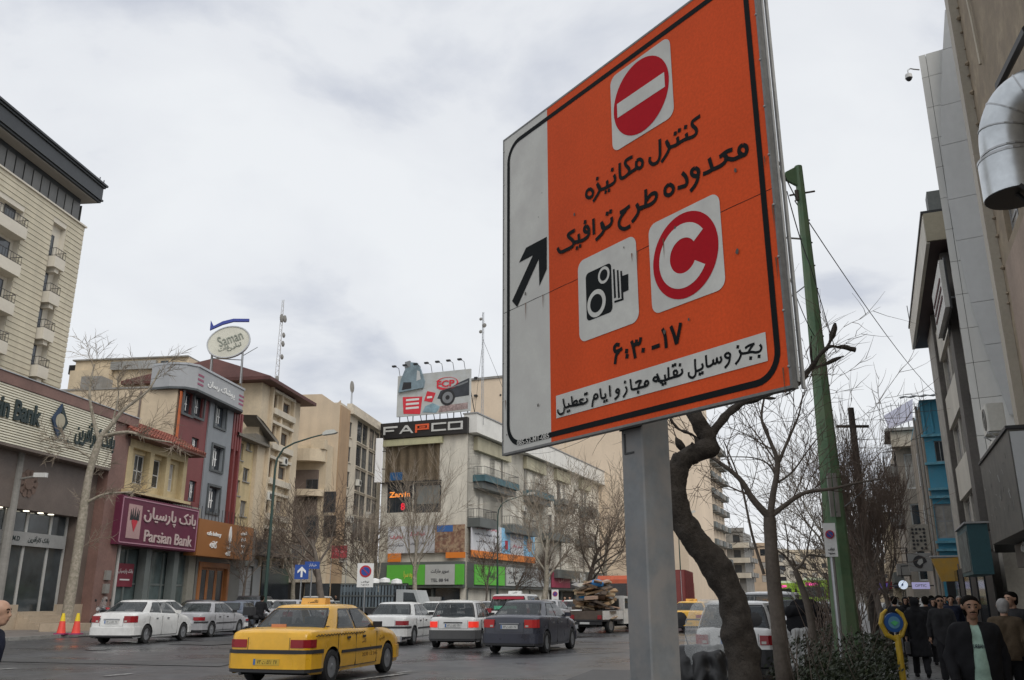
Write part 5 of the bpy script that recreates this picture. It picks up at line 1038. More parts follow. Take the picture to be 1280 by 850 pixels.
def far_buildings():
 # great beige party wall behind the corner building
 A = at(588, 500, 150); F = Face((A.x, A.y), 112); zt = F.q(610, 474)[1]; w1 = F.q(852, 540)[0]; m = M('peach render', (.70, .57, .43), var=.07, scale=.15, fine=3, streak=.06)
 T = thing('peach_tower_block', 'huge blank peach rendered tower wall behind the orange sign', 'building', F.p(0), F.rot)
 w0 = F.q(629, 500)[0]; b = MB(); b.box(0, 0, 0, w1, 25, zt); b.build('wall', m, T)
 for k in range(9): part_box(T, 'cornice_block', m_black, 2 + k * .0 + 3.6 * k, -.08, zt - 1.2 - (k % 3) * 2, 2.3 + 3.6 * k, -.003, zt - .9 - (k % 3) * 2) if k % 2 else None
 part_box(T, 'roof_coping', m_conc, -.3, -.2, zt + .003, w1 + .3, 25, zt + .4)
 for p in (690, 706): q = F.q(p, 570)[0]; part_box(T, 'render_joint', M('pale joint', (.62, .5, .36)), q, -.03, 20, q + .3, -.003, zt - .1)
 for k in range(4): part_box(T, 'stair', m_black, F.q(592, 520)[0] + .2, -.5, F.q(592, 520)[1] - 3 + k * 3.2, F.q(597, 520)[0], -.01, F.q(592, 520)[1] - 2.7 + k * 3.2)
 # lined peach tower, balconies to the street
 A = at(848, 600, 175); F = Face((A.x, A.y), 112); zt = F.q(860, 537)[1]; w = F.q(881, 600)[0]
 T = thing('balcony_tower', 'tall peach apartment tower with stacked grey balconies seen beyond the bent tree', 'building', F.p(0), F.rot)
 b = MB(); b.box(-12, 0, 0, w, 22, zt); b.build('wall', m, T)
 for k in range(12): part_box(T, 'string_course', M('brown joint', (.2, .15, .1)), .6, -.05, zt - 3 - 3.3 * k, w - .6, -.003, zt - 2.85 - 3.3 * k)
 for k in range(12):
  z = zt - 2.8 - 3.3 * k
  for j in range(5): b = MB(); b.prism([(w + .003, 1 + j * 4.2), (w + 1.4, 1.3 + j * 4.2), (w + 1.4, 4.1 + j * 4.2), (w + .003, 4.6 + j * 4.2)], z, z + 1.1); b.build('balcony', m_conc if j % 2 else m_gry, T)
 # the stepped row beyond, down to the end of the street
 rows = [('grey_office_block', 'stepped concrete block with deep balconies next to the balcony tower', 205, 896, 931, 665, m_conc, 14), ('peach_low_block', 'low peach block with a flat roof left of the thin tree', 235, 932, 962, 683, M('pale peach render', (.48, .36, .25), var=.1), 22), ('cream_far_block', 'distant cream block with square windows behind the thin tree', 275, 955, 985, 690, m_cream, 26), ('tan_far_block', 'farthest tan block closing the view above the bus', 330, 985, 1036, 690, m_buff, 20), ('low_street_block', 'low shops row under the balcony tower beyond the red truck', 165, 838, 905, 722, m_stone, 18)]
 for nm, lb, D, x0, x1, yt, m_, dep in rows:
  A = at(x0, 700, D); F = Face((A.x, A.y), 112); w = F.q(x1, 700)[0]; zt = F.q((x0 + x1) / 2, yt)[1]; n = max(2, int(zt / 3.3)); nc = max(2, int(w / 3))
  ws = [(w * (i + .25) / nc, zt - 3.3 * (k + 1) + .9, w * (i + .75) / nc, zt - 3.3 * (k + 1) + 2.6) for i in range(nc) for k in range(n - 1)]
  T = building(nm, lb, F, 0, w, zt, dep, m_, ws, 'dark', 0, 0, .3)
  part_box(T, 'parapet', m_, -.2, -.25, zt + .003, w + .2, .4, zt + .9)
  for k in range(n - 1):
   for j in range(3): b = MB(); b.box(w + .003, 1 + j * dep / 3, zt - 3.3 * (k + 1), w + 1.3, dep / 3 * (j + 1) - .5, zt - 3.3 * (k + 1) + 1.0); b.build('balcony', m_conc, T)
   if nm == 'grey_office_block': part_box(T, 'balcony', m_cream, .2, -1.4, zt - 3.3 * (k + 1) - .3, w + 1.2, -.003, zt - 3.3 * (k + 1) + .8)
far_buildings()
# ================================================================ right side of the street
def RF(lat, Y, az=202): return Face(RX(lat, Y), az)
def RP(lat, Y, z=0): x, y = RX(lat, Y); return Vector((x, y, z))
m_cem = M('rough brown cement', (.34, .275, .195), rough=.9, var=.22, scale=1.3, fine=9, bump=.012, bsc=14, streak=.2, hue=(.26, .21, .155))
m_alu = M('pale composite panel', (.68, .68, .65), rough=.45, var=.06, scale=.5, fine=5, streak=.15, objvar=.05)
m_alud = M('grey composite panel', (.50, .515, .52), rough=.42, var=.06, scale=.5, fine=5, streak=.15, objvar=.04)
m_tin = M('galvanised duct', (.55, .58, .60), rough=.32, metal=.75, var=.12, scale=1.5, fine=6)
m_gran = M('speckled granite pier', (.33, .31, .275), rough=.7, var=.25, scale=3, fine=30, streak=.25)
m_dkm = M('dark maroon soffit', (.05, .028, .028), rough=.7)
m_blue = M('turquoise sheet', (.05, .28, .41), rough=.55, var=.12, scale=.7, streak=.2, hue=(.07, .25, .35))
m_shopwall = M('dark shop wall', (.10, .09, .08), var=.25, scale=1.5, fine=8)  # dark brown-grey base colour for shop piers and mullions
def right_near():
 # street wall at lateral 3.0 from Y = 2 to 16.6; local x grows towards the camera
 F = RF(3.0, 16.6); L = 14.5 / RC; T = thing('near_cement_building', 'rough brown cement building with silver ducts at the top right edge', 'building', F.p(0), F.rot)
 w1 = F.rect(1249, 245, 1279, 372)
 zlow = F.q(1270, 385)[1]
 ops = [(w1[0] + .1, zlow + 1.2, w1[0] + 1.5, w1[3] - .2), (w1[0] + 1.7, zlow + 1.2, w1[0] + 3.2, w1[3] - .2), (.8, .12, 6.5, 2.5)]
 b = MB(); wall_open(b, 0, L, 0, 22, ops, 0, .3); shell(b, 0, L, 0, 22, 9); b.build('wall', m_cem, T)
 for o in ops[:2]: window(T, *o, .1, 'alu', 1, .5, .5)
 part_box(T, 'corner_strip', M('beige corner trim', (.42, .38, .31), rough=.6, var=.12, streak=.2), -.16, -.18, 0, .28, -.003, 21)
 part_box(T, 'corner_strip', m_alu, -.62, -.10, 0, -.165, .3, 21)
 part_box(T, 'render_panel', M('pinkish render', (.36, .27, .21), var=.15, streak=.2), .9, -.05, F.q(1270, 500)[1], 4, -.003, zlow + .9)
 for k in range(9): b = MB(); b.box(-.1 - .5, -.105, 2 + k * 2.1, -.17, -.101, 2.02 + k * 2.1); b.build('panel_joint', m_black, T)
 # crumbling lumps along the render edge
 b = MB()
 for k in range(40):
  z = 7 + k * .37 + RND.uniform(-.1, .1); r = RND.uniform(.02, .07); c = (RND.uniform(.30, .45), -.02, z); b.lathe([(r * .4, -r * .6), (r, 0), (r * .6, r * .7)], 6, c)
 tag(b.build('crumbled_edge', m_cem, T), kind='stuff')
 # cable and pipes on the wall
 b = MB(); b.tube([(1.5, -.05, 22), (1.55, -.08, 15), (1.9, -.06, 12.6), (2.0, -.06, 11.5)], .03, 6); b.build('wall_cable', M('pale conduit', (.5, .45, .36)), T)
 b = MB(); b.tube([(*[F.q(1310, 30)[0]], -.25, F.q(1310, 30)[1]), (F.q(1276, 100)[0], -.3, F.q(1276, 100)[1]), (F.q(1268, 150)[0], -.2, F.q(1268, 150)[1]), (F.q(1272, 200)[0], -.2, F.q(1272, 200)[1])], .07, 6); b.build('black_pipe', m_black, T)
 # ducts
 D = thing('ventilation_duct', 'silver curved ventilation duct and round hood on the brown cement wall', 'duct', F.p(0), F.rot)
 Fo = RF(2.45, 16.6); g = lambda a, c: Fo.q(a, c); yy = -.55; c = g(1262, 188); c = (c[0] + .05, c[1])
 P_ = cat_rom([(c[0], yy, c[1] - .1), (c[0], yy, c[1] + .25), (c[0] + .03, yy + .06, c[1] + .55), (c[0] + .12, yy + .22, c[1] + .78), (c[0] + .22, yy + .5, c[1] + .88), (c[0] + .25, yy + .8, c[1] + .88)], 5)
 b = MB(); b.tube([Vector(q) for q in P_], .35, 20); b.build('duct_body', m_tin, D, sharp=50)
 for k in (2, 7, 12, 17, 22): b = MB(); b.tube([Vector(P_[k]), Vector(P_[k]).lerp(Vector(P_[k + 1]), .35)], .362, 20); b.build('duct_flange', m_steel, D)
 z1 = c[1] - .05; z0 = z1 - .62; el = lambda k: [(c[0] + k * .43 * cos(a), yy + k * .41 * sin(a)) for a in [2 * pi * i / 28 for i in range(28)]]
 b = MB(); b.prism(el(1), z0, z1); b.build('round_hood', m_tin, D, sharp=40); b = MB(); b.prism(el(.97), z0 - .012, z0 - .002); b.build('hood_mouth', m_black, D); b = MB(); b.prism(el(1.02), z1 - .04, z1 + .0); b.build('hood_rim', m_steel, D)
 b = MB(); b.tube([(c[0] + .1, -.02, z0 - .7), (c[0] + .15, yy, z0 - .01)], .03, 5); b.build('strut', m_black, D); b = MB(); b.tube([(c[0] + .6, -.02, z0 - .7), (c[0] + .45, yy, z0 - .01)], .03, 5); b.build('strut', m_black, D)
 # air conditioners
 ac = thing('air_conditioner', 'white air conditioner unit with round fan grille on a wall bracket', 'air conditioner', F.p(F.q(1257, 545)[0], 0, F.q(1257, 545)[1]), F.rot, 'air conditioners on the right-hand wall')
 b = MB(); b.bbox(0, -.42, 0, .85, -.06, .60, .03); b.build('casing', M('off-white casing', (.55, .54, .49), rough=.5, var=.1, streak=.2), ac)
 # face looks at the street and the camera
 b = MB(); b.lathe([(.24, -.425), (.24, -.421)], 24, (.5, 0, .30), 'y'); b.build('fan_recess', m_black, ac)
 for r in (.235, .19, .145, .10, .055):
  b = MB(); b.tube([(.5 + r * cos(2 * pi * i / 24), -.435, .30 + r * sin(2 * pi * i / 24)) for i in range(25)], .006, 4, False); b.build('grille_ring', m_conc, ac)
 b = MB(); b.lathe([(.06, -.445), (.06, -.43)], 12, (.5, 0, .30), 'y'); b.build('fan_hub', m_conc, ac)
 b = MB(); b.box(.08, -.45, -.04, .12, 0, -.003); b.box(.72, -.45, -.04, .76, 0, -.003); b.tube([(.1, -.4, -.03), (.1, -.02, -.35)], .015, 4); b.tube([(.74, -.4, -.03), (.74, -.02, -.35)], .015, 4); b.build('bracket', m_steel, ac)
 ac['label'] = 'upper white air conditioner with round fan grille above the dark sign box'
 c2 = copy_tree(ac, None, ac.location + Vector((-F.d.x * -.25, -F.d.y * -.25, -.85)), None, 'lower white air conditioner half hidden behind the dark sign box')
 # sign boxes and shop
 G = RF(2.0, 16.2); zt_, zb_ = G.q(1225, 582)[1], G.q(1242, 680)[1]; lw = 3.6 / RC
 S = thing('dark_sign_box', 'big dull grey sign box with a white end above the shop doors', 'shop sign', G.p(0), G.rot)
 part_box(S, 'box', M('scratched dark grey sign', (.085, .082, .075), rough=.55, var=.2, scale=1.5, fine=9, hue=(.12, .115, .10)), 0, 0, zb_, lw, .98, zt_); part_box(S, 'end_panel', M('white end panel', (.5, .52, .53), rough=.45, var=.06), lw + .002, .02, zb_ + .05, lw + .02, .96, zt_ - .04)
 part_box(S, 'top_frame', m_black, -.03, -.03, zt_ + .002, lw + .03, .95, zt_ + .05); b = MB()
 for k in range(26): x, z = RND.uniform(.3, lw - .5), RND.uniform(zb_ + .3, zt_ - .3); a = RND.uniform(0, 3); l = RND.uniform(.05, .18); b.tube([(x, -.002, z), (x + l * cos(a), -.002, z + l * sin(a))], .004, 3)
 tag(b.build('scratch', M('pale scratch', (.3, .3, .28)), S), kind='stuff')
 H = RF(2.35, 15.8); S2 = thing('white_lettered_shop_sign', 'dark shop sign with white Persian letters under the grey sign box', 'shop sign', H.p(0), H.rot); z0, z1 = H.q(1245, 716)[1], zb_ - .02
 part_box(S2, 'board', M('brown grey board', (.075, .07, .065), rough=.5), -.3, 0, z0, 5, .6, z1); write(S2, fa('پوشاک مردانه'), 1.6, (z0 + z1) / 2 + .08, .24, m_wtxt, -.005, .02, .01, 2.2); write(S2, fa('تهران'), .8, z0 + .1, .10, m_wtxt, -.005, .02, .01)
 # shop front under it with goods
 T2 = thing('clothes_shop_front', 'dark open shop front with hanging clothes and a red door at the right edge', 'shop front', F.p(0), F.rot)
 for k in range(6): part_box(T2, 'shop_pier', m_shopwall, .3 + k * 1.7, -.12, .1, .55 + k * 1.7, -.003, 2.5)
 cl = [M('cloth ' + n_, c_, rough=.85, var=.2) for n_, c_ in (('white', (.45, .45, .44)), ('pink', (.30, .12, .15)), ('brown', (.12, .07, .05)), ('yellow', (.36, .22, .03)), ('black', (.03, .03, .03)))]
 for k in range(16):
  a = .6 + k * .36; b = MB(); w_ = .28; z = 2.1 + .1 * (k % 3); b.xz([(a, z), (a + w_, z), (a + w_ * 1.15, z - .9), (a - w_ * .1, z - .85)][::-1], -.3 - .03 * (k % 4), -.24 - .03 * (k % 4)); b.build('hanging_garment', cl[(k * 7) % 5], T2)
 part_box(T2, 'red_door', M('dark red door', (.10, .012, .016), rough=.5), 3.1, -.10, .1, 4.4, -.013, 2.3)
right_near()
def right_fin():
 A = at(1200, 410, 22); F = Face(A[:2], 122); T = thing('metal_clad_fin', 'tall grey metal panelled fin wall rising above the right-hand pavement', 'wall', F.p(0), F.rot)
 L0 = lambda y: 0
 s_r = F.q(1262, 410)[0]; s1 = F.q(1210, 410)[0]; zt = F.q(1138, 73)[1]; zb = 2.6
 part_box(T, 'core', M('dark panel joint', (.03, .03, .03), rough=.8), .01, .05, zb, 2.2, .28, zt - .05)  # near-black core behind the panel joints, same colour on the returns
 seams = [F.q(1150, y)[1] for y in (103,)] ; ys = [(1145, 100), (1152, 137), (1158, 175), (1166, 210.5), (1172, 249), (1179, 288), (1186, 328), (1193, 369), (1202, 411), (1210, 454), (1219, 498), (1229, 544), (1238, 590), (1248, 638)]
 zs = [zt] + [F.q(*p)[1] for p in ys]; s_l = 0.; e = .006
 for i in range(len(zs) - 1):
  for a, c in ((s_l, s1), (s1, 2.2)):
   if i == 0 and False: continue
   part_box(T, 'panel', m_alu, a + e, 0, zs[i + 1] + e, c - e, .045, zs[i] - e, )
 # the folded darker sheet in front; its left edge sweeps to the right going down
 E = [(1182, 16), (1178, 90), (1177, 137), (1177, 182), (1186, 255), (1196, 304), (1214, 380), (1231, 432), (1248, 480), (1262, 520)]
 E2 = [F.q(*p) for p in E]
 def left(z):
  for a, c in zip(E2, E2[1:]):
   if c[1] <= z <= a[1]: t = (a[1] - z) / (a[1] - c[1]); return a[0] + (c[0] - a[0]) * t
  return E2[-1][0]
 q = [E2[0][1]] + [F.q(*p)[1] for p in ((1185, 64), (1191, 132), (1200, 180), (1213, 247), (1220, 299), (1232, 378), (1246, 431))] + [E2[-1][1]]
 for i in range(len(q) - 1):
  z1, z0 = q[i] - .006, q[i + 1] + .006; m = (z0 + z1) / 2; r1, r0 = F.q(1190 + 0, 60)[0], 0
  pts = [(left(z0), z0), (1.34, z0), (1.34, z1), (left(z1), z1)]; mid = left(m)
  pts = [(left(z0), z0), (max(1.34, left(z0) + .02), z0), (1.34, z1), (min(left(z1), 1.33), z1), (mid, m)]
  b = MB(); b.xz(pts, -.16, -.12); b.build('panel', m_alud, T)
  b = MB(); b.xz([(p_[0] + (.02 if k in (0, 3, 4) else 0), p_[1]) for k, p_ in enumerate(pts)], -.118, -.003); b.build('panel_return', MATS['dark panel joint'], T) if i % 3 == 0 else None
 for a in (1.35, 1.52): 
  for i in range(12): part_box(T, 'side_strip', m_alud, a, -.16, zb + i * 1.5, a + .16, -.10, zb + i * 1.5 + 1.49)
 p = at(1136, 97, 22); C = thing('dome_camera', 'small white dome security camera on a gooseneck bracket beside the metal fin', 'security camera', p, 0)
 b = MB(); b.tube([(.34, .0, .26), (.17, .0, .28), (.08, 0, .30), (0, 0, .24), (0, 0, .12)], .02, 6); b.build('bracket', m_steel, C); b = MB(); b.lathe([(.03, .14), (.09, .10), (.10, .0), (.10, -.02)], 14); b.build('housing', m_white, C, sharp=40); b = MB(); b.lathe([(.085, -.022), (.075, -.07), (.04, -.105), (.01, -.115)], 14); b.build('dome', m_black, C, sharp=60)
right_fin()
def right_mid():
 F = RF(3.0, 34.2); L = 11.5 / RC; ze = F.q(1143, 400)[1]
 Fe = RF(2.45, 34.3); z0 = Fe.q(1163, 291)[1]; z1 = Fe.q(1157, 258)[1]
 T = thing('granite_pier_building', 'office building with a speckled granite pier and deep white eaves beyond the metal fin', 'building', F.p(0), F.rot)
 x = lambda p, y: F.q(p, y)[0]
 rows = [(411, 445), (525, 560), (620, 672)]
 xa, xb = x(1172, 410), x(1195, 410); Lp = 4.3
 ops = []
 for k in range(4):
  z = 3.4 + k * 2.45
  for i in range(3): ops.append((Lp + .4 + i * 2.3, z, Lp + 2.2 + i * 2.3, z + 1.25))
 b = MB(); wall_open(b, 0, L, 0, z0 + .2, ops, 0, .2); shell(b, 0, L, 0, z0 + .2, 10); b.build('wall', M('dirty taupe render', (.40, .375, .33), var=.2, scale=.9, streak=.2), T)
 for o in ops: window(T, *o, .1, 'alu', 2, 0, .3)
 part_box(T, 'granite_pier', m_gran, .9, -.12, 0, 4.1, -.003, z0 - .05)
 part_box(T, 'mullion_pier', m_shopwall, Lp - .2, -.18, 2.8, Lp + .1, -.003, z0 - .05); part_box(T, 'mullion_pier', M('dark granite', (.12, .11, .10), var=.2), Lp + 5.6, -.22, 2.8, Lp + 6.5, -.003, z0 - .05)
 for k in range(4): part_box(T, 'spandrel_panel', M('pale spandrel panel', (.55, .52, .45), rough=.6, var=.1, streak=.15), Lp + .2, -.10, 3.4 + k * 2.45 + 1.3, Lp + 5.5, -.004, 3.4 + (k + 1) * 2.45 - .06)
 # eaves
 E = thing('eaves', None, None); E.parent = T; a = x(1143, 390); e0 = 34.3
 part_box(E, 'eave_fascia', M('pale eave fascia', (.62, .58, .50), rough=.6, var=.1, streak=.15), -.6, -.62, z0, L - .8, -.52, z1); part_box(E, 'eave_top', m_black, -.65, -.66, z1 + .003, L - .75, .4, z1 + .09)
 part_box(E, 'soffit', m_dkm, -.6, -.518, z0 + .02, L - .8, .2, z0 + .1); part_box(E, 'end_fascia', M('olive end fascia', (.30, .27, .20), var=.12), L - .798, -.60, z0 + .05, L - .72, .4, z1 - .003)
 b = MB(); b.box(L - 1.6, -.4, z1 + .1, L - 1.0, .1, z1 + .8); b.build('roof_box', m_gry, E)
 b = MB(); b.tube([(-.2, -.6, z1), (-.25, -.62, z1 + .9)], .02, 4); b.build('thin_rod', m_black, E)
 # vertical sign board with dark letters
 Fs = RF(2.5, 30.6); r = (Fs.q(1169, 430), Fs.q(1184, 345)); V = thing('vertical_board_sign', 'white hanging board sign with dark red strokes under the deep eaves', 'shop sign', Fs.p(0), Fs.rot)
 x0 = Fs.q(1170, 405)[0]; x1 = Fs.q(1184, 400)[0]; za, zb = Fs.q(1171, 431)[1], Fs.q(1170, 385)[1]
 part_box(V, 'board', M('white board', (.50, .49, .46), rough=.5), x0, 0, za, x1, .12, zb + .6); part_box(V, 'frame', m_black, x0 - .06, .121, za - .06, x1 + .06, .17, zb + .66)
 b = MB()
 for k in range(3): zz = za + .35 + k * (zb - za) / 3; b.box(x0 + .3, -.02, zz, x1 - .3, -.002, zz + .09); b.build('mark', M('dark red print', (.08, .015, .02)), V) ; b = MB()
 for k in range(2): part_box(V, 'bracket', m_steel, x0 + .5 + k, .17, zb, x0 + .55 + k, .5, zb + .05)
 # teal sign kiosk box, white fin sign
 G = RF(2.0, 22.6); lw = 2.5 / RC; z0_, z1_ = G.q(1205, 722)[1], G.q(1199, 668)[1]
 S = thing('teal_sign_box', 'dark teal projecting sign box with a torn poster over the pavement', 'shop sign', G.p(0), G.rot); b = MB(); b.box(0, 0, z0_ + .02, lw, .42, z1_ + .1); b.build('box', M('dark teal sign', (.018, .075, .09), rough=.5, var=.15), S); part_box(S, 'torn_poster', M('torn grey poster', (.12, .13, .12), rough=.8, var=.5, scale=3, fine=9), .1, -.015, z0_ + .1, lw - .2, -.002, z1_ - .05)
 part_box(S, 'top_cap', M('grey cap metal', (.3, .3, .3)), -.05, -.05, z1_ + .102, lw + .05, .9, z1_ + .14)
 # ground floor shops
 for k in range(6): part_box(T, 'shop_pier', m_shopwall, .2 + k * 2.2, -.3, .1, .6 + k * 2.2, -.285 + .282 * (k > 1), 2.7); part_box(T, 'shop_front', m_dark if k % 2 else GLASS, .62 + k * 2.1, -.33, .15, 2.2 + k * 2.1, -.29, 2.5)
right_mid()
def blue_house():
 Y = 36.3; F = Face(RX(2.45, Y), 112); L = 4.2; zt = F.q(1165, 499)[1]
 T = thing('blue_house', 'small house clad in turquoise sheet metal with a corrugated awning', 'building', F.p(0), F.rot)
 f = lambda x, y: F.q(x, y)
 b = MB(); w1 = (f(1171, 580)[0], f(1171, 577)[1], f(1184, 577)[0], f(1171, 551)[1]); w2 = (f(1172, 670)[0], f(1172, 673)[1], f(1188, 640)[0] + .1, f(1172, 630)[1])
 wall_open(b, 0, L, 0, zt, [w1, w2], 0, .2); shell(b, 0, L, 0, zt, 10.5); b.build('wall', m_blue, T); window(T, *w1, .08, 'alu', 1, 0, .5); window(T, *w2, .08, 'alu', 1, .5, 1)
 za = f(1165, 545)[1]
 n = 14; rib = MB(); rib.tube([(0, 0, za + .15), (0, 0, zt - .03)], .05, 5); rm = rib.mesh('sheet_rib', m_blue)
 for i in range(n): obj('sheet_rib', rm, T, (.1 + i * L / n, -.01, 0))
 for y in (545, 580, 612, 622, 678, 688): z = f(1165, y)[1]; part_box(T, 'ledge', M('worn blue ledge', (.10, .28, .36), rough=.6, var=.3, scale=3), -.1, -.22, z - .05, L, -.003, z + .05)
 b = MB(); m = 24; w = L + .9
 for i in range(m): a = -.75 + w * i / m; c = -.75 + w * (i + 1) / m; z = lambda k: .05 * (k % 2); b.poly([(a, -.7, zt + .02 + z(i)), (c, -.7, zt + .02 + z(i + 1)), (c, .9, zt + .38 + z(i + 1)), (a, .9, zt + .38 + z(i))]); b.poly([(a, -.7, zt - .03 + z(i)), (c, -.7, zt - .03 + z(i + 1)), (c, -.7, zt + .019 + z(i + 1)), (a, -.7, zt + .019 + z(i))])
 b.build('corrugated_awning', M('dark corrugated iron', (.05, .06, .07), rough=.6, var=.3), T)
 # street side: beige strip with pipes, window
 B = thing('street_side', None, None); B.parent = T; B.location = (0, 0, 0)
 part_box(B, 'side_render', M('side beige', (.30, .26, .21), var=.2, streak=.3), -.06, .05, 0, -.003, 10.4, zt - .3)
 for (y_, z_) in ((1.2, zt - 2.8), (1.2, zt - 5.4), (5, zt - 3), (5, zt - 5.4)): part_box(B, 'window', GLASS, -.09, y_, z_, -.062, y_ + 1.1, z_ + 1.4); part_box(B, 'window_frame', m_white, -.11, y_ - .06, z_ - .06, -.092, y_ + .04, z_ + 1.46)
 for y_ in (.3, 2.9): b = MB(); b.tube([(-.14, y_, 0), (-.14, y_, zt - .2)], .05, 6); b.build('drain_pipe', m_conc, B)
 part_box(T, 'shop_front', m_dark, .1, -.3, .1, L, -.02, f(1165, 727)[1])
 S = thing('yellow_sign_box', 'faded yellow projecting sign box under the turquoise house', 'shop sign', Face(RX(1.9, 33.8), 112).p(0), F.rot); G = Face(RX(1.9, 33.8), 112); a, c = G.q(1174, 727), G.q(1207, 696); b = MB(); b.xz([(a[0] + .1, a[1]), (c[0] + .05, a[1] + .03), (c[0] - .05, c[1]), (a[0] - .15, c[1] - .05)], 0, .5); b.build('box', M('faded yellow sign', (.46, .26, .035), rough=.6, var=.12, scale=2, hue=(.40, .25, .06)), S); part_box(S, 'top_bar', m_steel, a[0] - .2, -.03, c[1] + .003, c[0] + .1, .5, c[1] + .06)
 # carved panel and leaf logo sign
 G = Face(RX(1.2, 38.5), 112); S = thing('leaf_logo_sign', 'grey sign with a round leaf emblem and a patterned panel above it', 'shop sign', G.p(0), G.rot); a, c = G.q(1137, 714), G.q(1163, 691); part_box(S, 'board', M('grey glass board', (.25, .25, .24), rough=.4, var=.1), a[0], 0, a[1], c[0], .4, c[1])
 cx, cz = (a[0] + c[0]) / 2, (a[1] + c[1]) / 2; b = MB(); R_ = .27; b.xz([(cx + R_ * cos(t) * (1 if t < 4.6 else .45), cz + R_ * sin(t)) for t in [2 * pi * i / 20 for i in range(20)]], -.02, -.002); b.build('emblem', m_black, S); b = MB(); b.xz([(cx - .12, cz - .05), (cx - .02, cz - .14), (cx + .12, cz - .02), (cx + .1, cz + .14), (cx - .04, cz + .1)], -.035, -.022); b.build('leaf', M('pale leaf', (.4, .4, .38)), S)
 a, c = G.q(1139, 690), G.q(1160, 655); part_box(S, 'patterned_panel', M('patterned stone', (.28, .26, .22), var=.3), a[0], .03, a[1] + .03, c[0], .35, c[1])
 for i in range(4):
  for j in range(6):
   if (i * j + i) % 3 != 1: b = MB(); x_, z_ = a[0] + .15 + i * (c[0] - a[0] - .2) / 4, a[1] + .15 + j * (c[1] - a[1] - .2) / 6; b.lathe([(.06, .0), (.06, .028)], 6, (x_, 0, z_), 'y'); b.build('carved_hole', m_black, S)
 # house beyond with overhanging loggia, and roof hoarding
 Y = 47.5; F = Face(RX(1.55, Y), 112); zt = F.q(1117, 541)[1]; T = thing('loggia_house', 'brown concrete house with a projecting top loggia beyond the turquoise one', 'building', F.p(0), F.rot); L = 6
 f = lambda x, y: F.q(x, y); zl = f(1120, 560)[1]
 b = MB(); wall_open(b, .15, L, 0, zt, [(.5, zl - 2.2, 1.5, zl - .3), (.5, zl - 4.6, 1.5, zl - 3), (.5, zl - 7, 1.5, zl - 5.2), (1.9, zl - 4.6, 2.7, zl - 3)], .3, .25); shell(b, .15, L, 0, zt, 14, .3); b.build('wall', M('grey brown render', (.34, .30, .25), var=.2, streak=.3), T)
 for o in ((.5, zl - 2.2, 1.5, zl - .3), (.5, zl - 4.6, 1.5, zl - 3), (.5, zl - 7, 1.5, zl - 5.2), (1.9, zl - 4.6, 2.7, zl - 3)): window(T, *o, .4, 'white', 1, 0, .3)
 part_box(T, 'loggia', M('concrete loggia', (.46, .41, .33), var=.15, streak=.2), -.05, -.5, zl, 1.8, .298, zt - .02); part_box(T, 'roof_slab', m_conc, -.3, -.7, zt + .0, L, 4, zt + .15)
 for k in range(3): part_box(T, 'balcony', m_conc, -.5, .5, zl - 1.5 - 2.6 * k, .147, 3.5, zl - .9 - 2.6 * k); railing(T, -.5, .1, .6, 3.4, zl - .9 - 2.6 * k, .8, .3)
 Hd = thing('roof_hoarding', 'blank lavender hoarding on a lattice frame above the loggia house', 'billboard', F.p(0, 0, zt), F.rot); a = f(1114, 535); c = f(1136, 503); b = MB(); b.xz([(a[0] - .1, .35), (c[0] + .1, .15 + .6), (c[0] + .25, c[1] - zt + .3), (a[0] - .3, c[1] - zt - .55)], .5, .62); b.build('panel', M('lavender hoarding', (.50, .50, .60), rough=.6), Hd)
 b = MB()
 for k in range(4): b.tube([(.2 + k * .4, .8, 0), (.2 + k * .4, .7, 1.8)], .03, 4); b.tube([(.2 + k * .4, 1.8, 0), (.2 + k * .4, .7, 1.5)], .02, 4)
 for k in range(4): b.tube([(-.1, .7, .3 + .45 * k), (1.9, .7, .3 + .45 * k)], .02, 4)
 b.build('lattice_frame', m_steel, Hd)
 # further right-hand fronts and party houses, farther down
 for i, (Y0, Y1, lat, zt, m_) in enumerate(((62, 75, 1.8, 11, m_stone), (75.2, 95, 2.2, 12.5, M('grey brown render', None)), (95.2, 130, 1.4, 10.5, m_buff), (130.2, 190, 2.0, 12, m_cream))):
  F = RF(lat, Y1); L = (Y1 - Y0) / RC; nc = max(3, int(L / 3.2)); ws = [(L * (j + .25) / nc, 3.6 + 3 * k, L * (j + .75) / nc, 5.2 + 3 * k) for j in range(nc) for k in range(int((zt - 4) / 3) + 0)]
  T = building('street_house', ['tan street house just beyond the loggia house', 'grey brown street house, second beyond the loggia house', 'long buff street house, third beyond the loggia house', 'farthest cream street house on the right'][i], F, 0, L, zt, 10, m_, ws, 'dark', 1, 0, .3, group='houses far down the right side')
  part_box(T, 'shop_fascia', [m_gry, M('dull blue fascia', (.05, .07, .2)), M('dull red fascia', (.25, .03, .04)), m_gry][i], .2, -.7, 2.6, L - .2, -.01, 3.3)
  for j in range(nc): part_box(T, 'shop_front', m_dark if j % 2 else GLASS, L * (j + .1) / nc, -.05, .1, L * (j + .9) / nc, -.012, 2.5)
 # round blue shop sign, lit boxes, down the pavement
 for nm, lb, px, py, Y, w, h, m_, rnd_ in (('round_sign', 'small round white lit sign with a blue arrow far down the pavement', 1129, 731, 40, .19, .19, M('lit white sign', (.75, .85, 1), emit=.5, var=0), 1), ('violet_light_box', 'violet lit shop box left of the round sign', 1104, 733, 44, .45, .3, M('lit violet sign', (.10, .07, .3), emit=.3, var=0), 0), ('white_box', 'pale violet lit shop box right of the round sign', 1151, 732, 42, .75, .3, M('lit lilac sign', (.4, .38, .62), emit=.4, var=0), 0)):
  p = at(px, py, Y); S = thing(nm, lb, 'shop sign', p, radians(-22)); b = MB()
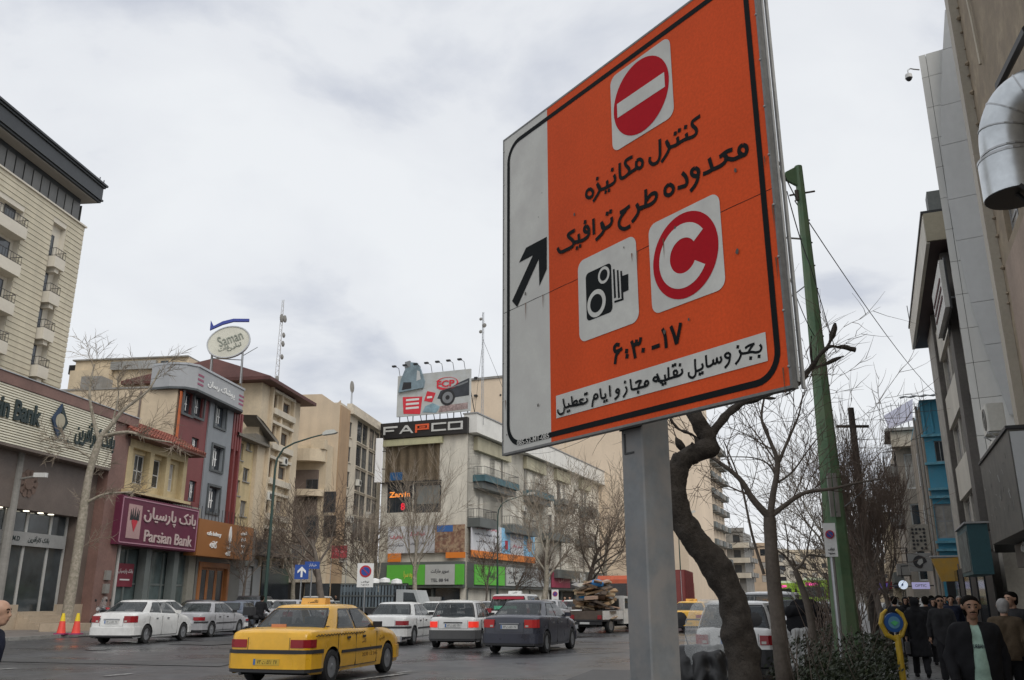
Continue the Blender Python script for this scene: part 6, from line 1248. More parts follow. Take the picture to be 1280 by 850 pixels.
  if rnd_: b.lathe([(w, -.08), (w, .08)], 20, axis='y'); b.build('disc', m_, S); b = MB(); b.xz([(-.08, .01), (-.01, .08), (.01, -.01), (-.06, -.07)], -.1, -.082); b.build('arrow', M('blue print', None), S); b = MB(); b.tube([(0, .05, .3), (.0, .05, .8), (1.6, .05, .9)], .03, 5)
  else: b.box(-w / 2, -.08, -h / 2, w / 2, .08, h / 2); b.build('box', m_, S); write(S, 'OPTIC' if 'pale' in lb else fa('عینک'), 0, 0, h * .4, m_black, -.082, 0, .005); b = MB(); b.tube([(w / 2, 0, 0), (w / 2 + 1.2, 0, 0)], .03, 5)
  b.build('arm', m_black, S)
blue_house()
# ================================================================ vehicles
m_tyre = M('tyre rubber', (.018, .018, .018), rough=.8, var=.2); m_rim = M('wheel rim', (.32, .33, .34), rough=.35, metal=.6, var=.1); m_seat = M('dark seat fabric', (.05, .05, .052), rough=.9); m_under = M('underbody black', (.01, .01, .01), rough=.8, var=0)
m_trim = M('black plastic trim', (.03, .03, .032), rough=.55, var=.1); m_cg = M('car glass', (.03, .038, .04), rough=.05, var=.5, scale=1.3, fine=4, spec=.7, alpha=.62); m_tail = M('red tail lamp', (.30, .012, .018), rough=.2, var=.1, spec=.7)
m_tailon = M('lit tail lamp', (1., .05, .03), rough=.3, var=0, emit=.3); m_tclr = M('clear lamp', (.5, .48, .44), rough=.2, var=0); m_plate = M('white plate', (.6, .6, .58), rough=.5, var=0); m_platey = M('yellow plate', (.6, .40, .05), rough=.5, var=0)
m_head = M('head lamp', (.55, .56, .58), rough=.1, var=0, spec=.8)
def paint(name, c, dirt=.1): return M('paint ' + name, c, rough=.32, var=dirt, scale=1.1, fine=5, spec=.5, coat=.35, grain=.02, rvar=.1)
def lerp(a, b, t): return a + (b - a) * t
def interp(P, x):
 if x <= P[0][0]: return P[0][1]
 for a, b in zip(P, P[1:]):
  if x <= b[0]: t = (x - a[0]) / (b[0] - a[0] + 1e-9); t = t * t * (3 - 2 * t) * .5 + t * .5; return lerp(a[1], b[1], t)
 return P[-1][1]
SPEC = {
 # L, W half, roof height, top profile (rear to front), cabin xd xc xb xa, belt z, half widths belt/roof, wheel x, wheel r
 'saloon': dict(L=4.42, w=.85, H=1.40, top=[(-2.21, .80), (-2.17, .93), (-2.0, .965), (-1.3, .99), (.9, .96), (1.5, .90), (2.05, .76), (2.21, .60)], cab=(-1.52, -.95, .18, .98), belt=.93, wb=.80, wr=.60, wx=(-1.33, 1.32), wrad=.30),
 'round': dict(L=4.35, w=.86, H=1.47, top=[(-2.17, .74), (-2.12, .98), (-1.95, 1.04), (-1.35, 1.07), (.95, 1.0), (1.5, .92), (2.0, .78), (2.17, .58)], cab=(-1.62, -.85, .22, 1.12), belt=.98, wb=.80, wr=.58, wx=(-1.28, 1.33), wrad=.31),
 'hatch': dict(L=3.95, w=.81, H=1.46, top=[(-1.97, .84), (-1.93, .95), (-1.75, .96), (.9, .95), (1.4, .88), (1.8, .76), (1.97, .60)], cab=(-1.86, -1.52, .22, .92), belt=.93, wb=.76, wr=.60, wx=(-1.16, 1.16), wrad=.28),
 'suv': dict(L=4.4, w=.90, H=1.70, top=[(-2.2, .9), (-2.15, 1.06), (-1.9, 1.08), (.9, 1.08), (1.5, 1.02), (2.0, .92), (2.2, .7)], cab=(-2.08, -1.80, .25, 1.0), belt=1.06, wb=.84, wr=.68, wx=(-1.3, 1.35), wrad=.36)}
def wheel(par, x, y, r, side):
 Wt = thing('wheel', None, None); Wt.parent = par; Wt.location = (x, y, r); wd = .19
 k = ('wheel', r)
 if k not in WM:
  b = MB(); b.lathe([(r * .63, .02), (r * .66, -.005), (r * .95, 0), (r, .03), (r, wd - .03), (r * .95, wd), (r * .1, wd)], 24, axis='y', cap=False); t = b.mesh('tyre', m_tyre, 45)
  b = MB(); b.lathe([(r * .64, .012), (r * .60, .03), (r * .56, .035), (r * .2, .012), (r * .12, -.002), (.02, -.004)], 20, axis='y'); q = b.mesh('rim', m_rim, 50)
  b = MB()
  for i in range(7): a = 2 * pi * i / 7; c = Vector((cos(a), sin(a))); n_ = Vector((-c.y, c.x)); p = [c * r * .30 + n_ * r * .05, c * r * .5 + n_ * r * .10, c * r * .5 - n_ * r * .10, c * r * .30 - n_ * r * .05]; b.poly([(v.x, .012 if j in (0, 3) else .024, v.y) for j, v in enumerate(p)])
  WM[k] = (t, q, b.mesh('rim_slot', m_trim))
 t, q, s_ = WM[k]
 for n_, m_ in (('tyre', t), ('rim', q), ('rim_slot', s_)): obj(n_, m_, Wt)
 if side > 0: Wt.rotation_euler = (0, 0, pi)
 return Wt
def car(kind, label, loc, az, col, name='car', lights_on=False, plate='white', bumper=None, group=None, stripes=False, detail=True, pl='ب ۴۷', roofsign=None, glass=None, tail=None):
 S = SPEC[kind]; L, w, H = S['L'], S['w'], S['H']; T = thing(name, label, 'taxi' if roofsign else 'car', (loc[0], loc[1], loc[2] if len(loc) > 2 else .0), radians(90 - az), group)
 G_ = glass or m_cg
 xd, xc, xb, xa = S['cab']; bz = S['belt']; wb, wr = S['wb'], S['wr']; R_ = S['wrad']; hx = L / 2
 wid = [(-hx, w * .84), (-hx + .08, w * .93), (-hx + .45, w * .985), (-.6, w), (.8, w), (hx - .5, w * .97), (hx - .12, w * .88), (hx, w * .74)]
 X = set([-hx, -hx + .03, -hx + .08, -hx + .16, hx, hx - .04, hx - .12, hx - .25]); n = 26
 for i in range(1, n): X.add(-hx + L * i / n)
 for wx in S['wx']:
  for i in range(-8, 9): X.add(wx + (R_ + .055) * sin(i * pi / 16))
 X = sorted(X); zb0 = .20
 def arch(x):
  z = 0
  for wx in S['wx']:
   d = abs(x - wx); a = R_ + .055
   if d < a: z = max(z, R_ + sqrt(a * a - d * d))
  return z
 def section(x):
  zt = interp(S['top'], x); ww = interp(wid, x); e = max(0, 1 - (hx - abs(x)) / .12); zb = zb0 + .10 * e; zs = zt - .06; a = max(zb, min(arch(x), zs - .12)); m1 = lerp(a, zs, .25); m2 = lerp(a, zs, .65)
  return [(ww * (.97 if a == zb else 1.0), a), (ww * 1.0, m1), (ww * (1.0), m2), (ww * .985, zs - .02), (ww * .95, zs + .03), (ww * .86, zt - .002), (ww * .5, zt + .012), (0, zt + .016)]
 b = MB(); rows = []
 for x in X:
  s_ = section(x); pts = [(x, y, z) for y, z in s_] + [(x, -y, z) for y, z in s_[-2::-1]]; rows.append(b.vs(pts))
 m = 15
 for a, c in zip(rows, rows[1:]):
  for j in range(m - 1): b.face((a + j, a + j + 1, c + j + 1, c + j))
 b.face([rows[0] + j for j in reversed(range(m))]); b.face([rows[-1] + j for j in range(m)])
 # cabin shell
 def side(x_, t, off=0): return (wb + (wr - wb) * (t * .75 + .25 * t * t)) + off
 ring = [('r', u) for u in (-1, -.6, 0, .6, 1)] + [('R', u) for u in (.12, .3, .5, .7, .88)] + [('f', u) for u in (1, .6, 0, -.6, -1)] + [('L', u) for u in (.88, .7, .5, .3, .12)]
 def cabpt(kind_, u, t, off=0.):
  ww = side(0, t); z = lerp(bz, H - .035, t) if t <= 1 else H
  xr, xf = lerp(xd, xc, t), lerp(xa, xb, t)
  if kind_ == 'r': return (xr - .07 * (1 - u * u) - off, -u * -1 * -ww * .93 if False else u * -ww * .93 * -1, z)
  if kind_ == 'f': return (xf + .10 * (1 - u * u) + off, u * -ww * .93 * -1, z)
  x_ = lerp(xr, xf, u); ed = 1 - max(0, abs(u - .5) - .3) * .18
  return (x_, (ww * ed + off) * (1 if kind_ == 'R' else -1), z)
 lv = [0, .3, .6, .85, 1.0]; rr = [b.vs([cabpt(k, u, t) for k, u in ring]) for t in lv]; m = len(ring)
 top = [cabpt(k, u, 1.0) for k, u in ring]; cx = (xc + xb) / 2
 for f_, dz in ((.9, .022), (.55, .042)): rr.append(b.vs([(cx + (p[0] - cx) * f_, p[1] * f_, H - .035 + dz) for p in top]))
 for li, (a, c) in enumerate(zip(rr, rr[1:])):
  for j in range(m):
   k = (j + 1) % m
   if li > 2: b.face((a + j, a + k, c + k, c + j))
 b.face([rr[-1] + j for j in range(m)])
 qq = lambda f_, t: lerp(lerp(xd, xa, f_), lerp(xc, xb, f_), t)
 fr = ((.0, .075), (.20, .24), (.50, .55), (.86, 1.)) if kind in ('hatch', 'suv') else ((.0, .17), (.46, .50), (.86, 1.))
 for f0, f1 in fr:
  for sg in (1, -1):
   P = []
   for t in (0, .3, .6, .86): P.append([(x_, sg * (side(0, t) - .002 - .022 * abs(((x_ - (xd + xa) / 2) / (xa - xd)) * 2) ** 3 - (.035 if e_ else 0)), lerp(bz - .01, H - .03, t)) for x_, e_ in ((qq(f0, t) - (.02 if f0 == 0 else 0), f0 == 0), (qq((f0 + f1) / 2, t), 0), (qq(f1, t) + (.02 if f1 == 1 else 0), f1 == 1))])
   ks = [b.vs(r) for r in P]
   for a, c in zip(ks, ks[1:]):
    for j in range(2): b.face((a + j, a + j + 1, c + j + 1, c + j))
 ib = MB(); ib.box(xd + .1, -wb + .06, bz + .075, xa + .02, wb - .06, bz + .085)
 for y_ in (-.36, .36):
  for x_ in (lerp(xd, xa, .62), lerp(xd, xa, .22)): ib.bbox(x_ - .07, y_ - .22, bz - .05, x_ + .05, y_ + .22, H - .42, .04); ib.bbox(x_ - .06, y_ - .12, H - .41, x_ + .02, y_ + .12, H - .24, .03)
 ib.build('interior', m_seat, T, sharp=40)
 body = b.build('body', col, T, sharp=38)
 # glass panes with black rubber surround
 def pane(nm, rows_, mat, ringonly):
  bb = MB(); ks = [bb.vs(r) for r in rows_]; m_ = len(rows_[0]); nr = len(ks) - 1
  for i_, (a, c) in enumerate(zip(ks, ks[1:])):
   for j in range(m_ - 1):
    if ringonly and 0 < i_ < nr - 1 and 0 < j < m_ - 2: continue
    bb.face((a + j, a + j + 1, c + j + 1, c + j))
  return bb.build(nm, mat, T, sharp=50)
 for nm, kk, t0, t1 in (('rear_window', 'r', .06, .90), ('windscreen', 'f', .04, .92)):
  us = (-.92, -.5, 0, .5, .92)
  pane('window_seal', [[cabpt(kk, u, t, .012) for u in (-.965, -.91, -.5, 0, .5, .91, .965)] for t in (t0 - .04, t0, .5, t1 - .01, t1 + .035)], m_trim, 1)
  pane(nm, [[cabpt(kk, u, t, .011) for u in us] for t in (t0, .5, t1)], G_, 0)
 xm = lerp(xc, xb, .36) ; xm0 = lerp(xd, xa, .46)
 def sidewin(x0b, x1b, x0t, x1t, t0, t1):
  for sg in (1, -1):
   for off, g, mt, nm in ((.006, .022, m_trim, 'window_seal'), (.012, 0, G_, 'side_window')):
    bb = MB(); P = []; g_ = g / .45
    for t, xa_, xb_ in (((t0 - g_, x0b - g, x1b + g),) if g else ()) + ((t0, x0b - g, x1b + g), (.5, lerp(x0b, x0t, .5) - g, lerp(x1b, x1t, .5) + g), (t1, x0t - g, x1t + g)) + (((t1 + g_, x0t - g, x1t + g),) if g else ()):
     z = lerp(bz, H - .035, t); P.append([(x_, sg * (side(0, t) * (1 - .0) + off - .022 * abs(((x_ - (xd + xa) / 2) / (xa - xd)) * 2) ** 3), z) for x_ in ((xa_, xa_ + g, (xa_ + xb_) / 2, xb_ - g, xb_) if g else (xa_, (xa_ + xb_) / 2, xb_))])
    ks = [bb.vs(r) for r in P]
    for i_, (a, c) in enumerate(zip(ks, ks[1:])):
     for j in range(len(P[0]) - 1):
      if g and i_ in (1, 2) and j in (1, 2): continue
      bb.face((a + j, a + j + 1, c + j + 1, c + j))
    bb.build(nm, mt, T)
 t0, t1 = .07, .86
 q = lambda f_, t: lerp(lerp(xd, xa, f_), lerp(xc, xb, f_), t)
 if kind in ('hatch', 'suv'):
  sidewin(q(.07, t0), q(.20, t0), q(.10, t1), q(.22, t1), t0, t1); sidewin(q(.235, t0), q(.50, t0), q(.25, t1), q(.55, t1), t0, t1); sidewin(q(.54, t0), q(.86, t0), q(.60, t1), q(.93, t1), t0, t1)
 else: sidewin(q(.17, t0), q(.46, t0), q(.20, t1), q(.52, t1), t0, t1); sidewin(q(.50, t0), q(.86, t0), q(.57, t1), q(.94, t1), t0, t1)
 # wheels and underside
 for wx in S['wx']:
  for sg in (1, -1): wheel(T, wx, sg * (w - .005), R_, sg)
 b = MB(); b.box(-hx + .2, -w + .2, .19, hx - .2, w - .2, .5)
 b.build('underbody', m_under, T)
 b = MB()
 for wx in S['wx']: b.box(wx - R_ - .05, -w + .19, .3, wx + R_ + .05, -w + .22, .72); b.box(wx - R_ - .05, w - .22, .3, wx + R_ + .05, w - .19, .72); b.box(wx - R_ - .04, -w + .2, .62, wx + R_ + .04, w - .2, .70)
 b.build('wheel_well', m_under, T)
 # bumpers
 wr_ = interp(wid, -hx + .08)
 def wrap(z0, z1, o, mat, nm, ext=.62, front=False):
  s_ = 1 if front else -1; b = MB(); we = interp(wid, s_ * (hx - ext)) ; wm = interp(wid, s_ * (hx - .12)); wq = interp(wid, s_ * hx)
  pl_ = [(s_ * (hx - ext), we + .006)] + [(s_ * (hx - d_), interp(wid, s_ * (hx - d_)) + o) for d_ in (min(ext - .05, .4), .25, .14, .08, .03, 0)] + [(s_ * (hx + o), wq * .86), (s_ * (hx + o + .012), wq * .5)]; pl_ = pl_ + [(x_, -y_) for x_, y_ in pl_[::-1]]; inn = [(s_ * (hx - ext), -we + .05), (s_ * (hx - .2), -wq + .2), (s_ * (hx - .2), wq - .2), (s_ * (hx - ext), we - .05)]
  P = pl_ + inn; P = P if front else P[::-1]; P = P[::-1]; b.prism(P, z0, z1); return b.build(nm, mat, T)
 bm = bumper or col
 ex = hx + S['wx'][0] - R_ - .06
 wrap(.30, .56, .035, bm, 'rear_bumper', ex); wrap(.24, .299, .02, m_trim, 'bumper_lip', ex)
 ef = hx - S['wx'][1] - R_ - .06; wrap(.28, .54, .035, bm, 'front_bumper', ef, True)
 if stripes or kind == 'saloon': wrap(.561, .625, .045, m_trim, 'bumper_strip', ex)
 # lamps
 lz = {'saloon': (.66, .80), 'round': (.72, .94), 'hatch': (.64, .82), 'suv': (.82, 1.16)}[kind]; yi = {'saloon': .44, 'round': .46, 'hatch': .50, 'suv': .62}[kind]
 for sg in (1, -1):
  b = MB(); wq = interp(wid, -hx); P = [(-hx - .014, yi), (-hx - .014, wq - .02), (-hx + .07, interp(wid, -hx + .07) + .012), (-hx + .26, interp(wid, -hx + .26) + .008), (-hx + .26, wq - .2), (-hx + .1, yi)]; P = [(x_, sg * y_) for x_, y_ in P]
  if sg > 0: P = P[::-1]
  b.prism(P, *lz); o = b.build('tail_light', m_tailon if lights_on else (tail or m_tail), T)
  if kind in ('round', 'hatch') and not lights_on: b = MB(); b.box(-hx - .018, sg * yi + (.03 if sg > 0 else -.12), lz[0] + .02, -hx - .012, sg * yi + (.12 if sg > 0 else -.03), lz[0] + .07); b.build('reversing_lamp', m_tclr, o)
  b = MB(); wf = interp(wid, hx); b.box(hx - .1, sg * wf - .16, .58, hx + .012, sg * wf + .13 * (1 if sg > 0 else 1) - (0 if sg > 0 else 0), .70); b.build('headlight', m_head, T)
  b = MB(); b.bbox(xa - .36, wb - .04 if sg > 0 else -wb - .16, bz + .01, xa - .27, wb + .16 if sg > 0 else -wb + .04, bz + .125, .03); b.build('mirror', m_trim if (bumper or stripes or kind == 'saloon') else col, T, sharp=30)
  for hx_ in ((q(.36, 0)) - .12, q(.66, 0) - .16):
   if kind == 'saloon' and name == 'taxi' or True: b = MB(); y0 = sg * w; b.box(hx_, min(y0, y0 + sg * .018), bz - .16, hx_ + .13, max(y0, y0 + sg * .018), bz - .12); b.build('door_handle', m_trim if kind != 'round' else m_rim, T)
  b = MB(); y0, y1 = sorted((sg * (w - .03), sg * (w + .0022)))
  for x_ in (q(.485, 0) - .02, q(.93, 0) - .12, q(.14, 0) + .05 if kind != 'hatch' else q(.20, 0)): b.box(x_, y0, .27, x_ + .009, y1, bz - .07)
  b.box(q(.14, 0) + .1, y0, .262, q(.93, 0) - .14, y1, .272); b.build('door_seam', m_trim, T)
  if kind in ('saloon', 'hatch'): b = MB(); y0, y1 = sorted((sg * (w - .02), sg * (w + .014))); b.box(S['wx'][0] + R_ + .07, y0, .52, S['wx'][1] - R_ - .07, y1, .57); b.build('rub_strip', m_trim, T)
 # boot lid seam, plate, badge, exhaust
 zt = interp(S['top'], -hx + .05)
 b = MB(); b.box(-hx - .004, -yi + .02, .60, -hx + .02, yi - .02, .606); b.box(-hx - .004, -yi + .02, .606, -hx + .02, -yi + .028, zt - .1); b.box(-hx - .004, yi - .028, .606, -hx + .02, yi - .02, zt - .1); b.build('boot_seam', m_trim, T)
 pz = {'saloon': .42, 'round': .74, 'hatch': .70, 'suv': .72}[kind]; xo = -hx - (.046 if kind == 'saloon' else .012)
 P_ = part_box(T, 'number_plate', m_platey if plate == 'yellow' else m_plate, xo - .008, -.26, pz - .055, xo + .006, .26, pz + .055)
 if detail:
  me = text_mesh('۷۳ ' + 'ت' + ' ۵۲۸ ۲۷', .07, .0, .002, .40, M('plate digits', (.02, .02, .02), var=0)); o = obj('plate_digits', me, P_, (xo - .009, -.02, pz)); o.rotation_euler = (0, 0, -pi / 2)
  part_box(P_, 'plate_band', M('blue print', None), xo - .010, .215, pz - .05, xo - .0075, .255, pz + .05)
  if kind in ('round', 'hatch'): part_box(T, 'plate_garnish', m_trim if kind == 'hatch' or bumper else m_rim, -hx - .02, -.30, pz + .075, -hx + .0, .30, pz + .105)
  b = MB(); b.tube([(-hx + .25, w * .62, .22), (-hx - .03, w * .62, .215)], .028, 8); b.build('exhaust', m_trim, T)
 if roofsign:
  b = MB(); b.xz([(-.13, H), (.13, H), (.09, H + .13), (-.09, H + .13)], -.26, .26)
  R2 = b.build('roof_sign', M(*roofsign), T); R2.location = (cx - .1, 0, -.01); me = text_mesh(fa('تاکسی'), .08, .01, .002, .22, M('plate digits', None)); o = obj('roof_sign_lettering', me, R2, (-.118, 0, H + .06)); o.rotation_euler = (radians(0), 0, -pi / 2)
 return T, S
def put(px, Y, z=0): r = ray(px, 780); return (r.x * Y, Y, z)
py = paint('taxi yellow', (.76, .41, .02)); pw = paint('white', (.66, .66, .64)); psv = paint('silver', (.34, .34, .35)); pdk = paint('dark slate', (.035, .038, .055)); pbk = paint('charcoal', (.04, .04, .045)); pgr = paint('grey green', (.14, .16, .15)); pbl = paint('blue grey', (.10, .12, .16))
TX, S = car('saloon', 'yellow saloon taxi with roof sign and black bumper strips in the foreground', put(407, 18.8), 15, py, 'taxi', plate='yellow', stripes=True, roofsign=('orange roof sign', (.78, .42, .10)), group=None)
# taxi extras: checker line, door lettering, rear-window sticker, quarter-light bar
b = MB()
for sg in (1, -1):
 for i in range(34):
  x0 = -2.0 + i * .062; w0 = .851 if x0 > -1.7 else .845
  y0, y1 = sorted((sg * (w0 - .02), sg * (w0 + .006))); b.box(x0, y0, .845 + (i % 2) * .018, x0 + .032, y1, .862 + (i % 2) * .018)
tag(b.build('checker_line', m_trim, TX), kind='stuff')
for sg, rz in ((-1, 0), (1, pi)):
 for s_, x_, z_, h_, wd in ((fa('آژانس'), .05, .70, .09, .2), (fa('تاکسی'), .95, .72, .08, .30), ('2030 12 345', .35, .44, .07, .75)):
  me = text_mesh(s_, h_, .005, .002, wd, M('faded brown lettering', (.22, .12, .03), var=0)); o = obj('door_lettering', me, TX, (x_, sg * .8535, z_)); o.rotation_euler = (0, 0, rz)
o = part_box(TX, 'window_sticker', M('orange sticker', (.62, .25, .12), rough=.6), -1.60, .0, .95, -1.575, .30, 1.03); o.location = (-.035, 0, .02)
CARS = [
 ('round', 'white saloon parked nearest the bank, with dark red tail lamps', 181, 34.0, 8, pw, dict()),
 ('saloon', 'silver saloon parked in front of the white saloon, dark bumper strip', 260, 39.5, 8, psv, dict()),
 ('round', 'white car on the inner row, only roof showing behind the white saloon', 199, 43.0, 8, pw, dict(detail=False)),
 ('round', 'black car on the inner row in front of the maroon bank sign', 252, 47.5, 8, pbk, dict(detail=False)),
 ('saloon', 'dark grey saloon beyond the parked silver one', 296, 46.5, 8, pbl, dict(detail=False)),
 ('hatch', 'dark blue hatchback behind the parked silver saloon', 318, 50.5, 8, pbl, dict(detail=False)),
 ('suv', 'dark grey estate close to the shutters, left of the lamp pole', 322, 58, 8, pbk, dict(detail=False)),
 ('saloon', 'silver saloon in the middle distance left of the white taxi van', 612, 50, 12, psv, dict(detail=False, lights_on=True)),
 ('hatch', 'small white hatchback far off before the green shop sign', 575, 60, 10, pw, dict(detail=False)),
 ('saloon', 'black saloon far off before the grey shop signs', 640, 62, 14, pbk, dict(detail=False)),
 ('round', 'silver saloon far off right of the white taxi van', 688, 48, 18, psv, dict(detail=False)),
 ('saloon', 'white saloon parked far off before the maroon and pink sign', 706, 72, 20, pw, dict(detail=False)),
 ('saloon', 'black saloon by the orange-framed shop door', 281, 55.5, 8, pbk, dict(detail=False)),
 ('hatch', 'white hatchback left of the street lamp pole', 340, 56, 8, pw, dict(detail=False)),
 ('round', 'silver saloon right of the street lamp pole, behind the yellow taxi roof', 365, 45, 10, psv, dict(detail=False)),
 ('hatch', 'white and grey hatchback behind the yellow taxi roof sign', 402, 51, 10, pw, dict(detail=False)),
 ('suv', 'white tall car behind the hatchback near the blue arrow sign', 400, 64, 8, pw, dict(detail=False)),
 ('saloon', 'grey green saloon next to the caged truck', 424, 58, 12, pgr, dict(detail=False)),
 ('saloon', 'white saloon moving right behind the yellow taxi bonnet', 504, 33, 11, pw, dict()),
 ('hatch', 'white hatchback with grey bumper and lit brake lamps', 581, 31, 8, pw, dict(bumper=M('worn grey bumper', (.09, .09, .09), rough=.6), lights_on=True)),
 ('saloon', 'white saloon half hidden between the saloon and the hatchback', 552, 44, 12, pw, dict(detail=False, lights_on=True)),
 ('round', 'dark slate saloon in the middle of the road left of the sign post', 667, 28.2, 20, pdk, dict(tail=M('bright red lamp', (.55, .03, .03), rough=.2, var=0))),
 ('hatch', 'white hatchback ahead of the dark slate saloon near the cardboard pickup', 727, 52, 20, pw, dict(detail=False)),
 ('saloon', 'distant yellow taxi beside the red box truck', 868, 45, 20, py, dict(roofsign=('orange roof sign', None), plate='yellow', name='taxi', stripes=True)),
 ('suv', 'silver estate with lit tail lamp queued beyond the white hatchback', 972, 27.0, 22, paint('silver white', (.52, .53, .54)), dict(lights_on=True)),
 ('saloon', 'grey car beyond the silver estate, by the green bus', 1022, 37, 22, psv, dict(detail=False)),
 ('saloon', 'small yellow taxi far beyond the bent tree trunk', 962, 62, 22, py, dict(detail=False, roofsign=('orange roof sign', None), name='taxi')),
 ('suv', 'white jeep far off left of the thin tree', 925, 50, 22, pw, dict(detail=False)),
 ('saloon', 'white saloon far off between the taxi and the jeep', 900, 66, 22, pw, dict(detail=False)),
 ('hatch', 'blue grey hatchback far off near the green bus', 992, 52, 22, pbl, dict(detail=False))]
for kind, lb, px, Y, az, pc, kw in CARS: car(kind, lb, put(px, Y), az, pc, **kw)
x_, y_ = RX(-2.75, 20.0); car('hatch', 'white hatchback with dark bumper parked behind the bent tree trunk', (x_, y_), 22, pw, bumper=m_trim)
# taxi van with red and green rear
TV, _ = car('suv', 'white taxi van with red rear edge and green window print behind the dark slate saloon', put(651, 37.5), 15, pw, 'taxi_van', roofsign=('white roof sign', (.7, .7, .68)))
part_box(TV, 'red_top_edge', M('red print', None), -2.02, -.62, 1.50, -1.86, .62, 1.60); part_box(TV, 'green_window_print', M('green white print', (.10, .42, .25), rough=.5, var=.3, scale=9), -2.165, -.52, 1.12, -2.14, .52, 1.25)
# ---- pickup loaded with cardboard
def pickup(label, loc, az, col, load):
 T = thing('pickup_truck', label, 'truck', loc, radians(90 - az)); w = .85
 b = MB()                                                   # cab profile
 for sg in (1,): b.T = None
 pr = [(-.15, .45), (1.15, .45), (1.2, .8), (2.15, .72), (2.25, .45), (2.25, .40), (-.15, .40)]
 b.xz([(-.15, .38), (2.28, .38), (2.28, .80), (2.1, .92), (1.15, 1.02), (.62, 1.62), (-.10, 1.66), (-.15, 1.0)], -w, w); b.build('cab', col, T)
 for sg in (1, -1): b = MB(); b.xz([(.0, 1.08), (.95, 1.06), (.55, 1.52), (.0, 1.54)], sg * w - (.012 if sg < 0 else 0), sg * w + (.012 if sg > 0 else 0)); b.build('side_window', m_cg, T)
 part_box(T, 'rear_window', m_cg, -.165, -.62, 1.12, -.152, .62, 1.52)
 b = MB(); b.poly([(1.17, -.7, 1.04), (1.17, .7, 1.04), (.66, .6, 1.58), (.66, -.6, 1.58)]); b.build('windscreen', m_cg, T)
 part_box(T, 'bed_floor', m_trim, -2.3, -w, .52, -.2, w, .60)
 for y0, y1 in ((-w, -w + .05), (w - .05, w)): part_box(T, 'bed_side', col, -2.25, y0, .602, -.2, y1, .98)
 part_box(T, 'tailgate', M('rusty tailgate', (.12, .09, .07), rough=.7, var=.3, fine=8), -2.3, -w, .602, -2.252, w, .98); part_box(T, 'chassis', m_under, -2.2, -.5, .28, 2.1, .5, .50); part_box(T, 'rear_bumper', m_trim, -2.42, -w, .38, -2.32, w, .50)
 for x in (-1.45, 1.45):
  for sg in (1, -1): wheel(T, x, sg * w, .33, sg)
 for sg in (1, -1): part_box(T, 'tail_light', m_tail, -2.33, sg * .72 - .1, .62, -2.302, sg * .72 + .1, .8)
 part_box(T, 'number_plate', m_plate, -2.44, -.25, .4, -2.425, .25, .49)
 return T
PK = pickup('white pickup overloaded with flattened cardboard and scrap sacks', put(762, 44), 34, pw, 1)
pm_, pr_ = PK.matrix_basis.copy(), random.Random(5)
cbm = [M('cardboard ' + k, c, rough=.9, var=.2) for k, c in (('tan', (.32, .21, .12)), ('light', (.42, .32, .2)), ('dark', (.12, .09, .07)), ('brown', (.22, .14, .08)), ('pinkish', (.40, .27, .2)), ('grey', (.25, .24, .23)))]
for i in range(90):
 m_ = cbm[pr_.randrange(6)]; b = MB(); w_, d_, h_ = pr_.uniform(.3, .95), pr_.uniform(.25, .7), pr_.uniform(.02, .16)
 b.T = Matrix.Rotation(pr_.uniform(-.35, .35), 4, 'X') @ Matrix.Rotation(pr_.uniform(-.3, .3), 4, 'Y') @ Matrix.Rotation(pr_.uniform(0, 3), 4, 'Z'); b.box(-w_ / 2, -d_ / 2, 0, w_ / 2, d_ / 2, h_); z = .62 + 1.65 * (i / 90) ** .9; s_ = 1 - .25 * abs(z - 1.4)
 o = b.build('cardboard_sheet', m_); v = pm_ @ Vector((-1.25 + pr_.uniform(-.85, .8) * s_, pr_.uniform(-.7, .7) * s_, z)); o.location = v; o.rotation_euler = (0, 0, PK.rotation_euler.z)
 tag(o, 'loose sheet of cardboard in the scrap heap on the white pickup', 'cardboard', 'scrap heaped on the white pickup')
for k, (y, z, c_) in enumerate(((.3, 1.6, (.03, .20, .42)), (-.3, 2.2, (.05, .22, .5)), (.5, 2.05, (.35, .33, .28)))):
 b = MB(); b.lathe([(.05, -.2), (.3, -.12), (.36, .02), (.2, .16), (.05, .2)], 10); o = b.build('sack', M('sack %d' % k, c_, rough=.7, var=.2), sharp=40); o.location = pm_ @ Vector((-1.7, y, z)); tag(o, ['blue sack low in the cardboard heap', 'bright blue sack on top of the cardboard heap', 'pale sack beside the top blue sack on the heap'][k], 'sack')
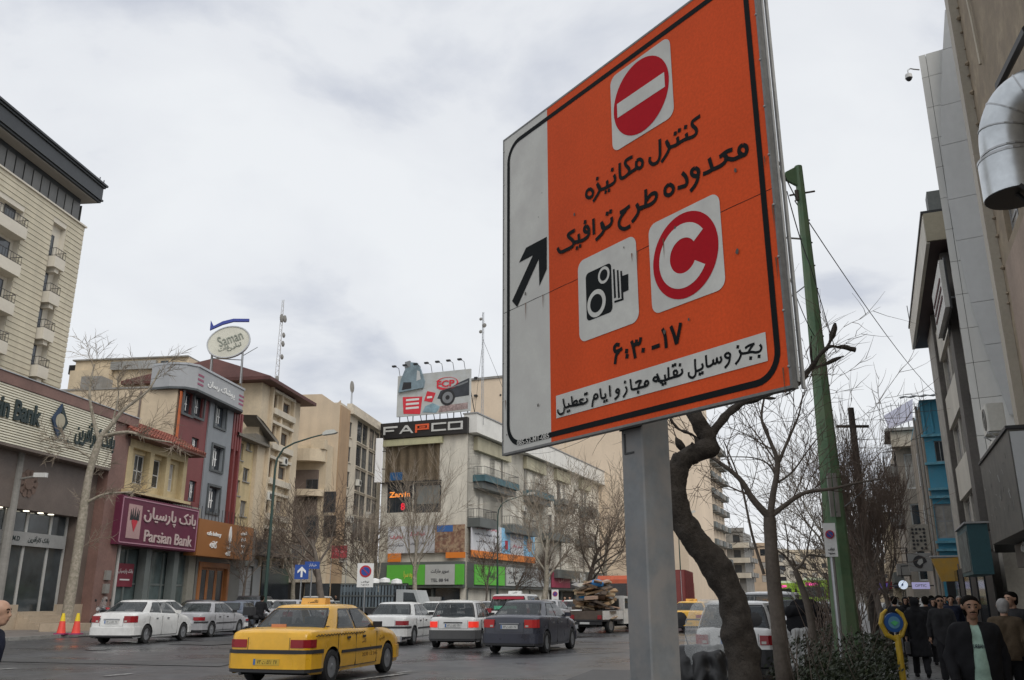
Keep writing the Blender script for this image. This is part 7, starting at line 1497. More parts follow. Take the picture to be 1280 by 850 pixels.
# ---- caged livestock-type truck seen side on
def cage_truck():
 T = thing('caged_truck', 'grey blue truck with tall slatted cage sides, left of the green shop sign', 'truck', put(462, 54), radians(-14)); m = M('grey blue slat', (.12, .15, .17), rough=.6, var=.2, objvar=.25)
 L = 3.4; x0 = -1.5
 for y in (-1.0, 1.0):
  for i in range(17): part_box(T, 'cage_slat', m, x0 + i * .2, y - .02, 1.0, x0 + i * .2 + .11, y + .02, 2.35)
  for z in (1.0, 1.65, 2.3): part_box(T, 'cage_rail', m_gry, x0, y - .05 - .003, z, x0 + L, y - .023, z + .07)
 for i in range(9): part_box(T, 'cage_slat', m, x0 - .02, -1 + i * .22, 1.0, x0 + .02, -.88 + i * .22, 2.2)
 part_box(T, 'deck', m_trim, x0 - .1, -1.05, .75, x0 + L, 1.05, .98); part_box(T, 'cargo', M('dark cargo', (.05, .055, .06), var=.4), x0 + .1, -.9, .99, x0 + L - .1, .9, 1.9)
 b = MB(); b.xz([(x0 + L + .05, .6), (x0 + L + 1.5, .6), (x0 + L + 1.55, 1.2), (x0 + L + 1.25, 2.0), (x0 + L + .05, 2.05)], -.9, .9); b.build('cab', M('pale truck cab', (.4, .42, .42), rough=.4), T); b = MB(); b.xz([(x0 + L + .5, 1.3), (x0 + L + 1.35, 1.3), (x0 + L + 1.12, 1.85), (x0 + L + .5, 1.88)], -.915, -.903); b.build('side_window', m_cg, T)
 for x in (x0 + .7, x0 + L + .7):
  for sg in (1, -1): wheel(T, x, sg * .95, .38, sg)
 for k, (a, z) in enumerate(((.2, 2.32), (.8, 2.36), (1.5, 2.3))):
  o = MB().lathe([(.05, 0), (.35, .1), (.3, .3), (.05, .38)], 10).build('white_sack', m_white, sharp=40); o.location = T.location + Vector((a, 0, z)); tag(o, ['left white sack on the caged truck', 'middle white sack on the caged truck', 'right white sack on the caged truck'][k], 'sack')
cage_truck()
# ---- red box truck, orange van, green bus
def box_truck():
 T = thing('box_truck', 'dark red box truck behind the sign post', 'truck', put(842, 56), radians(90 - 16)); mr = M('dark red container', (.17, .022, .022), rough=.55, var=.15, streak=.25, scale=.8)
 part_box(T, 'cargo_box', mr, -3.2, -1.15, .95, 2.2, 1.15, 3.15)
 for i in range(18): 
  for y in (-1.165, 1.152): part_box(T, 'side_rib', mr, -3.1 + i * .3, y, 1.0, -2.98 + i * .3, y + .013, 3.1)
 for y in (-.55, .55): part_box(T, 'rear_door', M('faded red door', (.20, .05, .045), rough=.6, var=.2), -3.23, y - .53, 1.0, -3.203, y + .53, 3.1)
 for y in (-.9, -.2, .2, .9): part_box(T, 'lock_rod', m_steel, -3.26, y - .015, 1.0, -3.233, y + .015, 3.1)
 part_box(T, 'chassis', m_under, -3.1, -.5, .5, 4, .5, .93); b = MB(); b.xz([(2.4, .6), (4.1, .6), (4.15, 1.5), (3.9, 2.5), (2.4, 2.6)], -1.05, 1.05); b.build('cab', paint('cab red', (.3, .04, .03)), T)
 for x in (-1.9, 3.2):
  for sg in (1, -1): wheel(T, x, sg * 1.0, .45, sg)
 for sg in (1, -1): part_box(T, 'tail_light', m_tail, -3.25, sg * .9 - .12, .7, -3.2, sg * .9 + .12, .85)
box_truck()
def orange_van():
 T = thing('orange_van', 'orange red panelled van beside the cardboard pickup, mostly behind the sign post', 'van', put(790, 50), radians(90 - 30)); m = paint('orange red', (.55, .10, .03))
 b = MB(); b.xz([(-2.3, .4), (2.4, .4), (2.4, 1.0), (1.9, 1.4), (1.5, 2.6), (-2.2, 2.7), (-2.3, 2.5)], -.95, .95); b.build('body', m, T)
 for x in (-1.5, -.2): part_box(T, 'side_window', m_cg, x, .953, 1.5, x + 1.1, .965, 2.2)
 for x in (-1.5, -.2): part_box(T, 'side_window', m_cg, x, -.965, 1.5, x + 1.1, -.953, 2.2)
 part_box(T, 'rear_window', m_cg, -2.318, -.75, 1.5, -2.302, .75, 2.3); part_box(T, 'rear_bumper', m_trim, -2.4, -.95, .35, -2.31, .95, .6)
 for x in (-1.45, 1.5):
  for sg in (1, -1): wheel(T, x, sg * .93, .36, sg)
orange_van()
def bus():
 T = thing('city_bus', 'lime green city bus with dark windows far down the street', 'bus', (*RX(-5.2, 82), 0), radians(90 - 22)); m = paint('lime green', (.32, .52, .04)); 
 part_box(T, 'body', m, -5.5, -1.25, .45, 5.5, 1.25, 3.05, .12); part_box(T, 'roof_unit', m_white, -3, -.8, 3.055, 1, .8, 3.3); part_box(T, 'rear_window', m_cg, -5.53, -.95, 1.7, -5.502, .95, 2.5); part_box(T, 'route_display', M('lit pink display', (.9, .1, .35), emit=.8, var=0), -5.54, -.5, 2.62, -5.503, .5, 2.85)
 for i in range(6):
  for y in (1.253, -1.265): part_box(T, 'side_window', m_cg, -5 + i * 1.7, y, 1.4, -3.5 + i * 1.7, y + .012, 2.5)
 for x in (-3.6, 3.4):
  for sg in (1, -1): wheel(T, x, sg * 1.24, .48, sg)
 for sg in (1, -1): part_box(T, 'tail_light', m_tail, -5.53, sg * 1.05 - .1, .8, -5.502, sg * 1.05 + .1, 1.4)
 T2 = copy_tree(T, None, Vector((*RX(-9, 96), 0)), None, 'second lime green bus half behind the first one')
bus()
# ================================================================ bare trees, shrub, poles, lamps, wires, small signs
m_bark = M('grey brown bark', (.115, .095, .078), rough=.9, var=.3, scale=4, fine=30, bump=.012, bsc=45)
m_barkd = M('dark rough bark', (.034, .027, .021), rough=.95, var=.4, scale=6, fine=40, bump=.035, bsc=38, hue=(.055, .046, .038))
m_barkp = M('pale plane bark', (.33, .29, .235), rough=.85, var=.25, scale=5, fine=14, hue=(.22, .20, .15))
m_twig = M('brown twigs', (.115, .085, .065), rough=.9, var=.2)
m_twigp = M('pale twigs', (.26, .215, .165), rough=.9, var=.2)
m_twigr = M('reddish twigs', (.125, .092, .072), rough=.9, var=.2)
def grow(B, T, p, d, r, L, lev, P, rnd):
 """one branch and its children; B collects thick wood, T the twigs"""
 n = 5 if lev < 2 else 4 if lev < P['lv'] else 3; pts, rad = [Vector(p)], [r]; d = Vector(d).normalized(); tip = r * (P.get('tip', .35) if lev < P['lv'] else .3)
 for i in range(n):
  d = (d + Vector((rnd.gauss(0, 1), rnd.gauss(0, 1), rnd.gauss(0, 1))) * P['wob'] + Vector((0, 0, P['up'] * (.6 if lev else .2)))).normalized()
  pts.append(pts[-1] + d * L / n); rad.append(lerp(r, tip, (i + 1) / n))
 (B if lev < 2 else T).tube(pts, rad, 8 if lev == 0 else 6 if lev == 1 else 4 if lev == 2 else 3, cap=False)
 if lev >= P['lv']: return
 k = P['kids'][min(lev, len(P['kids']) - 1)]
 for i in range(k):
  t = lerp(P['from'] if lev else P.get('from0', .5), 1, (i + rnd.random() * .6) / k); j = min(n - 1, int(t * n)); q = pts[j].lerp(pts[j + 1], t * n - j)
  dd = (pts[j + 1] - pts[j]).normalized(); a = dd.orthogonal().normalized(); a.rotate(Matrix.Rotation(i * 2.4 + rnd.random(), 3, dd)); sp = P['spread'] * rnd.uniform(.7, 1.3)
  nd = dd * cos(sp) + a * sin(sp); rr = max(P['rmin'], lerp(r, tip, t) * P['rk'] * rnd.uniform(.8, 1.1))
  grow(B, T, q, nd, rr, L * P['lk'] * rnd.uniform(.75, 1.2) * (1 if lev else P.get('l0', 1)), lev + 1, P, rnd)
PT = dict(lv=4, kids=[5, 5, 5, 4], wob=.13, up=.10, spread=.62, rmin=.012, rk=.58, lk=.62, **{'from': .25}, from0=.45)
def tree_mesh(seed, h, r, P, mt, mw):
 rnd = random.Random(seed); B, T = MB(), MB(); grow(B, T, (0, 0, -.05), (rnd.gauss(0, .05), rnd.gauss(0, .05), 1), r, h, 0, P, rnd); return B.mesh('trunk', mt, 60), T.mesh('crown', mw)
def tree(lb, x, y, meshes, sc=1., rz=0, group=None, z=.1, sz=None):
 T = thing('bare_tree', lb, 'tree', (x, y, z), rz, group); T.scale = (sc, sc, sz or sc); obj('trunk', meshes[0], T); obj('crown', meshes[1], T); return T
TA = tree_mesh(3, 4.6, .22, dict(PT, l0=1.05, kids=[6, 6, 5, 5]), m_bark, m_twig)
TB_ = tree_mesh(11, 5.2, .20, dict(PT, up=.2, spread=.5, kids=[7, 5, 5, 5], l0=1.1), m_barkp, m_twigp)
TC = tree_mesh(21, 3.6, .10, dict(PT, lv=4, kids=[6, 5, 5, 5], spread=.6), m_bark, m_twig)
TD = tree_mesh(31, 4.2, .16, dict(PT, up=.35, spread=.42, kids=[8, 7, 7, 6], rmin=.009, wob=.1, l0=.95), m_bark, m_twigr)
TE = tree_mesh(41, 4.8, .2, dict(PT, kids=[7, 6, 5, 5], l0=1.1), m_barkp, m_twigp)
def tp(px, Y): r = ray(px, 770); return r.x * Y, Y
for lb, px, Y, ms, sc, rz in (
 ('bare tree with thin crown before the maroon roofed building', 300, 62, TC, 1.2, 1.0),
 ('large bare tree left of the red banner, in front of the rounded balcony', 404, 62, TA, 1.35, .3),
 ('bare tree right of the red banner before the cream apartment block', 448, 66, TC, 1.35, 2.1),
 ('bare tree behind the white no-parking board', 476, 72, TE, 1.0, 1.2),
 ('wide pale bare tree in front of the green shop sign', 520, 66, TB_, 1.15, 4.0),
 ('slim young tree before the right half of the green shop sign', 606, 62, TC, 1.0, .5),
 ('tall bare tree in front of the maroon and pink shop sign', 672, 64, TE, 1.25, 5.2),
 ('bare tree behind the cardboard pickup, left of the sign post', 728, 68, TA, 1.25, 3.3),
 ('bare tree against the corner building, mostly behind the sign post', 766, 74, TE, 1.4, 2.6),
 ('bare tree beside the windowless wall, left of the street lamp', 366, 70, TE, 1.1, .8)):
 x, y = tp(px, Y); tree(lb, x, y, ms, sc, rz)
k = 0; ORD = 'first second third fourth fifth sixth seventh eighth ninth tenth eleventh twelfth thirteenth fourteenth fifteenth sixteenth seventeenth eighteenth nineteenth twentieth twenty-first twenty-second twenty-third twenty-fourth'.split(); NTH = {}
for lat, Y0, Y1, st, in ((-36, 95, 260, 12), (-.9, 30, 200, 8.5)):
 Y = Y0
 while Y < Y1:
  x, y = RX(lat + RND.uniform(-.5, .5), Y); ms = [TA, TD, TE, TC, TB_][k % 5] if lat < -10 else [TD, TC, TD, TA, TE][k % 5]
  NTH[lat] = NTH.get(lat, -1) + 1
  tree('%s bare street tree from the near end of the distant %s row' % (ORD[NTH[lat]], 'far left' if lat < -10 else 'right kerb'), x, y, ms, (1 if lat < -10 else .78) * RND.uniform(.8, 1.05), RND.uniform(0, 6), 'distant kerb trees on the %s' % ('left' if lat < -10 else 'right')); Y += st * RND.uniform(.85, 1.2); k += 1
x, y = RX(.1, 19.5); tree('reddish twiggy tree filling the view beside the green pole', x, y, TD, .62, .4)
x, y = RX(.2, 25.5); tree('second reddish twiggy tree, just beyond the first', x, y, TD, .66, 2.4)
x, y = RX(-.4, 15.0); tree('small dense twiggy tree at the foot of the green pole', x, y, TC, .42, 2.0)
# hand-placed trees: limbs follow the photograph, twigs grow from them
def path_tree(name, lb, Y, limbs, mt, mw, P, seed, twig_n, zb=0, rough=0):
 SEG = []
 def axis(q):
  return min((a + (b_ - a) * max(0, min(1, (q - a).dot(b_ - a) / (b_ - a).length_squared)) for a, b_ in SEG), key=lambda c: (c - q).length_squared)
 rnd = random.Random(seed); base = at(*limbs[0][0][0][:2], Y); o = Vector((base.x, Y, 0)); T = thing(name, lb, 'tree', o); B, Tw = MB(), MB(); first = True
 for pts, r0, r1, nt_ in limbs:
  P3 = [at(p[0], p[1], Y + (p[2] if len(p) > 2 else 0)) - o for p in pts]
  if first: P3[0].z = min(P3[0].z, -.02); first = False
  Pf = [Vector(q) for q in cat_rom([tuple(p) for p in P3], 14 if rough and r0 > .05 else 5)]; n = len(Pf); SEG += list(zip(Pf, Pf[1:]))
  rad = [lerp(r0, r1, i / (n - 1)) * (1 + (.09 * mnoise.noise(Vector((i * (.13 if rough else .7), seed, r0 * 50)))) * (1 if r0 > .05 else .3)) for i in range(n)]
  B.tube(Pf, rad, 30 if r0 > .08 else 8 if r0 > .02 else 5)
  for i in range(nt_):
   t = lerp(.25, 1., (i + rnd.random()) / nt_); j = min(n - 2, int(t * (n - 1))); dd = (Pf[j + 1] - Pf[j]).normalized(); a = dd.orthogonal().normalized(); a.rotate(Matrix.Rotation(rnd.random() * 6.28, 3, dd))
   grow(Tw, Tw, Pf[j], dd * cos(.7) + a * sin(.7) + Vector((0, 0, .25)), max(.004, rad[j] * .4 if r0 < .06 else .014), rnd.uniform(.5, 1.3) * P['tl'], P['lv'] - P.get('tlv', 2), P, rnd)
 if rough:
  for i, v in enumerate(B.v):
   q = Vector(v); g = mnoise.noise(q * 9) * .018 + mnoise.noise(Vector((q.x * 40, q.y * 40, q.z * 12))) * .009 + max(0, mnoise.noise(q * 4.5) - .15) * .09; c = axis(q); B.v[i] = tuple(q + (q - c).normalized() * g * rough)
 B.build('trunk', mt, T, sharp=70)
 if Tw.v: Tw.build('crown', mw, T)
 return T
PN = dict(PT, lv=4, kids=[4, 5, 5, 4], rmin=.0035, rk=.62, lk=.6, up=.06, wob=.14, tl=.8)
path_tree('bent_tree', 'thick dark bent tree trunk snaking up just right of the sign post', 7.6, [
 ([(938, 905), (931, 850), (924, 793), (912, 741), (889, 702), (864, 669), (848, 643), (843, 612), (846, 590), (857, 573), (877, 563), (884, 549), (874, 528), (864, 505, .1), (872, 470, .2)], .138, .058, 0),
 ([(884, 552), (905, 522), (932, 502, .1), (968, 490, .2), (997, 480, .2), (1016, 456, .2), (1034, 435, .2), (1050, 434, .2), (1069, 437, .2)], .040, .012, 0),
 ([(1012, 462, .2), (1030, 455, .2), (1055, 445, .2)], .018, .009, 0), ([(1034, 435, .2), (1041, 418, .2), (1044, 404, .2)], .013, .008, 0), ([(1016, 456, .2), (1013, 440, .2), (1014, 420, .2)], .012, .006, 0), ([(932, 502, .1), (955, 498, .1), (975, 497, .1), (995, 486, .1)], .010, .006, 1),
 ([(878, 563), (868, 545), (848, 536), (838, 524)], .016, .006, 3), ([(862, 572), (850, 556), (842, 540)], .010, .004, 2)], m_barkd, m_twig, PN, 4, 0, 0, 1.)
b = MB(); bt = [o for o in bpy.data.objects if o.name == 'bent_tree'][0]
for (px_, py_, r_) in ((852, 640, .085), (889, 566, .06), (898, 700, .06), (868, 655, .07), (843, 600, .05)):
 c = at(px_, py_, 7.5) - bt.location; None
path_tree('bare_tree', 'thin grey tree forking in front of the queued cars', 9.2, [
 ([(985, 880), (975, 800), (966, 713), (962, 647)], .085, .062, 0), ([(962, 647), (941, 624), (924, 598), (893, 574), (866, 560)], .042, .010, 5), ([(962, 650), (966, 620), (972, 580), (963, 552), (952, 523), (957, 490)], .040, .008, 7),
 ([(964, 645), (982, 631), (1006, 616), (1040, 611), (1075, 603), (1105, 598)], .030, .006, 7), ([(972, 582), (985, 550), (998, 520), (1004, 490)], .020, .005, 5), ([(970, 596), (960, 580), (940, 572), (905, 571)], .012, .004, 3), ([(967, 606), (990, 590), (1012, 560), (1035, 532)], .014, .004, 4), ([(955, 718), (940, 668), (926, 605), (905, 552)], .018, .006, 2)], m_bark, m_twig, PN, 9, 0)
path_tree('bare_tree', 'small crooked tree in front of the green bus', 11.5, [
 ([(1026, 830), (1014, 779), (1003, 736), (994, 713)], .055, .036, 0), ([(994, 713), (982, 696), (970, 686), (958, 668)], .02, .006, 4), ([(995, 712), (1003, 704), (1010, 694), (1034, 696), (1056, 690)], .022, .007, 4), ([(1008, 696), (1012, 672), (1020, 640)], .014, .005, 4), ([(985, 700), (984, 672), (978, 640)], .012, .004, 3)], m_bark, m_twig, PN, 12, 0)
path_tree('bare_tree', 'pale plane tree with bent limbs in front of the brown bank', 41.5, [
 ([(80, 800), (84, 768), (97, 690), (104, 640), (112, 590), (126, 546)], .27, .14, 4), ([(126, 546), (142, 528), (155, 512), (185, 488), (200, 462)], .12, .03, 7), ([(124, 552), (116, 520), (112, 490), (118, 455)], .10, .03, 6), ([(128, 545), (160, 540), (185, 548), (215, 553)], .09, .03, 4),
 ([(106, 630), (130, 618), (165, 615)], .08, .03, 5), ([(118, 575), (90, 560), (60, 560)], .06, .02, 4), ([(140, 530), (148, 495), (146, 470)], .05, .02, 4)], m_barkp, m_twigp, dict(PT, lv=4, kids=[5, 6, 6, 6], rmin=.013, rk=.6, lk=.62, tl=1.25, up=.02, wob=.17), 15, 0)
# hanging dry foliage clumps on the bank tree and shrub
m_leaf = M('dark evergreen leaf', (.030, .042, .018), rough=.55, var=.4, scale=6, fine=30, objvar=.2); m_dry = M('dry grey green leaf', (.11, .10, .06), rough=.8, var=.3)
def leaves(b, c, R3, n, s, rnd, shell_=.0):
 for _ in range(n):
  v = Vector((rnd.gauss(0, 1), rnd.gauss(0, 1), rnd.gauss(0, 1))).normalized() * (rnd.random() ** (.33 if not shell_ else .15)); p = Vector((c[0] + v.x * R3[0], c[1] + v.y * R3[1], c[2] + v.z * R3[2]))
  if mnoise.noise(p * 2.2) < -.18: continue
  a = Vector((rnd.gauss(0, 1), rnd.gauss(0, 1), rnd.gauss(0, 1))).normalized(); u = a.orthogonal().normalized(); l = s * rnd.uniform(.6, 1.3); w = l * .42; q = a.cross(u)
  b.poly([p, p + u * l * .5 + q * w * .5 + a * .1 * w, p + u * l, p + u * l * .5 - q * w * .5])
def shrub():
 o = Vector((*RX(-.55, 9.6), .1)); T = thing('evergreen_shrub', 'dense dark evergreen shrub beside the walked pavement', 'shrub', o, -radians(AZR)); rnd = random.Random(3); b = MB()
 for k in range(16): leaves(b, (rnd.uniform(-.38, .42), rnd.uniform(-1.5, 1.6), rnd.uniform(.15, .72)), (.36, .45, .36), 1500, .05, rnd, 1)
 leaves(b, (0, 0, .38), (.6, 1.7, .50), 5000, .05, rnd); b.build('foliage', m_leaf, T); b = MB()
 for k in range(40): x0, y0 = rnd.uniform(-.4, .4), rnd.uniform(-1.5, 1.5); b.tube([(x0, y0, -.1), (x0 + rnd.gauss(0, .08), y0 + rnd.gauss(0, .08), .5), (x0 + rnd.gauss(0, .2), y0 + rnd.gauss(0, .2), 1.12)], [.012, .008, .003], 4)
 b.build('stem', m_bark, T)
 o = Vector((*RX(-.6, 13.5), .1)); T = thing('evergreen_shrub', 'loose brown-stemmed shrub at the foot of the green pole', 'shrub', o, -radians(AZR)); b = MB(); leaves(b, (0, 0, .5), (.5, 1.6, .6), 5200, .055, rnd); b.build('foliage', m_leaf, T); b = MB()
 for k in range(90): x0, y0 = rnd.uniform(-.4, .4), rnd.uniform(-1.6, 1.6); b.tube([(x0, y0, -.1), (x0 + rnd.gauss(0, .08), y0 + rnd.gauss(0, .08), .7), (x0 + rnd.gauss(0, .25), y0 + rnd.gauss(0, .25), 1.7)], [.012, .008, .003], 3)
 b.build('stem', m_twigr, T)
shrub()
# ---------------------------------------------------------------- green utility pole with fittings and wires
def green_pole():
 x, y = at(1057, 780, 11.5).x, 11.5; zt = at(1001, 208, 11.5).z; T = thing('utility_pole', 'tall tapered green utility pole right of the orange sign', 'pole', (x, y, 0), radians(10))
 mg = M('chipped green paint', (.11, .20, .105), rough=.6, var=.22, scale=2.2, fine=14, hue=(.14, .20, .11), streak=.25)
 b = MB()
 r0, r1 = .16, .05; pr = lambda r: [(r * .62 * sx if abs(sx) == 1 else 0, 0) for sx in ()]
 def ring(r): return [(r, -r * .45), (r, r * .45), (r * .45, r), (-r * .45, r), (-r, r * .45), (-r, -r * .45), (-r * .45, -r), (r * .45, -r)]
 ks = [b.vs([(p[0], p[1], z) for p in ring(lerp(r0, r1, z / zt))]) for z in [zt * i / 6 for i in range(7)]]
 for a, c in zip(ks, ks[1:]):
  for j in range(8): k = (j + 1) % 8; b.face((a + j, a + k, c + k, c + j))
 b.face([ks[-1] + j for j in range(8)]); b.build('shaft', mg, T)
 st = M('rusty steel fitting', (.10, .085, .07), rough=.7, metal=.3)
 for i in range(16): z = 1.5 + i * (zt - 2) / 16; r = lerp(r0, r1, z / zt); b = MB(); b.tube([(r * .9, 0, z), (r + .03, 0, z)], .012, 6); b.build('step_bolt', st, T)
 b = MB(); b.xz([(-.05, zt - .32), (-.26, zt - .22), (-.22, zt - .12), (-.12, zt - .06), (-.05, zt - .02)], -.025, .025); b.build('top_bracket', mg, T)
 b = MB(); b.tube([(-.18, 0, zt - .48), (.22, 0, zt - .38)], .014, 6); b.tube([(-.08, -.02, zt - .4), (-.08, -.02, zt - .56)], .028, 8); b.tube([(-.26, -.0, zt - .2), (-.26, 0, zt - .30)], .022, 8); b.build('insulator', st, T)
 b = MB(); z = at(1000, 299, 11.5).z; b.tube([(-.32, 0, z), (.0, 0, z)], .014, 6); b.build('side_arm', m_steel, T)
 b = MB(); z0, z1 = at(1047, 645, 11.2).z, at(1045, 590, 11.2).z
 for dx_ in (-.15, -.07): b.box(dx_, -.19, z0, dx_ + .05, -.165, z1)
 b.build('cable_guard', m_conc, T)
 W_ = thing('overhead_wires', 'thin black wires strung from the green pole past the orange sign', 'wires', (x, y, zt - .3)); W_.parent = None
 def wire(a, c, sag, r=.008):
  b = MB(); a, c = Vector(a), Vector(c); b.tube([a.lerp(c, t) - Vector((0, 0, sag * 4 * t * (1 - t))) for t in [i / 12 for i in range(13)]], r, 4); b.build('wire', m_wires, W_)
 L_ = lambda px_, py_, Y: at(px_, py_, Y) - W_.location
 wire((-.26, 0, 0), L_(955, 90, 9), .05); wire((-.08, 0, -.2), L_(960, 170, 9), .05); wire((-.1, 0, -.25), L_(1180, 500, 36), .4); wire((-.2, 0, -.1), L_(1012, 330, 10.8), .1); wire(L_(975, 310, 9), L_(1018, 420, 11.4), .12, .006)
 wire(L_(1012, 330, 10.8), L_(1045, 440, 10.9), .0, .006); wire((0, 0, -1.5), L_(640, 560, 60), 1.2); wire(L_(1046, 640, 11.3), L_(1110, 560, 24), .2)
 T2 = thing('utility_pole', 'thin dark utility pole among the twigs beyond the green pole', 'pole', (at(1087, 720, 27).x, 27, 0)); b = MB(); b.tube([(0, 0, 0), (0, 0, at(1067, 510, 27).z)], [.16, .1], 8); b.build('shaft', m_barkd, T2); b = MB(); zz = at(1067, 515, 27).z; b.box(-.5, -.03, zz - .5, .5, .03, zz - .42); b.build('cross_arm', m_barkd, T2)
green_pole()
# ---------------------------------------------------------------- street lamps
def lamp(lb, px, Y, tip_px, tip_py, yk, r=.10):
 x = ray(px, yk).x * Y; tx = at(tip_px, tip_py, Y); T = thing('street_lamp', lb, 'street lamp', (x, Y, 0)); hx, hz = tx.x - x, tx.z
 mgp = M('dark green lamp pole', (.025, .055, .045), rough=.5, var=.15); b = MB(); b.tube([(0, 0, 0), (0, 0, hz - 1.9)], [r, r * .6], 10, False); k = hz - 1.9
 b.tube([(0, 0, k), (.02 * hx, 0, k + .5), (.12 * hx, 0, k + 1.05), (.3 * hx, 0, k + 1.35), (.6 * hx, 0, k + 1.65), (.85 * hx, 0, k + 1.85)], [r * .6, r * .55, r * .5, r * .45, r * .4, r * .35], 8); b.lathe([(r * 1.5, 0), (r * 1.5, .5), (r, .6)], 10); b.build('pole', mgp, T)
 b = MB(); b.xz([(.80 * hx, hz - .14), (hx, hz - .05), (hx * 1.06, hz + .02), (hx * 1.0, hz + .16), (.86 * hx, hz + .12), (.80 * hx, hz - .02)][::1], -.16, .16); b.build('lamp_head', M('pale lamp housing', (.5, .5, .46), rough=.4), T); return T
lamp('tall dark green street lamp curving right before the maroon roofed building', 339, 46, 418, 541, 650); lamp('curved street lamp in front of the poster row on the corner building', 622, 76, 668, 617, 690); lamp('slim street lamp curving right beyond the bent tree', 851, 90, 868, 640, 720, .08)
def near_left_lamp():
 Y = 42; x = at(14, 640, Y).x; T = thing('street_lamp', 'grey street pole with a short lamp arm at the left edge by the bank', 'street lamp', (x, Y, .1)); zt = at(22, 554, Y).z; b = MB(); b.tube([(0, 0, 0), (0, 0, zt)], [.26, .2], 10); b.build('pole', m_conc, T); b = MB(); z = at(30, 598, Y).z; b.tube([(0, 0, z - .15), (.9, 0, z)], .05, 6); b.build('arm', m_conc, T); b = MB(); b.bbox(.8, -.12, z - .05, 1.45, .12, z + .16, .05); b.build('lamp_head', m_white, T)
near_left_lamp()
# ---------------------------------------------------------------- small signs, cones
def post_sign(name, lb, px, py0, py1, w_px, Y, kind, pole=True):
 p = at(px, py1, Y); h = at(px, py0, Y).z - p.z; w = w_px * Y / 1060; T = thing(name, lb, 'road sign', (p.x, Y, 0), atan2(-p.x, Y) * -1 * -1 if False else -atan2(p.x, Y)); z0 = p.z
 if pole: b = MB(); b.tube([(0, .04, 0), (0, .04, z0 + h)], .035 if Y > 20 else .03, 8); b.build('pole', m_steel, T)
 mb = M('sign blue', (.02, .07, .30), rough=.4, var=.05); mr = M('sign red', (.45, .02, .03), rough=.4, var=.05)
 if kind == 'arrow':
  part_box(T, 'plate', mb, -w / 2, -.02, z0, w / 2, .0, z0 + h); b = MB(); m = z0 + h / 2; b.xz([(-.07 * w, m - .36 * h), (.07 * w, m - .36 * h), (.07 * w, m + .10 * h), (.30 * w, m - .10 * h), (.30 * w, m + .08 * h), (0, m + .38 * h), (-.30 * w, m + .08 * h), (-.30 * w, m - .10 * h), (-.07 * w, m + .10 * h)], -.035, -.022); b.build('arrow', m_wtxt, T)
 elif kind == 'name': part_box(T, 'plate', mb, -w / 2, -.02, z0, w / 2, .0, z0 + h); write(T, fa('خیابان'), 0, z0 + h / 2, h * .5, m_wtxt, -.021, 0, .01, w * .6)
 else:
  part_box(T, 'plate', m_white, -w / 2, -.02, z0, w / 2, .0, z0 + h); m = z0 + h * .66; r = w * .36
  b = MB(); b.lathe([(r, -.035), (r, -.022)], 24, (0, 0, m), 'y'); b.build('red_ring', mr, T); b = MB(); b.lathe([(r * .72, -.045), (r * .72, -.036)], 24, (0, 0, m), 'y'); b.build('blue_disc', mb if kind == 'np' else M('violet sign ink', (.12, .02, .12), var=0), T)
  b = MB(); b.xz([(-r * .55, m + r * .45), (-r * .45, m + r * .55), (r * .55, m - r * .45), (r * .45, m - r * .55)][::-1], -.055, -.046); b.build('red_bar', mr, T)
  write(T, fa('توقف'), 0, z0 + h * .22, h * .10, m_black, -.022, .01, .008, w * .5); write(T, fa('ممنوع'), 0, z0 + h * .09, h * .08, m_black, -.022, .01, .008, w * .5)
post_sign('arrow_sign', 'square blue sign with a white up arrow near the street lamp', 376.5, 706, 724, 16, 48, 'arrow')
post_sign('street_name_sign', 'small blue street name plate above the arrow sign', 390, 702, 711, 17, 49, 'name')
post_sign('no_parking_board', 'white no-parking board with violet circle before the caged truck', 456, 704, 734, 19, 51, 'np')
post_sign('no_parking_board', 'small white no-parking sign left of the cardboard pickup', 694, 737, 753, 8, 56, 'np')
post_sign('no_parking_board', 'white no-parking sign hanging beside the green pole', 1040, 654, 696, 14, 11.2, 'np')
def cone(lb, px, py):
 p = gp(px, py, .12); T = thing('traffic_cone', lb, 'traffic cone', p, 0, None); b = MB(); b.bbox(-.19, -.19, 0, .19, .19, .04, .03); b.build('base', M('purple red cone base', (.28, .03, .12), rough=.6), T); b = MB(); b.lathe([(.15, .042), (.09, .45)], 16); b.build('body', M('orange red cone', (.75, .07, .05), rough=.5, var=.08), T, sharp=40); b = MB(); b.lathe([(.0895, .452), (.045, .72)], 16); b.build('yellow_top', M('yellow cone top', (.75, .55, .02), rough=.5, var=.05), T, sharp=40)
 b = MB(); b.lathe([(.125, .20), (.108, .29)], 16, cap=False); b.build('band', m_white, T); T.scale = (1.15, 1.15, 1.15)
cone('left traffic cone, orange red with yellow top, below the plane tree', 76, 793); cone('right traffic cone, orange red with yellow top, nearer the parked white saloon', 94.5, 793)
part_T = thing('tree_planter', 'low stone tree planter around the plane tree by the cones', 'planter', (*at(82, 780, 41.5)[:2], .1)); part_box(part_T, 'kerb_ring', m_stone, -.8, -.8, 0, .8, .8, .35, .05)
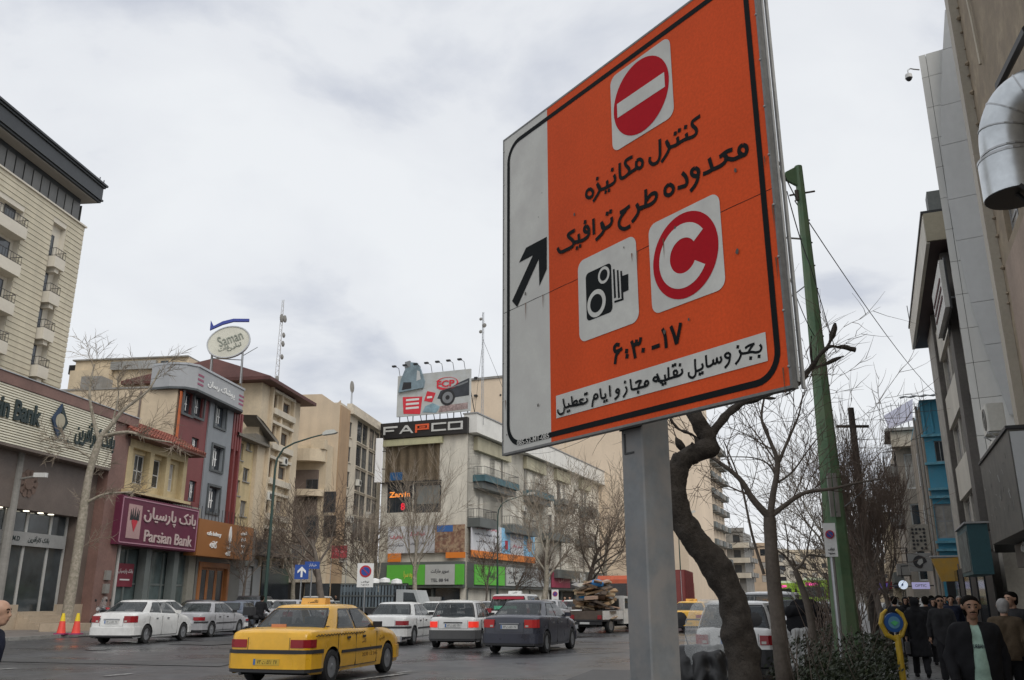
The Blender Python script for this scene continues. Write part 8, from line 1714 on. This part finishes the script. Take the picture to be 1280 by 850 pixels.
# blue disc with yellow arms on a leaning yellow post
def bus_marker():
 p = at(1118, 800, 9.4); T = thing('bus_stop_marker', 'blue disc held by two yellow arms on a leaning yellow post', 'sign', (at(1128, 850, 9.4).x, 9.4, .1)); q = at(1116, 778, 9.4) - T.location; my = M('worn yellow paint', (.55, .36, .03), rough=.5, var=.2, fine=14); mb = M('blue disc paint', (.02, .10, .32), rough=.4)
 b = MB(); b.tube([(.02, 0, -.1), (q.x + .03, 0, q.z - .12)], .032, 10); b.build('post', my, T)
 b = MB(); b.tube([(.02, 0, -.1), (lerp(.02, q.x + .03, .30), 0, (q.z - .12) * .30)], .0335, 10); b.build('post_foot', m_barkd, T)
 b = MB(); b.lathe([(.095, -.03), (.095, .0)], 24, q, 'y'); b.build('disc', mb, T); b = MB(); b.lathe([(.06, -.036), (.06, -.031)], 20, q, 'y'); b.build('inner_ring', M('pale blue', (.12, .3, .45)), T); b = MB(); b.xz([(q.x - .04, q.z), (q.x, q.z - .035), (q.x + .045, q.z + .0), (q.x, q.z + .02)], -.044, -.037); b.build('green_mark', M('green mark', (.1, .5, .2)), T)
 for sg in (-1, 1): b = MB(); b.tube([(q.x + .02, 0, q.z - .17), (q.x + sg * .075, 0, q.z - .12), (q.x + sg * .125, 0, q.z - .01), (q.x + sg * .10, 0, q.z + .08), (q.x + sg * .05, 0, q.z + .125)], [.022, .026, .026, .022, .014], 8); b.build('arm', my, T)
bus_marker()
# far town closing the street
k = 0
for px, Y, yt, w in ((880, 420, 712, 46), (915, 520, 700, 60), (950, 460, 706, 50), (985, 600, 698, 80), (1015, 480, 704, 60), (1045, 560, 700, 70), (1078, 500, 706, 60), (1105, 620, 700, 70), (1135, 450, 700, 60), (1165, 560, 700, 60), (1200, 480, 700, 60), (840, 600, 706, 60)):
 A = at(px, 740, Y); zt = at(px, yt, Y).z; F = Face((A.x, A.y), 105 + 4 * (k % 4)); ws = [(w * (i + .25) / 7, 4 + 4 * j, w * (i + .75) / 7, 6 + 4 * j) for i in range(7) for j in range(int((zt - 6) / 4))]
 T = building('distant_block', ['distant pale apartment block closing the end of the street', 'distant tan apartment block closing the end of the street'][k % 2] + ', number of windows lit: none', F, 0, w, zt, 20, [m_cream, m_buff, m_conc][k % 3], ws, 'dark', 0, 0, .3, group='blocks closing the end of the street'); T['label'] = ['distant pale apartment block closing the end of the street', 'distant tan apartment block closing the end of the street', 'distant grey apartment block closing the end of the street'][k % 3]; k += 1
# ================================================================ people (one continuous body each) and motorcycles
def sdf_mesh(prims, res, k=.02, cut=None, fold=0., pad=.05):
 """surface-net mesh of a smooth union of round cones: prims = [(p, q, rp, rq)]"""
 P = np.array([[*a, *b_] for a, b_, _, _ in prims], float); R = np.array([[r, q] for _, _, r, q in prims])
 lo = np.minimum(P[:, :3] - R[:, :1], P[:, 3:] - R[:, 1:]).min(0) - pad; hi = np.maximum(P[:, :3] + R[:, :1], P[:, 3:] + R[:, 1:]).max(0) + pad
 n = np.ceil((hi - lo) / res).astype(int) + 1; ax = [lo[i] + np.arange(n[i]) * res for i in range(3)]; F = np.full(n, .2)
 for a, b_, ra, rb in prims:
  a, b_ = np.array(a, float), np.array(b_, float); m = k * 2 + res * 2; mn = np.minimum(a - ra, b_ - rb) - m; mx = np.maximum(a + ra, b_ + rb) + m
  i0 = np.clip(((mn - lo) / res).astype(int), 0, n - 1); i1 = np.clip(((mx - lo) / res).astype(int) + 2, 1, n)
  s = tuple(slice(i0[i], i1[i]) for i in range(3)); X, Y, Z = np.meshgrid(ax[0][s[0]], ax[1][s[1]], ax[2][s[2]], indexing='ij')
  d = b_ - a; L2 = max(1e-9, (d * d).sum()); t = np.clip(((X - a[0]) * d[0] + (Y - a[1]) * d[1] + (Z - a[2]) * d[2]) / L2, 0, 1)
  D = np.sqrt((X - a[0] - t * d[0]) ** 2 + (Y - a[1] - t * d[1]) ** 2 + (Z - a[2] - t * d[2]) ** 2) - (ra + (rb - ra) * t)
  G = F[s]; h = np.clip(.5 + .5 * (G - D) / k, 0, 1); F[s] = G * (1 - h) + D * h - k * h * (1 - h)
 X, Y, Z = np.meshgrid(*ax, indexing='ij')
 if fold: F = F + fold * (np.sin(Z * 34 + 5 * np.sin(X * 13) + 4 * np.sin(Y * 17)) * .6 + np.sin(Z * 15 + X * 31 - Y * 22) * .4)
 if cut is not None: F = np.maximum(F, cut(X, Y, Z))
 S = F < 0; c = np.zeros(tuple(n - 1), int)
 for dx_ in (0, 1):
  for dy_ in (0, 1):
   for dz_ in (0, 1): c += S[dx_:n[0] - 1 + dx_, dy_:n[1] - 1 + dy_, dz_:n[2] - 1 + dz_]
 I = np.argwhere((c > 0) & (c < 8))
 if not len(I): return None
 idx = -np.ones(tuple(n - 1), int); idx[tuple(I.T)] = np.arange(len(I)); acc = np.zeros((len(I), 3)); cnt = np.zeros(len(I))
 for A in range(3):
  B_, C_ = (A + 1) % 3, (A + 2) % 3
  for u in (0, 1):
   for v in (0, 1):
    o = np.zeros(3, int); o[B_] = u; o[C_] = v; p = I + o; q = p.copy(); q[:, A] += 1
    f0, f1 = F[tuple(p.T)], F[tuple(q.T)]; x = (f0 < 0) != (f1 < 0); t = np.where(x, f0 / (f0 - f1 + 1e-12), 0); pt = p.astype(float); pt[:, A] += t; acc[x] += pt[x]; cnt[x] += 1
 V = lo + acc / cnt[:, None] * res; faces = []
 for A in range(3):
  B_, C_ = (A + 1) % 3, (A + 2) % 3; s0 = [slice(1, n[i] - 1) for i in range(3)]; s0[A] = slice(0, n[A] - 1); s1 = list(s0); s1[A] = slice(1, n[A])
  a, b_ = S[tuple(s0)], S[tuple(s1)]; E = np.argwhere(a != b_); off = np.array([s0[i].start for i in range(3)]); inside = a[tuple(E.T)]; E = E + off; eb = np.zeros(3, int); eb[B_] = 1; ec = np.zeros(3, int); ec[C_] = 1
  q = np.stack([idx[tuple((E - eb - ec).T)], idx[tuple((E - ec).T)], idx[tuple(E.T)], idx[tuple((E - eb).T)]], 1); q[~inside] = q[~inside][:, ::-1]; faces.append(q[(q >= 0).all(1)])
 return V, np.concatenate(faces)
def sdf_obj(name, prims, res, mat, par, **k):
 r = sdf_mesh(prims, res, **k)
 if r is None: return None
 me = bpy.data.meshes.new(name); me.from_pydata(r[0].tolist(), [], r[1].tolist()); me.materials.append(mat); me.polygons.foreach_set('use_smooth', [True] * len(me.polygons)); me.update(); return obj(name, me, par)
SKIN = [M('skin light', (.42, .25, .17), rough=.55, var=.08, fine=30), M('skin tan', (.30, .17, .11), rough=.55, var=.08, fine=30)]
HAIR = {'black': M('black hair', (.008, .007, .006), rough=.95, var=.3, fine=60, spec=.1), 'grey': M('grey hair', (.30, .29, .28), rough=.7, var=.2, fine=60), 'brown': M('brown hair', (.04, .022, .014), rough=.6)}
def cloth(n, c): return M('fabric ' + n, c, rough=.9, var=.2, scale=3, fine=30, spec=.2)
CL = {'black': cloth('black', (.014, .014, .016)), 'navy': cloth('navy', (.018, .022, .040)), 'brown': cloth('olive brown', (.085, .062, .040)), 'grey': cloth('grey', (.07, .07, .072)), 'mint': cloth('mint', (.34, .48, .40)), 'jeans': cloth('jeans', (.022, .028, .045)), 'maroon': cloth('maroon', (.12, .02, .025)), 'red': cloth('red', (.30, .03, .05)), 'dark': cloth('dark grey', (.028, .028, .030)), 'white': cloth('white', (.55, .55, .53))}
def person(lb, loc, az, H=1.62, ph=1, stride=1., top='black', legs='black', coat=0., res=.014, hair='black', skin=0, scarf=None, openj=None, bag=None, bend=0., sit=False, arms='swing', build=1., beard=False, glasses=False, hat=None, turn=0, group=None):
 T = thing('person', lb, 'person', loc, radians(90 - az), group); s = H / 1.75; T.scale = (s, s, s); w = build
 bx = lambda z: bend * max(0, z - .95) * .55
 V = lambda x, y, z: (x + bx(z), y, z - bend * .10 * max(0, z - 1.0))
 f = .30 * stride; hip = {1: (0, .095, .92), -1: (0, -.095, .92)}
 if sit:
  hip = {1: (-.1, .10, .86), -1: (-.1, -.10, .86)}; kn = {1: (.30, .22, .74), -1: (.30, -.22, .74)}; an = {1: (.18, .22, .36), -1: (.18, -.22, .36)}
 else:
  kn = {ph: (f * .62, .095 * ph, .50), -ph: (-f * .02 + .03, -.095 * ph, .49)}; an = {ph: (f, .10 * ph, .09), -ph: (-f * .95, -.10 * ph, .09 + .07 * stride)}
 legp = []
 for sd in (1, -1): legp += [(hip[sd], kn[sd], .088 * w, .058), (kn[sd], an[sd], .056, .038)]
 foot = []
 for sd in (1, -1): a = an[sd]; up = a[2] - .09; foot.append(((a[0] - .05, a[1], a[2] - .045), (a[0] + .15, a[1] * 1.06, .035 + up * .15), .042, .034))
 tor = [(V(0, .075, .97), V(0, .075, 1.33), .105 * w, .115 * w), (V(0, -.075, .97), V(0, -.075, 1.33), .105 * w, .115 * w), (V(0, -.15, 1.41), V(0, .15, 1.41), .062, .062), (V(.0, 0, .9), V(0, 0, 1.0), .13 * w, .13 * w)] + ([(V(.05, 0, 1.05), V(.05, 0, 1.2), .11 * w, .10 * w)] if w > 1.05 else [])
 el, wr = {}, {}
 for sd in (1, -1):
  sw = -sd * ph * .16 * stride
  el[sd] = V(-.04 + sw * .35, sd * .25 * (w * .5 + .5), 1.14); wr[sd] = V(.06 + sw, sd * .26, .90)
  if arms == 'forward': el[sd] = V(.10, sd * .27, 1.16); wr[sd] = V(.36, sd * .24, 1.08)
  if arms == 'hold' and sd == 1: el[sd] = V(-.02, .25, 1.12); wr[sd] = V(.20, .12, 1.10)
 armp = []
 for sd in (1, -1): armp += [(V(0, sd * .185, 1.40), el[sd], .050, .040), (el[sd], wr[sd], .039, .026)]
 hc = V(.03, 0, 1.64); ht = lambda x, y, z: (hc[0] + x * cos(turn) - y * sin(turn), hc[1] + x * sin(turn) + y * cos(turn), hc[2] + z)
 head = [(V(0, 0, 1.43), ht(-.02, 0, -.10), .056, .052), (ht(-.025, 0, .03), ht(.01, 0, .035), .088, .082), (ht(.03, 0, -.06), ht(.045, 0, -.075), .052, .042), (ht(.035, 0, .02), ht(.05, 0, -.03), .062, .05), (ht(.085, 0, .015), ht(.103, 0, -.022), .011, .016), (ht(.0, .083, .0), ht(-.005, .086, .02), .014, .016), (ht(.0, -.083, .0), ht(-.005, -.086, .02), .014, .016), (ht(.07, -.035, .035), ht(.07, .035, .035), .018, .018), (ht(.083, -.018, -.058), ht(.083, .018, -.058), .009, .009)]
 hand = []
 for sd in (1, -1):
  p = Vector(wr[sd]); d = (p - Vector(el[sd])).normalized(); fw = Vector((1, 0, 0)) if arms != 'forward' else Vector((0, 0, 1)); fw = (fw - d * fw.dot(d)).normalized(); ins = Vector((0, -sd, 0))
  hand += [(tuple(p), tuple(p + d * .05), .024, .026), (tuple(p + d * .04 + fw * .022), tuple(p + d * .085 + fw * .025), .016, .014), (tuple(p + d * .04 - fw * .018), tuple(p + d * .08 - fw * .022), .016, .013)]
  for q, ln in ((.034, .062), (.012, .075), (-.010, .070), (-.031, .052)):
   k0 = p + d * .085 + fw * q; k1 = k0 + d * ln * .5 + ins * .008; k2 = k1 + d * ln * .35 + ins * .025; hand += [(tuple(k0), tuple(k1), .0095, .0088), (tuple(k1), tuple(k2), .0086, .0075)]
  t0 = p + d * .03 + fw * .03; t1 = t0 + fw * .028 + d * .022 + ins * .012; hand += [(tuple(t0), tuple(t1), .013, .011), (tuple(t1), tuple(t1 + d * .03 + ins * .006), .0105, .009)]
 sdf_obj('body', legp + foot + tor + armp + head + hand, res if res > .012 else .0085, SKIN[skin], T, k=.016)
 infl = lambda L, e, g=1.: [(a, b_, r + e, q + e) for a, b_, r, q in L]
 # trousers, shoes
 lg = infl(legp, .020)
 for i in (1, 3): a, b_, r, q = lg[i]; lg[i] = (a, b_, r, q + .014)
 sdf_obj('trousers', lg + infl(tor[3:4], .008), res, CL[legs], T, k=.03, fold=.003, cut=lambda X, Y, Z: np.maximum(Z - 1.02, .075 - Z))
 for i, ft in enumerate(foot): sdf_obj('shoe', [(ft[0], ft[1], .050, .044)], res, CL['black'], T, cut=lambda X, Y, Z: -(Z - .004))
 # coat or jacket
 hem = .84 - coat; jk = infl(tor, .024) + infl(armp, .022)
 if coat > 0: jk += [(V(0, .05, .95), (0, .07, hem + .05), .13 * w, .15 + coat * .12), (V(0, -.05, .95), (0, -.07, hem + .05), .13 * w, .15 + coat * .12)]
 else: jk += [(V(0, .06, .95), (0, .07, hem), .125 * w, .125 * w), (V(0, -.06, .95), (0, -.07, hem), .125 * w, .125 * w)]
 jk += [(V(-.01, 0, 1.44), V(-.01, 0, 1.48), .078, .068)]
 nk = V(.0, 0, 1.49)
 def jcut(X, Y, Z):
  c = np.maximum(Z - 1.50, hem - Z)
  if openj: c = np.maximum(c, np.minimum(np.minimum(X - .0, .040 + .07 * (1.45 - Z) - np.abs(Y)), 1.6 - Z))
  return c
 # cut the sleeves at the wrists
 wcut = [(np.array(wr[sd]), (np.array(wr[sd]) - np.array(el[sd])) / np.linalg.norm(np.array(wr[sd]) - np.array(el[sd]))) for sd in (1, -1)]
 def jc2(X, Y, Z):
  c = jcut(X, Y, Z)
  for p, d in wcut:
   pl = (X - p[0]) * d[0] + (Y - p[1]) * d[1] + (Z - p[2]) * d[2]; near = np.sqrt((X - p[0]) ** 2 + (Y - p[1]) ** 2 + (Z - p[2]) ** 2) - .12; c = np.maximum(c, np.minimum(pl, -near))
  return c
 sdf_obj('coat' if coat else 'jacket', jk, res, CL[top], T, k=.03, fold=.0045, cut=jc2)
 if openj: sdf_obj('shirt', infl(tor, .012) + [(V(0, 0, .9), V(0, 0, 1), .14 * w, .14 * w)], res, CL[openj], T, k=.03, fold=.002, cut=lambda X, Y, Z: np.maximum(Z - 1.47, .86 - Z))
 if openj: write(T, 'URBAN', 0, 1.24, .04, CL['navy'], 0, .01, .004, .11, 'shirt_print', pi / 2).location = (.150 * w, 0, 1.26)
 hx, hy, hz = hc
 if scarf: sdf_obj('headscarf', [(ht(-.03, 0, .035), ht(.0, 0, .04), .108, .10), (ht(-.02, 0, -.05), ht(-.02, 0, -.16), .085, .11), (V(0, -.10, 1.42), V(0, .10, 1.42), .09, .09)], res, CL[scarf], T, k=.03, fold=.003, cut=lambda X, Y, Z: np.minimum(np.minimum(X * 1 - (hx + .055), .055 - np.abs(Y - hy)), np.minimum(Z - (hz - .085), hz + .075 - Z)))
 elif hair == 'bald': sdf_obj('hair', [(ht(-.024, 0, .01), ht(-.024, 0, .02), .090, .089), (ht(-.03, 0, -.03), ht(-.02, 0, 0), .075, .084)], res * .7, HAIR['grey'], T, cut=lambda X, Y, Z: np.maximum(np.maximum(X - (hx + .0), Z - (hz + .035)), (hz - .06) - Z))
 else: sdf_obj('hair', [(ht(-.030, 0, .040), ht(.010, 0, .048), .090, .084), (ht(-.035, 0, -.03), ht(-.03, 0, .03), .080, .088)], res * .8, HAIR[hair], T, fold=.003, cut=lambda X, Y, Z: X - (hx + .022 + .72 * (Z - hz)))
 if res < .02:
  for sd in (1, -1): e_ = ht(.092, sd * .031, .008); b = MB(); b.lathe([(.003, -.006), (.012, 0), (.003, .006)], 8, e_, 'x'); b.build('eye', M('dark eye', (.02, .012, .01), rough=.2, var=0), T); b = MB(); b.tube([ht(.096, sd * .014, .030), ht(.094, sd * .033, .036), ht(.082, sd * .05, .030)], .0055, 5); b.build('eyebrow', HAIR['black' if hair == 'bald' or hair == 'grey' else hair], T)
  b = MB(); b.tube([ht(.090, -.022, -.064), ht(.097, 0, -.062), ht(.090, .022, -.064)], .004, 5); b.build('mouth', M('lip', (.22, .08, .06), rough=.5, var=0), T)
 if glasses:
  b = MB()
  for sd in (1, -1): c = ht(.105, sd * .033, .010); b.lathe([(.024, 0), (.024, .003)], 12, c, 'x'); b.tube([(c[0], c[1] + sd * .02, c[2]), (hx + .0, hy + sd * .088, hz + .012)], .003, 4)
  b.tube([ht(.107, -.012, .014), ht(.107, .012, .014)], .003, 4); b.build('glasses', M('dark lens', (.02, .015, .012), rough=.1, var=0), T)
 if beard: sdf_obj('moustache', [(ht(.086, -.032, -.050), ht(.099, -.004, -.040), .006, .008), (ht(.099, .004, -.040), ht(.086, .032, -.050), .008, .006)], .006, HAIR['black'], T)
 return T, wr, s
def bag(lb, T, wrist, s, mat, size=(.10, .30, .26)):
 p = T.matrix_basis @ Vector(wrist); o = thing('bag', lb, 'bag', (p.x, p.y, p.z - (.12 + size[2]) * s), T.rotation_euler.z); b = MB(); b.bbox(-size[1] / 2 * s, -size[0] / 2 * s, 0, size[1] / 2 * s, size[0] / 2 * s, size[2] * s, .025); b.build('pouch', mat, o); b = MB(); h = size[2] * s; b.tube([(-.08, 0, h - .01), (-.05, 0, h + .10 * s), (.05, 0, h + .10 * s), (.08, 0, h - .01)], .008, 5); b.build('strap', mat, o)
def pz(px, Y, z=ZP): r = ray(px, 780); return (r.x * Y, Y, z)
bpy.context.view_layer.update()
A_, w_, s_ = person('man in open black jacket over mint green shirt, walking toward the camera', pz(1216, 8.9), 197, 1.60, 1, .8, 'black', 'jeans', 0, .011, 'black', 1, openj='mint', build=1.12, beard=True)
A_, w_, s_ = person('man in dark jacket and sunglasses coming down the pavement behind the others', pz(1178, 18.5), 200, 1.64, -1, 1, 'dark', 'black', .12, .013, 'black', 1, glasses=True)
A_, w_, s_ = person('woman in long black coat and scarf walking away with a grey bag', pz(1146, 19.5), 20, 1.60, 1, .9, 'black', 'black', .38, .013, scarf='black'); bpy.context.view_layer.update(); bag('grey handbag hanging from the woman in the long black coat', A_, w_[1], s_, CL['grey'])
A_, w_, s_ = person('elderly person in olive brown jacket with grey hair, seen from behind', pz(1257, 13.0), 28, 1.58, -1, .7, 'brown', 'black', 0, .012, 'grey', 0, bend=.12, build=1.08)
A_, w_, s_ = person('tall man in dark brown coat at the shop wall, head turned left', pz(1270, 14.6), 250, 1.68, 1, .4, 'dark', 'grey', .15, .013, 'black', 0)
A_, w_, s_ = person('man in black seen from behind, beside the woman in the long coat', pz(1160, 23), 22, 1.64, -1, 1, 'black', 'black', .05, .016, 'black', 1); bpy.context.view_layer.update(); bag('black briefcase carried by the man in black seen from behind', A_, w_[-1], s_, CL['black'], (.08, .36, .26))
A_, w_, s_ = person('woman in black with pale face among the crowd', pz(1170, 25), 205, 1.58, 1, .8, 'black', 'black', .3, .016, scarf='black')
A_, w_, s_ = person('man in navy jacket behind the man in sunglasses', pz(1192, 24), 200, 1.66, 1, .9, 'navy', 'black', 0, .016, 'black', 0)
A_, w_, s_ = person('person in black hood at the edge of the crowd near the shrub', pz(1135, 27), 200, 1.62, 1, .9, 'black', 'jeans', .1, .018, scarf='black')
A_, w_, s_ = person('man with grey coat near the yellow sign box', pz(1203, 29), 210, 1.66, -1, .9, 'grey', 'black', .2, .018, 'grey')
protos = [person('walking pedestrian in black far down the crowded right pavement', pz(1150, 34), 202, 1.64, 1, 1, 'black', 'black', .1, .022, 'black', group='far pedestrians on the right pavement')[0], person('walking pedestrian in dark clothes with headscarf far down the right pavement', pz(1166, 38), 22, 1.58, 1, 1, 'dark', 'black', .35, .022, scarf='black', group='far pedestrians on the right pavement')[0], person('walking pedestrian in navy jacket far down the right pavement', pz(1185, 33), 200, 1.68, -1, 1, 'navy', 'jeans', 0, .022, 'black', group='far pedestrians on the right pavement')[0], person('walking pedestrian in grey coat and pale scarf far down the right pavement', pz(1158, 30), 202, 1.6, 1, 1, 'grey', 'jeans', .3, .022, scarf='white', group='far pedestrians on the right pavement')[0], person('walking pedestrian in brown jacket far down the right pavement', pz(1176, 28), 22, 1.66, -1, 1, 'brown', 'grey', 0, .022, 'black', group='far pedestrians on the right pavement')[0]]
for i in range(22):
 Y = 24 + i * 2.3; lat = .35 + 1.6 * ((i * 37) % 11) / 11; x, y = RX(lat, Y); copy_tree(protos[i % 5], None, Vector((x, y, ZP)), radians(90 - (202 if i % 2 else 22)))
A_, w_, s_ = person('elderly bald man in dark coat at the left edge, in profile, looking down', (-.5595 * 7.4 - .13, 7.4, -.0), 82, 1.50, 1, .5, 'navy', 'black', .1, .010, 'bald', 0, bend=.25)
A_, w_, s_ = person('person in navy coat walking past the bank steps with a white bag', (*at(27, 770, 46)[:2], .12), 20, 1.62, 1, .9, 'navy', 'black', .1, .02, 'black'); bpy.context.view_layer.update(); bag('white plastic bag carried past the bank steps', A_, w_[-1], s_, CL['white'], (.12, .26, .32))
A_, w_, s_ = person('person in a red jacket waiting beyond the small no-parking sign', (*pz(706, 60)[:2], 0), 160, 1.66, 1, .5, 'red', 'black', 0, .024, 'black')
A_, w_, s_ = person('person in a maroon jacket right of the one in red', (*pz(713, 61)[:2], 0), 200, 1.66, 1, .5, 'maroon', 'black', 0, .024, 'black')
A_, w_, s_ = person('person in black in the shadow by the side street entrance', (*pz(418, 74)[:2], .1), 190, 1.7, 1, .5, 'black', 'black', 0, .024, 'black')
# ---- air conditioners on the far facades
k = 0
for F_, s_r, z_r, n_, lb_ in ((CB[1], (8, 56), (8, 19), 9, 'side of the cream corner building'), (Face(FL.p(0, .8)[:2], 8), (18, 26), (6, 15), 3, 'front of the maroon roofed building'), (Face(FL.p(0, 0)[:2], 8), (38, 48), (5, 16), 5, 'front of the cream apartment block')):
 for i in range(n_):
  s__ = lerp(*s_r, (i + .5) / n_); z__ = z_r[0] + ((i * 37) % 11) / 11 * (z_r[1] - z_r[0]); o = thing('air_conditioner', '%s air conditioner from the left on the %s' % (ORD[i], lb_), 'air conditioner', F_.p(s__, 0, z__), F_.rot, 'air conditioners on the far facades')
  part_box(o, 'casing', MATS['off-white casing'], 0, -.45, 0, .9, -.06, .65, .03); b = MB(); b.lathe([(.24, -.455), (.24, -.451)], 16, (.5, 0, .32), 'y'); b.build('fan_recess', m_black, o); part_box(o, 'bracket', m_gry, .1, -.4, -.05, .8, 0, -.003)
# ---- motorcycles: local x forward
def motorcycle(lb, loc, az, col, screen=False, apron=None, cover=False, box=False):
 T = thing('motorcycle', lb, 'motorcycle', loc, radians(90 - az)); mt_ = m_trim
 for x in (-.62, .62):
  Wt = thing('wheel', None, None); Wt.parent = T; Wt.location = (x, 0, .29); b = MB(); n = 24
  b.tube([(.245 * cos(2 * pi * i / n), 0, .245 * sin(2 * pi * i / n)) for i in range(n + 1)], .048, 8, False); b.build('tyre', m_tyre, Wt, sharp=60); b = MB(); b.tube([(.19 * cos(2 * pi * i / n), 0, .19 * sin(2 * pi * i / n)) for i in range(n + 1)], .016, 6, False); b.tube([(0, -.06, 0), (0, .06, 0)], .035, 8)
  for i in range(8): a = pi * i / 4; b.tube([(0, 0, 0), (.19 * cos(a), 0, .19 * sin(a))], .006, 3)
  b.build('rim', m_rim, Wt)
 b = MB(); b.tube([(.62, .07, .29), (.42, .07, .95)], .022, 6); b.tube([(.62, -.07, .29), (.42, -.07, .95)], .022, 6); b.build('fork', m_rim, T)
 b = MB(); b.tube([(.40, 0, .85), (.15, 0, .40), (-.30, 0, .34), (-.35, 0, .70), (.38, 0, .78)], .024, 6); b.tube([(-.62, .08, .29), (-.28, .08, .36)], .02, 6); b.tube([(-.62, -.08, .29), (-.28, -.08, .36)], .02, 6); b.tube([(-.62, .10, .3), (-.5, .12, .72)], .025, 6); b.tube([(-.62, -.10, .3), (-.5, -.12, .72)], .025, 6); b.build('frame', mt_, T)
 sdf_obj('tank', [((.28, 0, .86), (-.02, 0, .80), .125, .09), ((.2, .05, .84), (.2, -.05, .84), .11, .11)], .02, col, T, k=.03); sdf_obj('seat', [((-.08, 0, .80), (-.68, 0, .83), .085, .09), ((-.2, .05, .78), (-.6, .05, .80), .07, .07), ((-.2, -.05, .78), (-.6, -.05, .80), .07, .07)], .02, M('black seat vinyl', (.015, .015, .016), rough=.5), T)
 sdf_obj('engine', [((.10, 0, .36), (-.12, 0, .42), .13, .14), ((.12, 0, .45), (.18, 0, .62), .08, .07)], .02, m_steel, T); sdf_obj('rear_mudguard', [((-.62, 0, .62), (-.88, 0, .56), .05, .045)], .02, mt_, T); sdf_obj('front_mudguard', [((.50, 0, .57), (.62, 0, .60), .04, .04), ((.62, 0, .60), (.78, 0, .54), .04, .035)], .02, col, T)
 b = MB(); b.tube([(.30, .36, 1.02), (.40, .16, 1.06), (.43, 0, 1.0), (.40, -.16, 1.06), (.30, -.36, 1.02)], .013, 8); b.build('handlebar', m_rim, T)
 for sd in (1, -1): b = MB(); b.tube([(.34, sd * .27, 1.04), (.37, sd * .33, 1.28)], .006, 4); b.build('mirror_stalk', mt_, T); b = MB(); b.lathe([(.02, .02), (.065, .01), (.065, -.005)], 14, (.37, sd * .34, 1.32), 'x'); b.build('mirror', mt_, T, sharp=40)
 b = MB(); b.lathe([(.03, -.10), (.085, -.02), (.09, .02)], 16, (.52, 0, .92), 'x'); b.build('headlight', m_head, T, sharp=40); part_box(T, 'tail_light', m_tail, -.90, -.05, .68, -.84, .05, .76); part_box(T, 'number_plate', m_plate, -.93, -.09, .48, -.92, .09, .62)
 b = MB(); b.tube([(.1, -.13, .30), (-.3, -.15, .28), (-.8, -.16, .40)], .035, 8); b.build('exhaust', m_rim, T)
 if screen:
  b = MB(); n = 10; R_ = [b.vs([(.50 + dxx + .10 * cos((i / n - .5) * 2.2), .30 * wd * sin((i / n - .5) * 2.2) / sin(1.1), z) for i in range(n + 1)]) for z, wd, dxx in ((.86, .75, .02), (1.05, 1.0, .0), (1.3, .95, -.05), (1.45, .72, -.09), (1.50, .45, -.11))]
  for a, c in zip(R_, R_[1:]):
   for j in range(n): b.face((a + j, a + j + 1, c + j + 1, c + j))
  b.build('windshield', CL['black'] if cover else M('hazy clear plastic', (.55, .57, .57), rough=.12, var=.15, alpha=.38), T, sharp=60)
  if cover: sdf_obj('cover', [((.50, -.22, 1.30), (.50, .22, 1.34), .10, .08), ((.46, -.25, 1.12), (.46, .25, 1.2), .07, .08)], .02, CL['black'], T, fold=.008)
 if apron: sdf_obj('apron', [((.46, -.32, 1.04), (.46, .32, 1.04), .06, .06), ((.50, -.30, .95), (.50, -.26, .40), .07, .06), ((.50, .30, .95), (.50, .26, .40), .07, .06), ((.58, 0, 1.0), (.66, 0, .45), .07, .06), ((.55, -.15, .98), (.62, -.14, .42), .08, .07), ((.55, .15, .98), (.62, .14, .42), .08, .07)], .018, apron, T, k=.06, fold=.010)
 if box: part_box(T, 'top_box', mt_, -.95, -.2, .88, -.55, .2, 1.2, .05)
 return T
mleather = M('black leatherette', (.016, .016, .017), rough=.38, var=.2, fine=12)
mc = motorcycle('motorcycle with clear windshield and black leather apron behind the bent tree', (at(897, 800, 8.5).x + .12, 8.9, 0), 196, M('black tank paint', (.02, .02, .022), rough=.3), True, mleather)
motorcycle('motorcycle with black covered windscreen by the small crooked tree', (*pz(1012, 15.5)[:2], 0), 205, M('black tank paint', None), True, M('dirty white apron', (.35, .35, .34), rough=.6), True)
motorcycle('dark motorcycle beside the covered one, near the green pole', (*pz(1040, 17)[:2], -.0), 190, M('black tank paint', None), True, None, False, True)
motorcycle('red motorcycle parked at the maroon bank front behind the white saloon', (*at(139, 772, 46)[:2], .12), 215, M('red tank paint', (.40, .02, .03), rough=.3), True)
motorcycle('dark motorcycle left of the red one by the drain pipe', (*at(131, 772, 45)[:2], .12), 200, M('black tank paint', None))
mr_ = motorcycle('black motorcycle ridden between the parked silver saloon and the taxi', (*pz(323, 37)[:2], 0), 15, M('black tank paint', None), False, None, False, True)
person('hunched rider in black on the motorcycle by the street lamp', (*pz(322.5, 37)[:2], 0), 15, 1.66, 1, .5, 'black', 'black', 0, .018, 'black', sit=True, arms='forward', bend=.45)
motorcycle('motorcycle with a round mirror parked past the shrub by the crowd', (*pz(1120, 24)[:2], ZP), 200, M('blue tank paint', (.02, .05, .2), rough=.3), False)
motorcycle('second motorcycle parked on the pavement edge past the shrub', (*pz(1112, 30)[:2], ZP), 190, M('red tank paint', None), True, None, False, True)
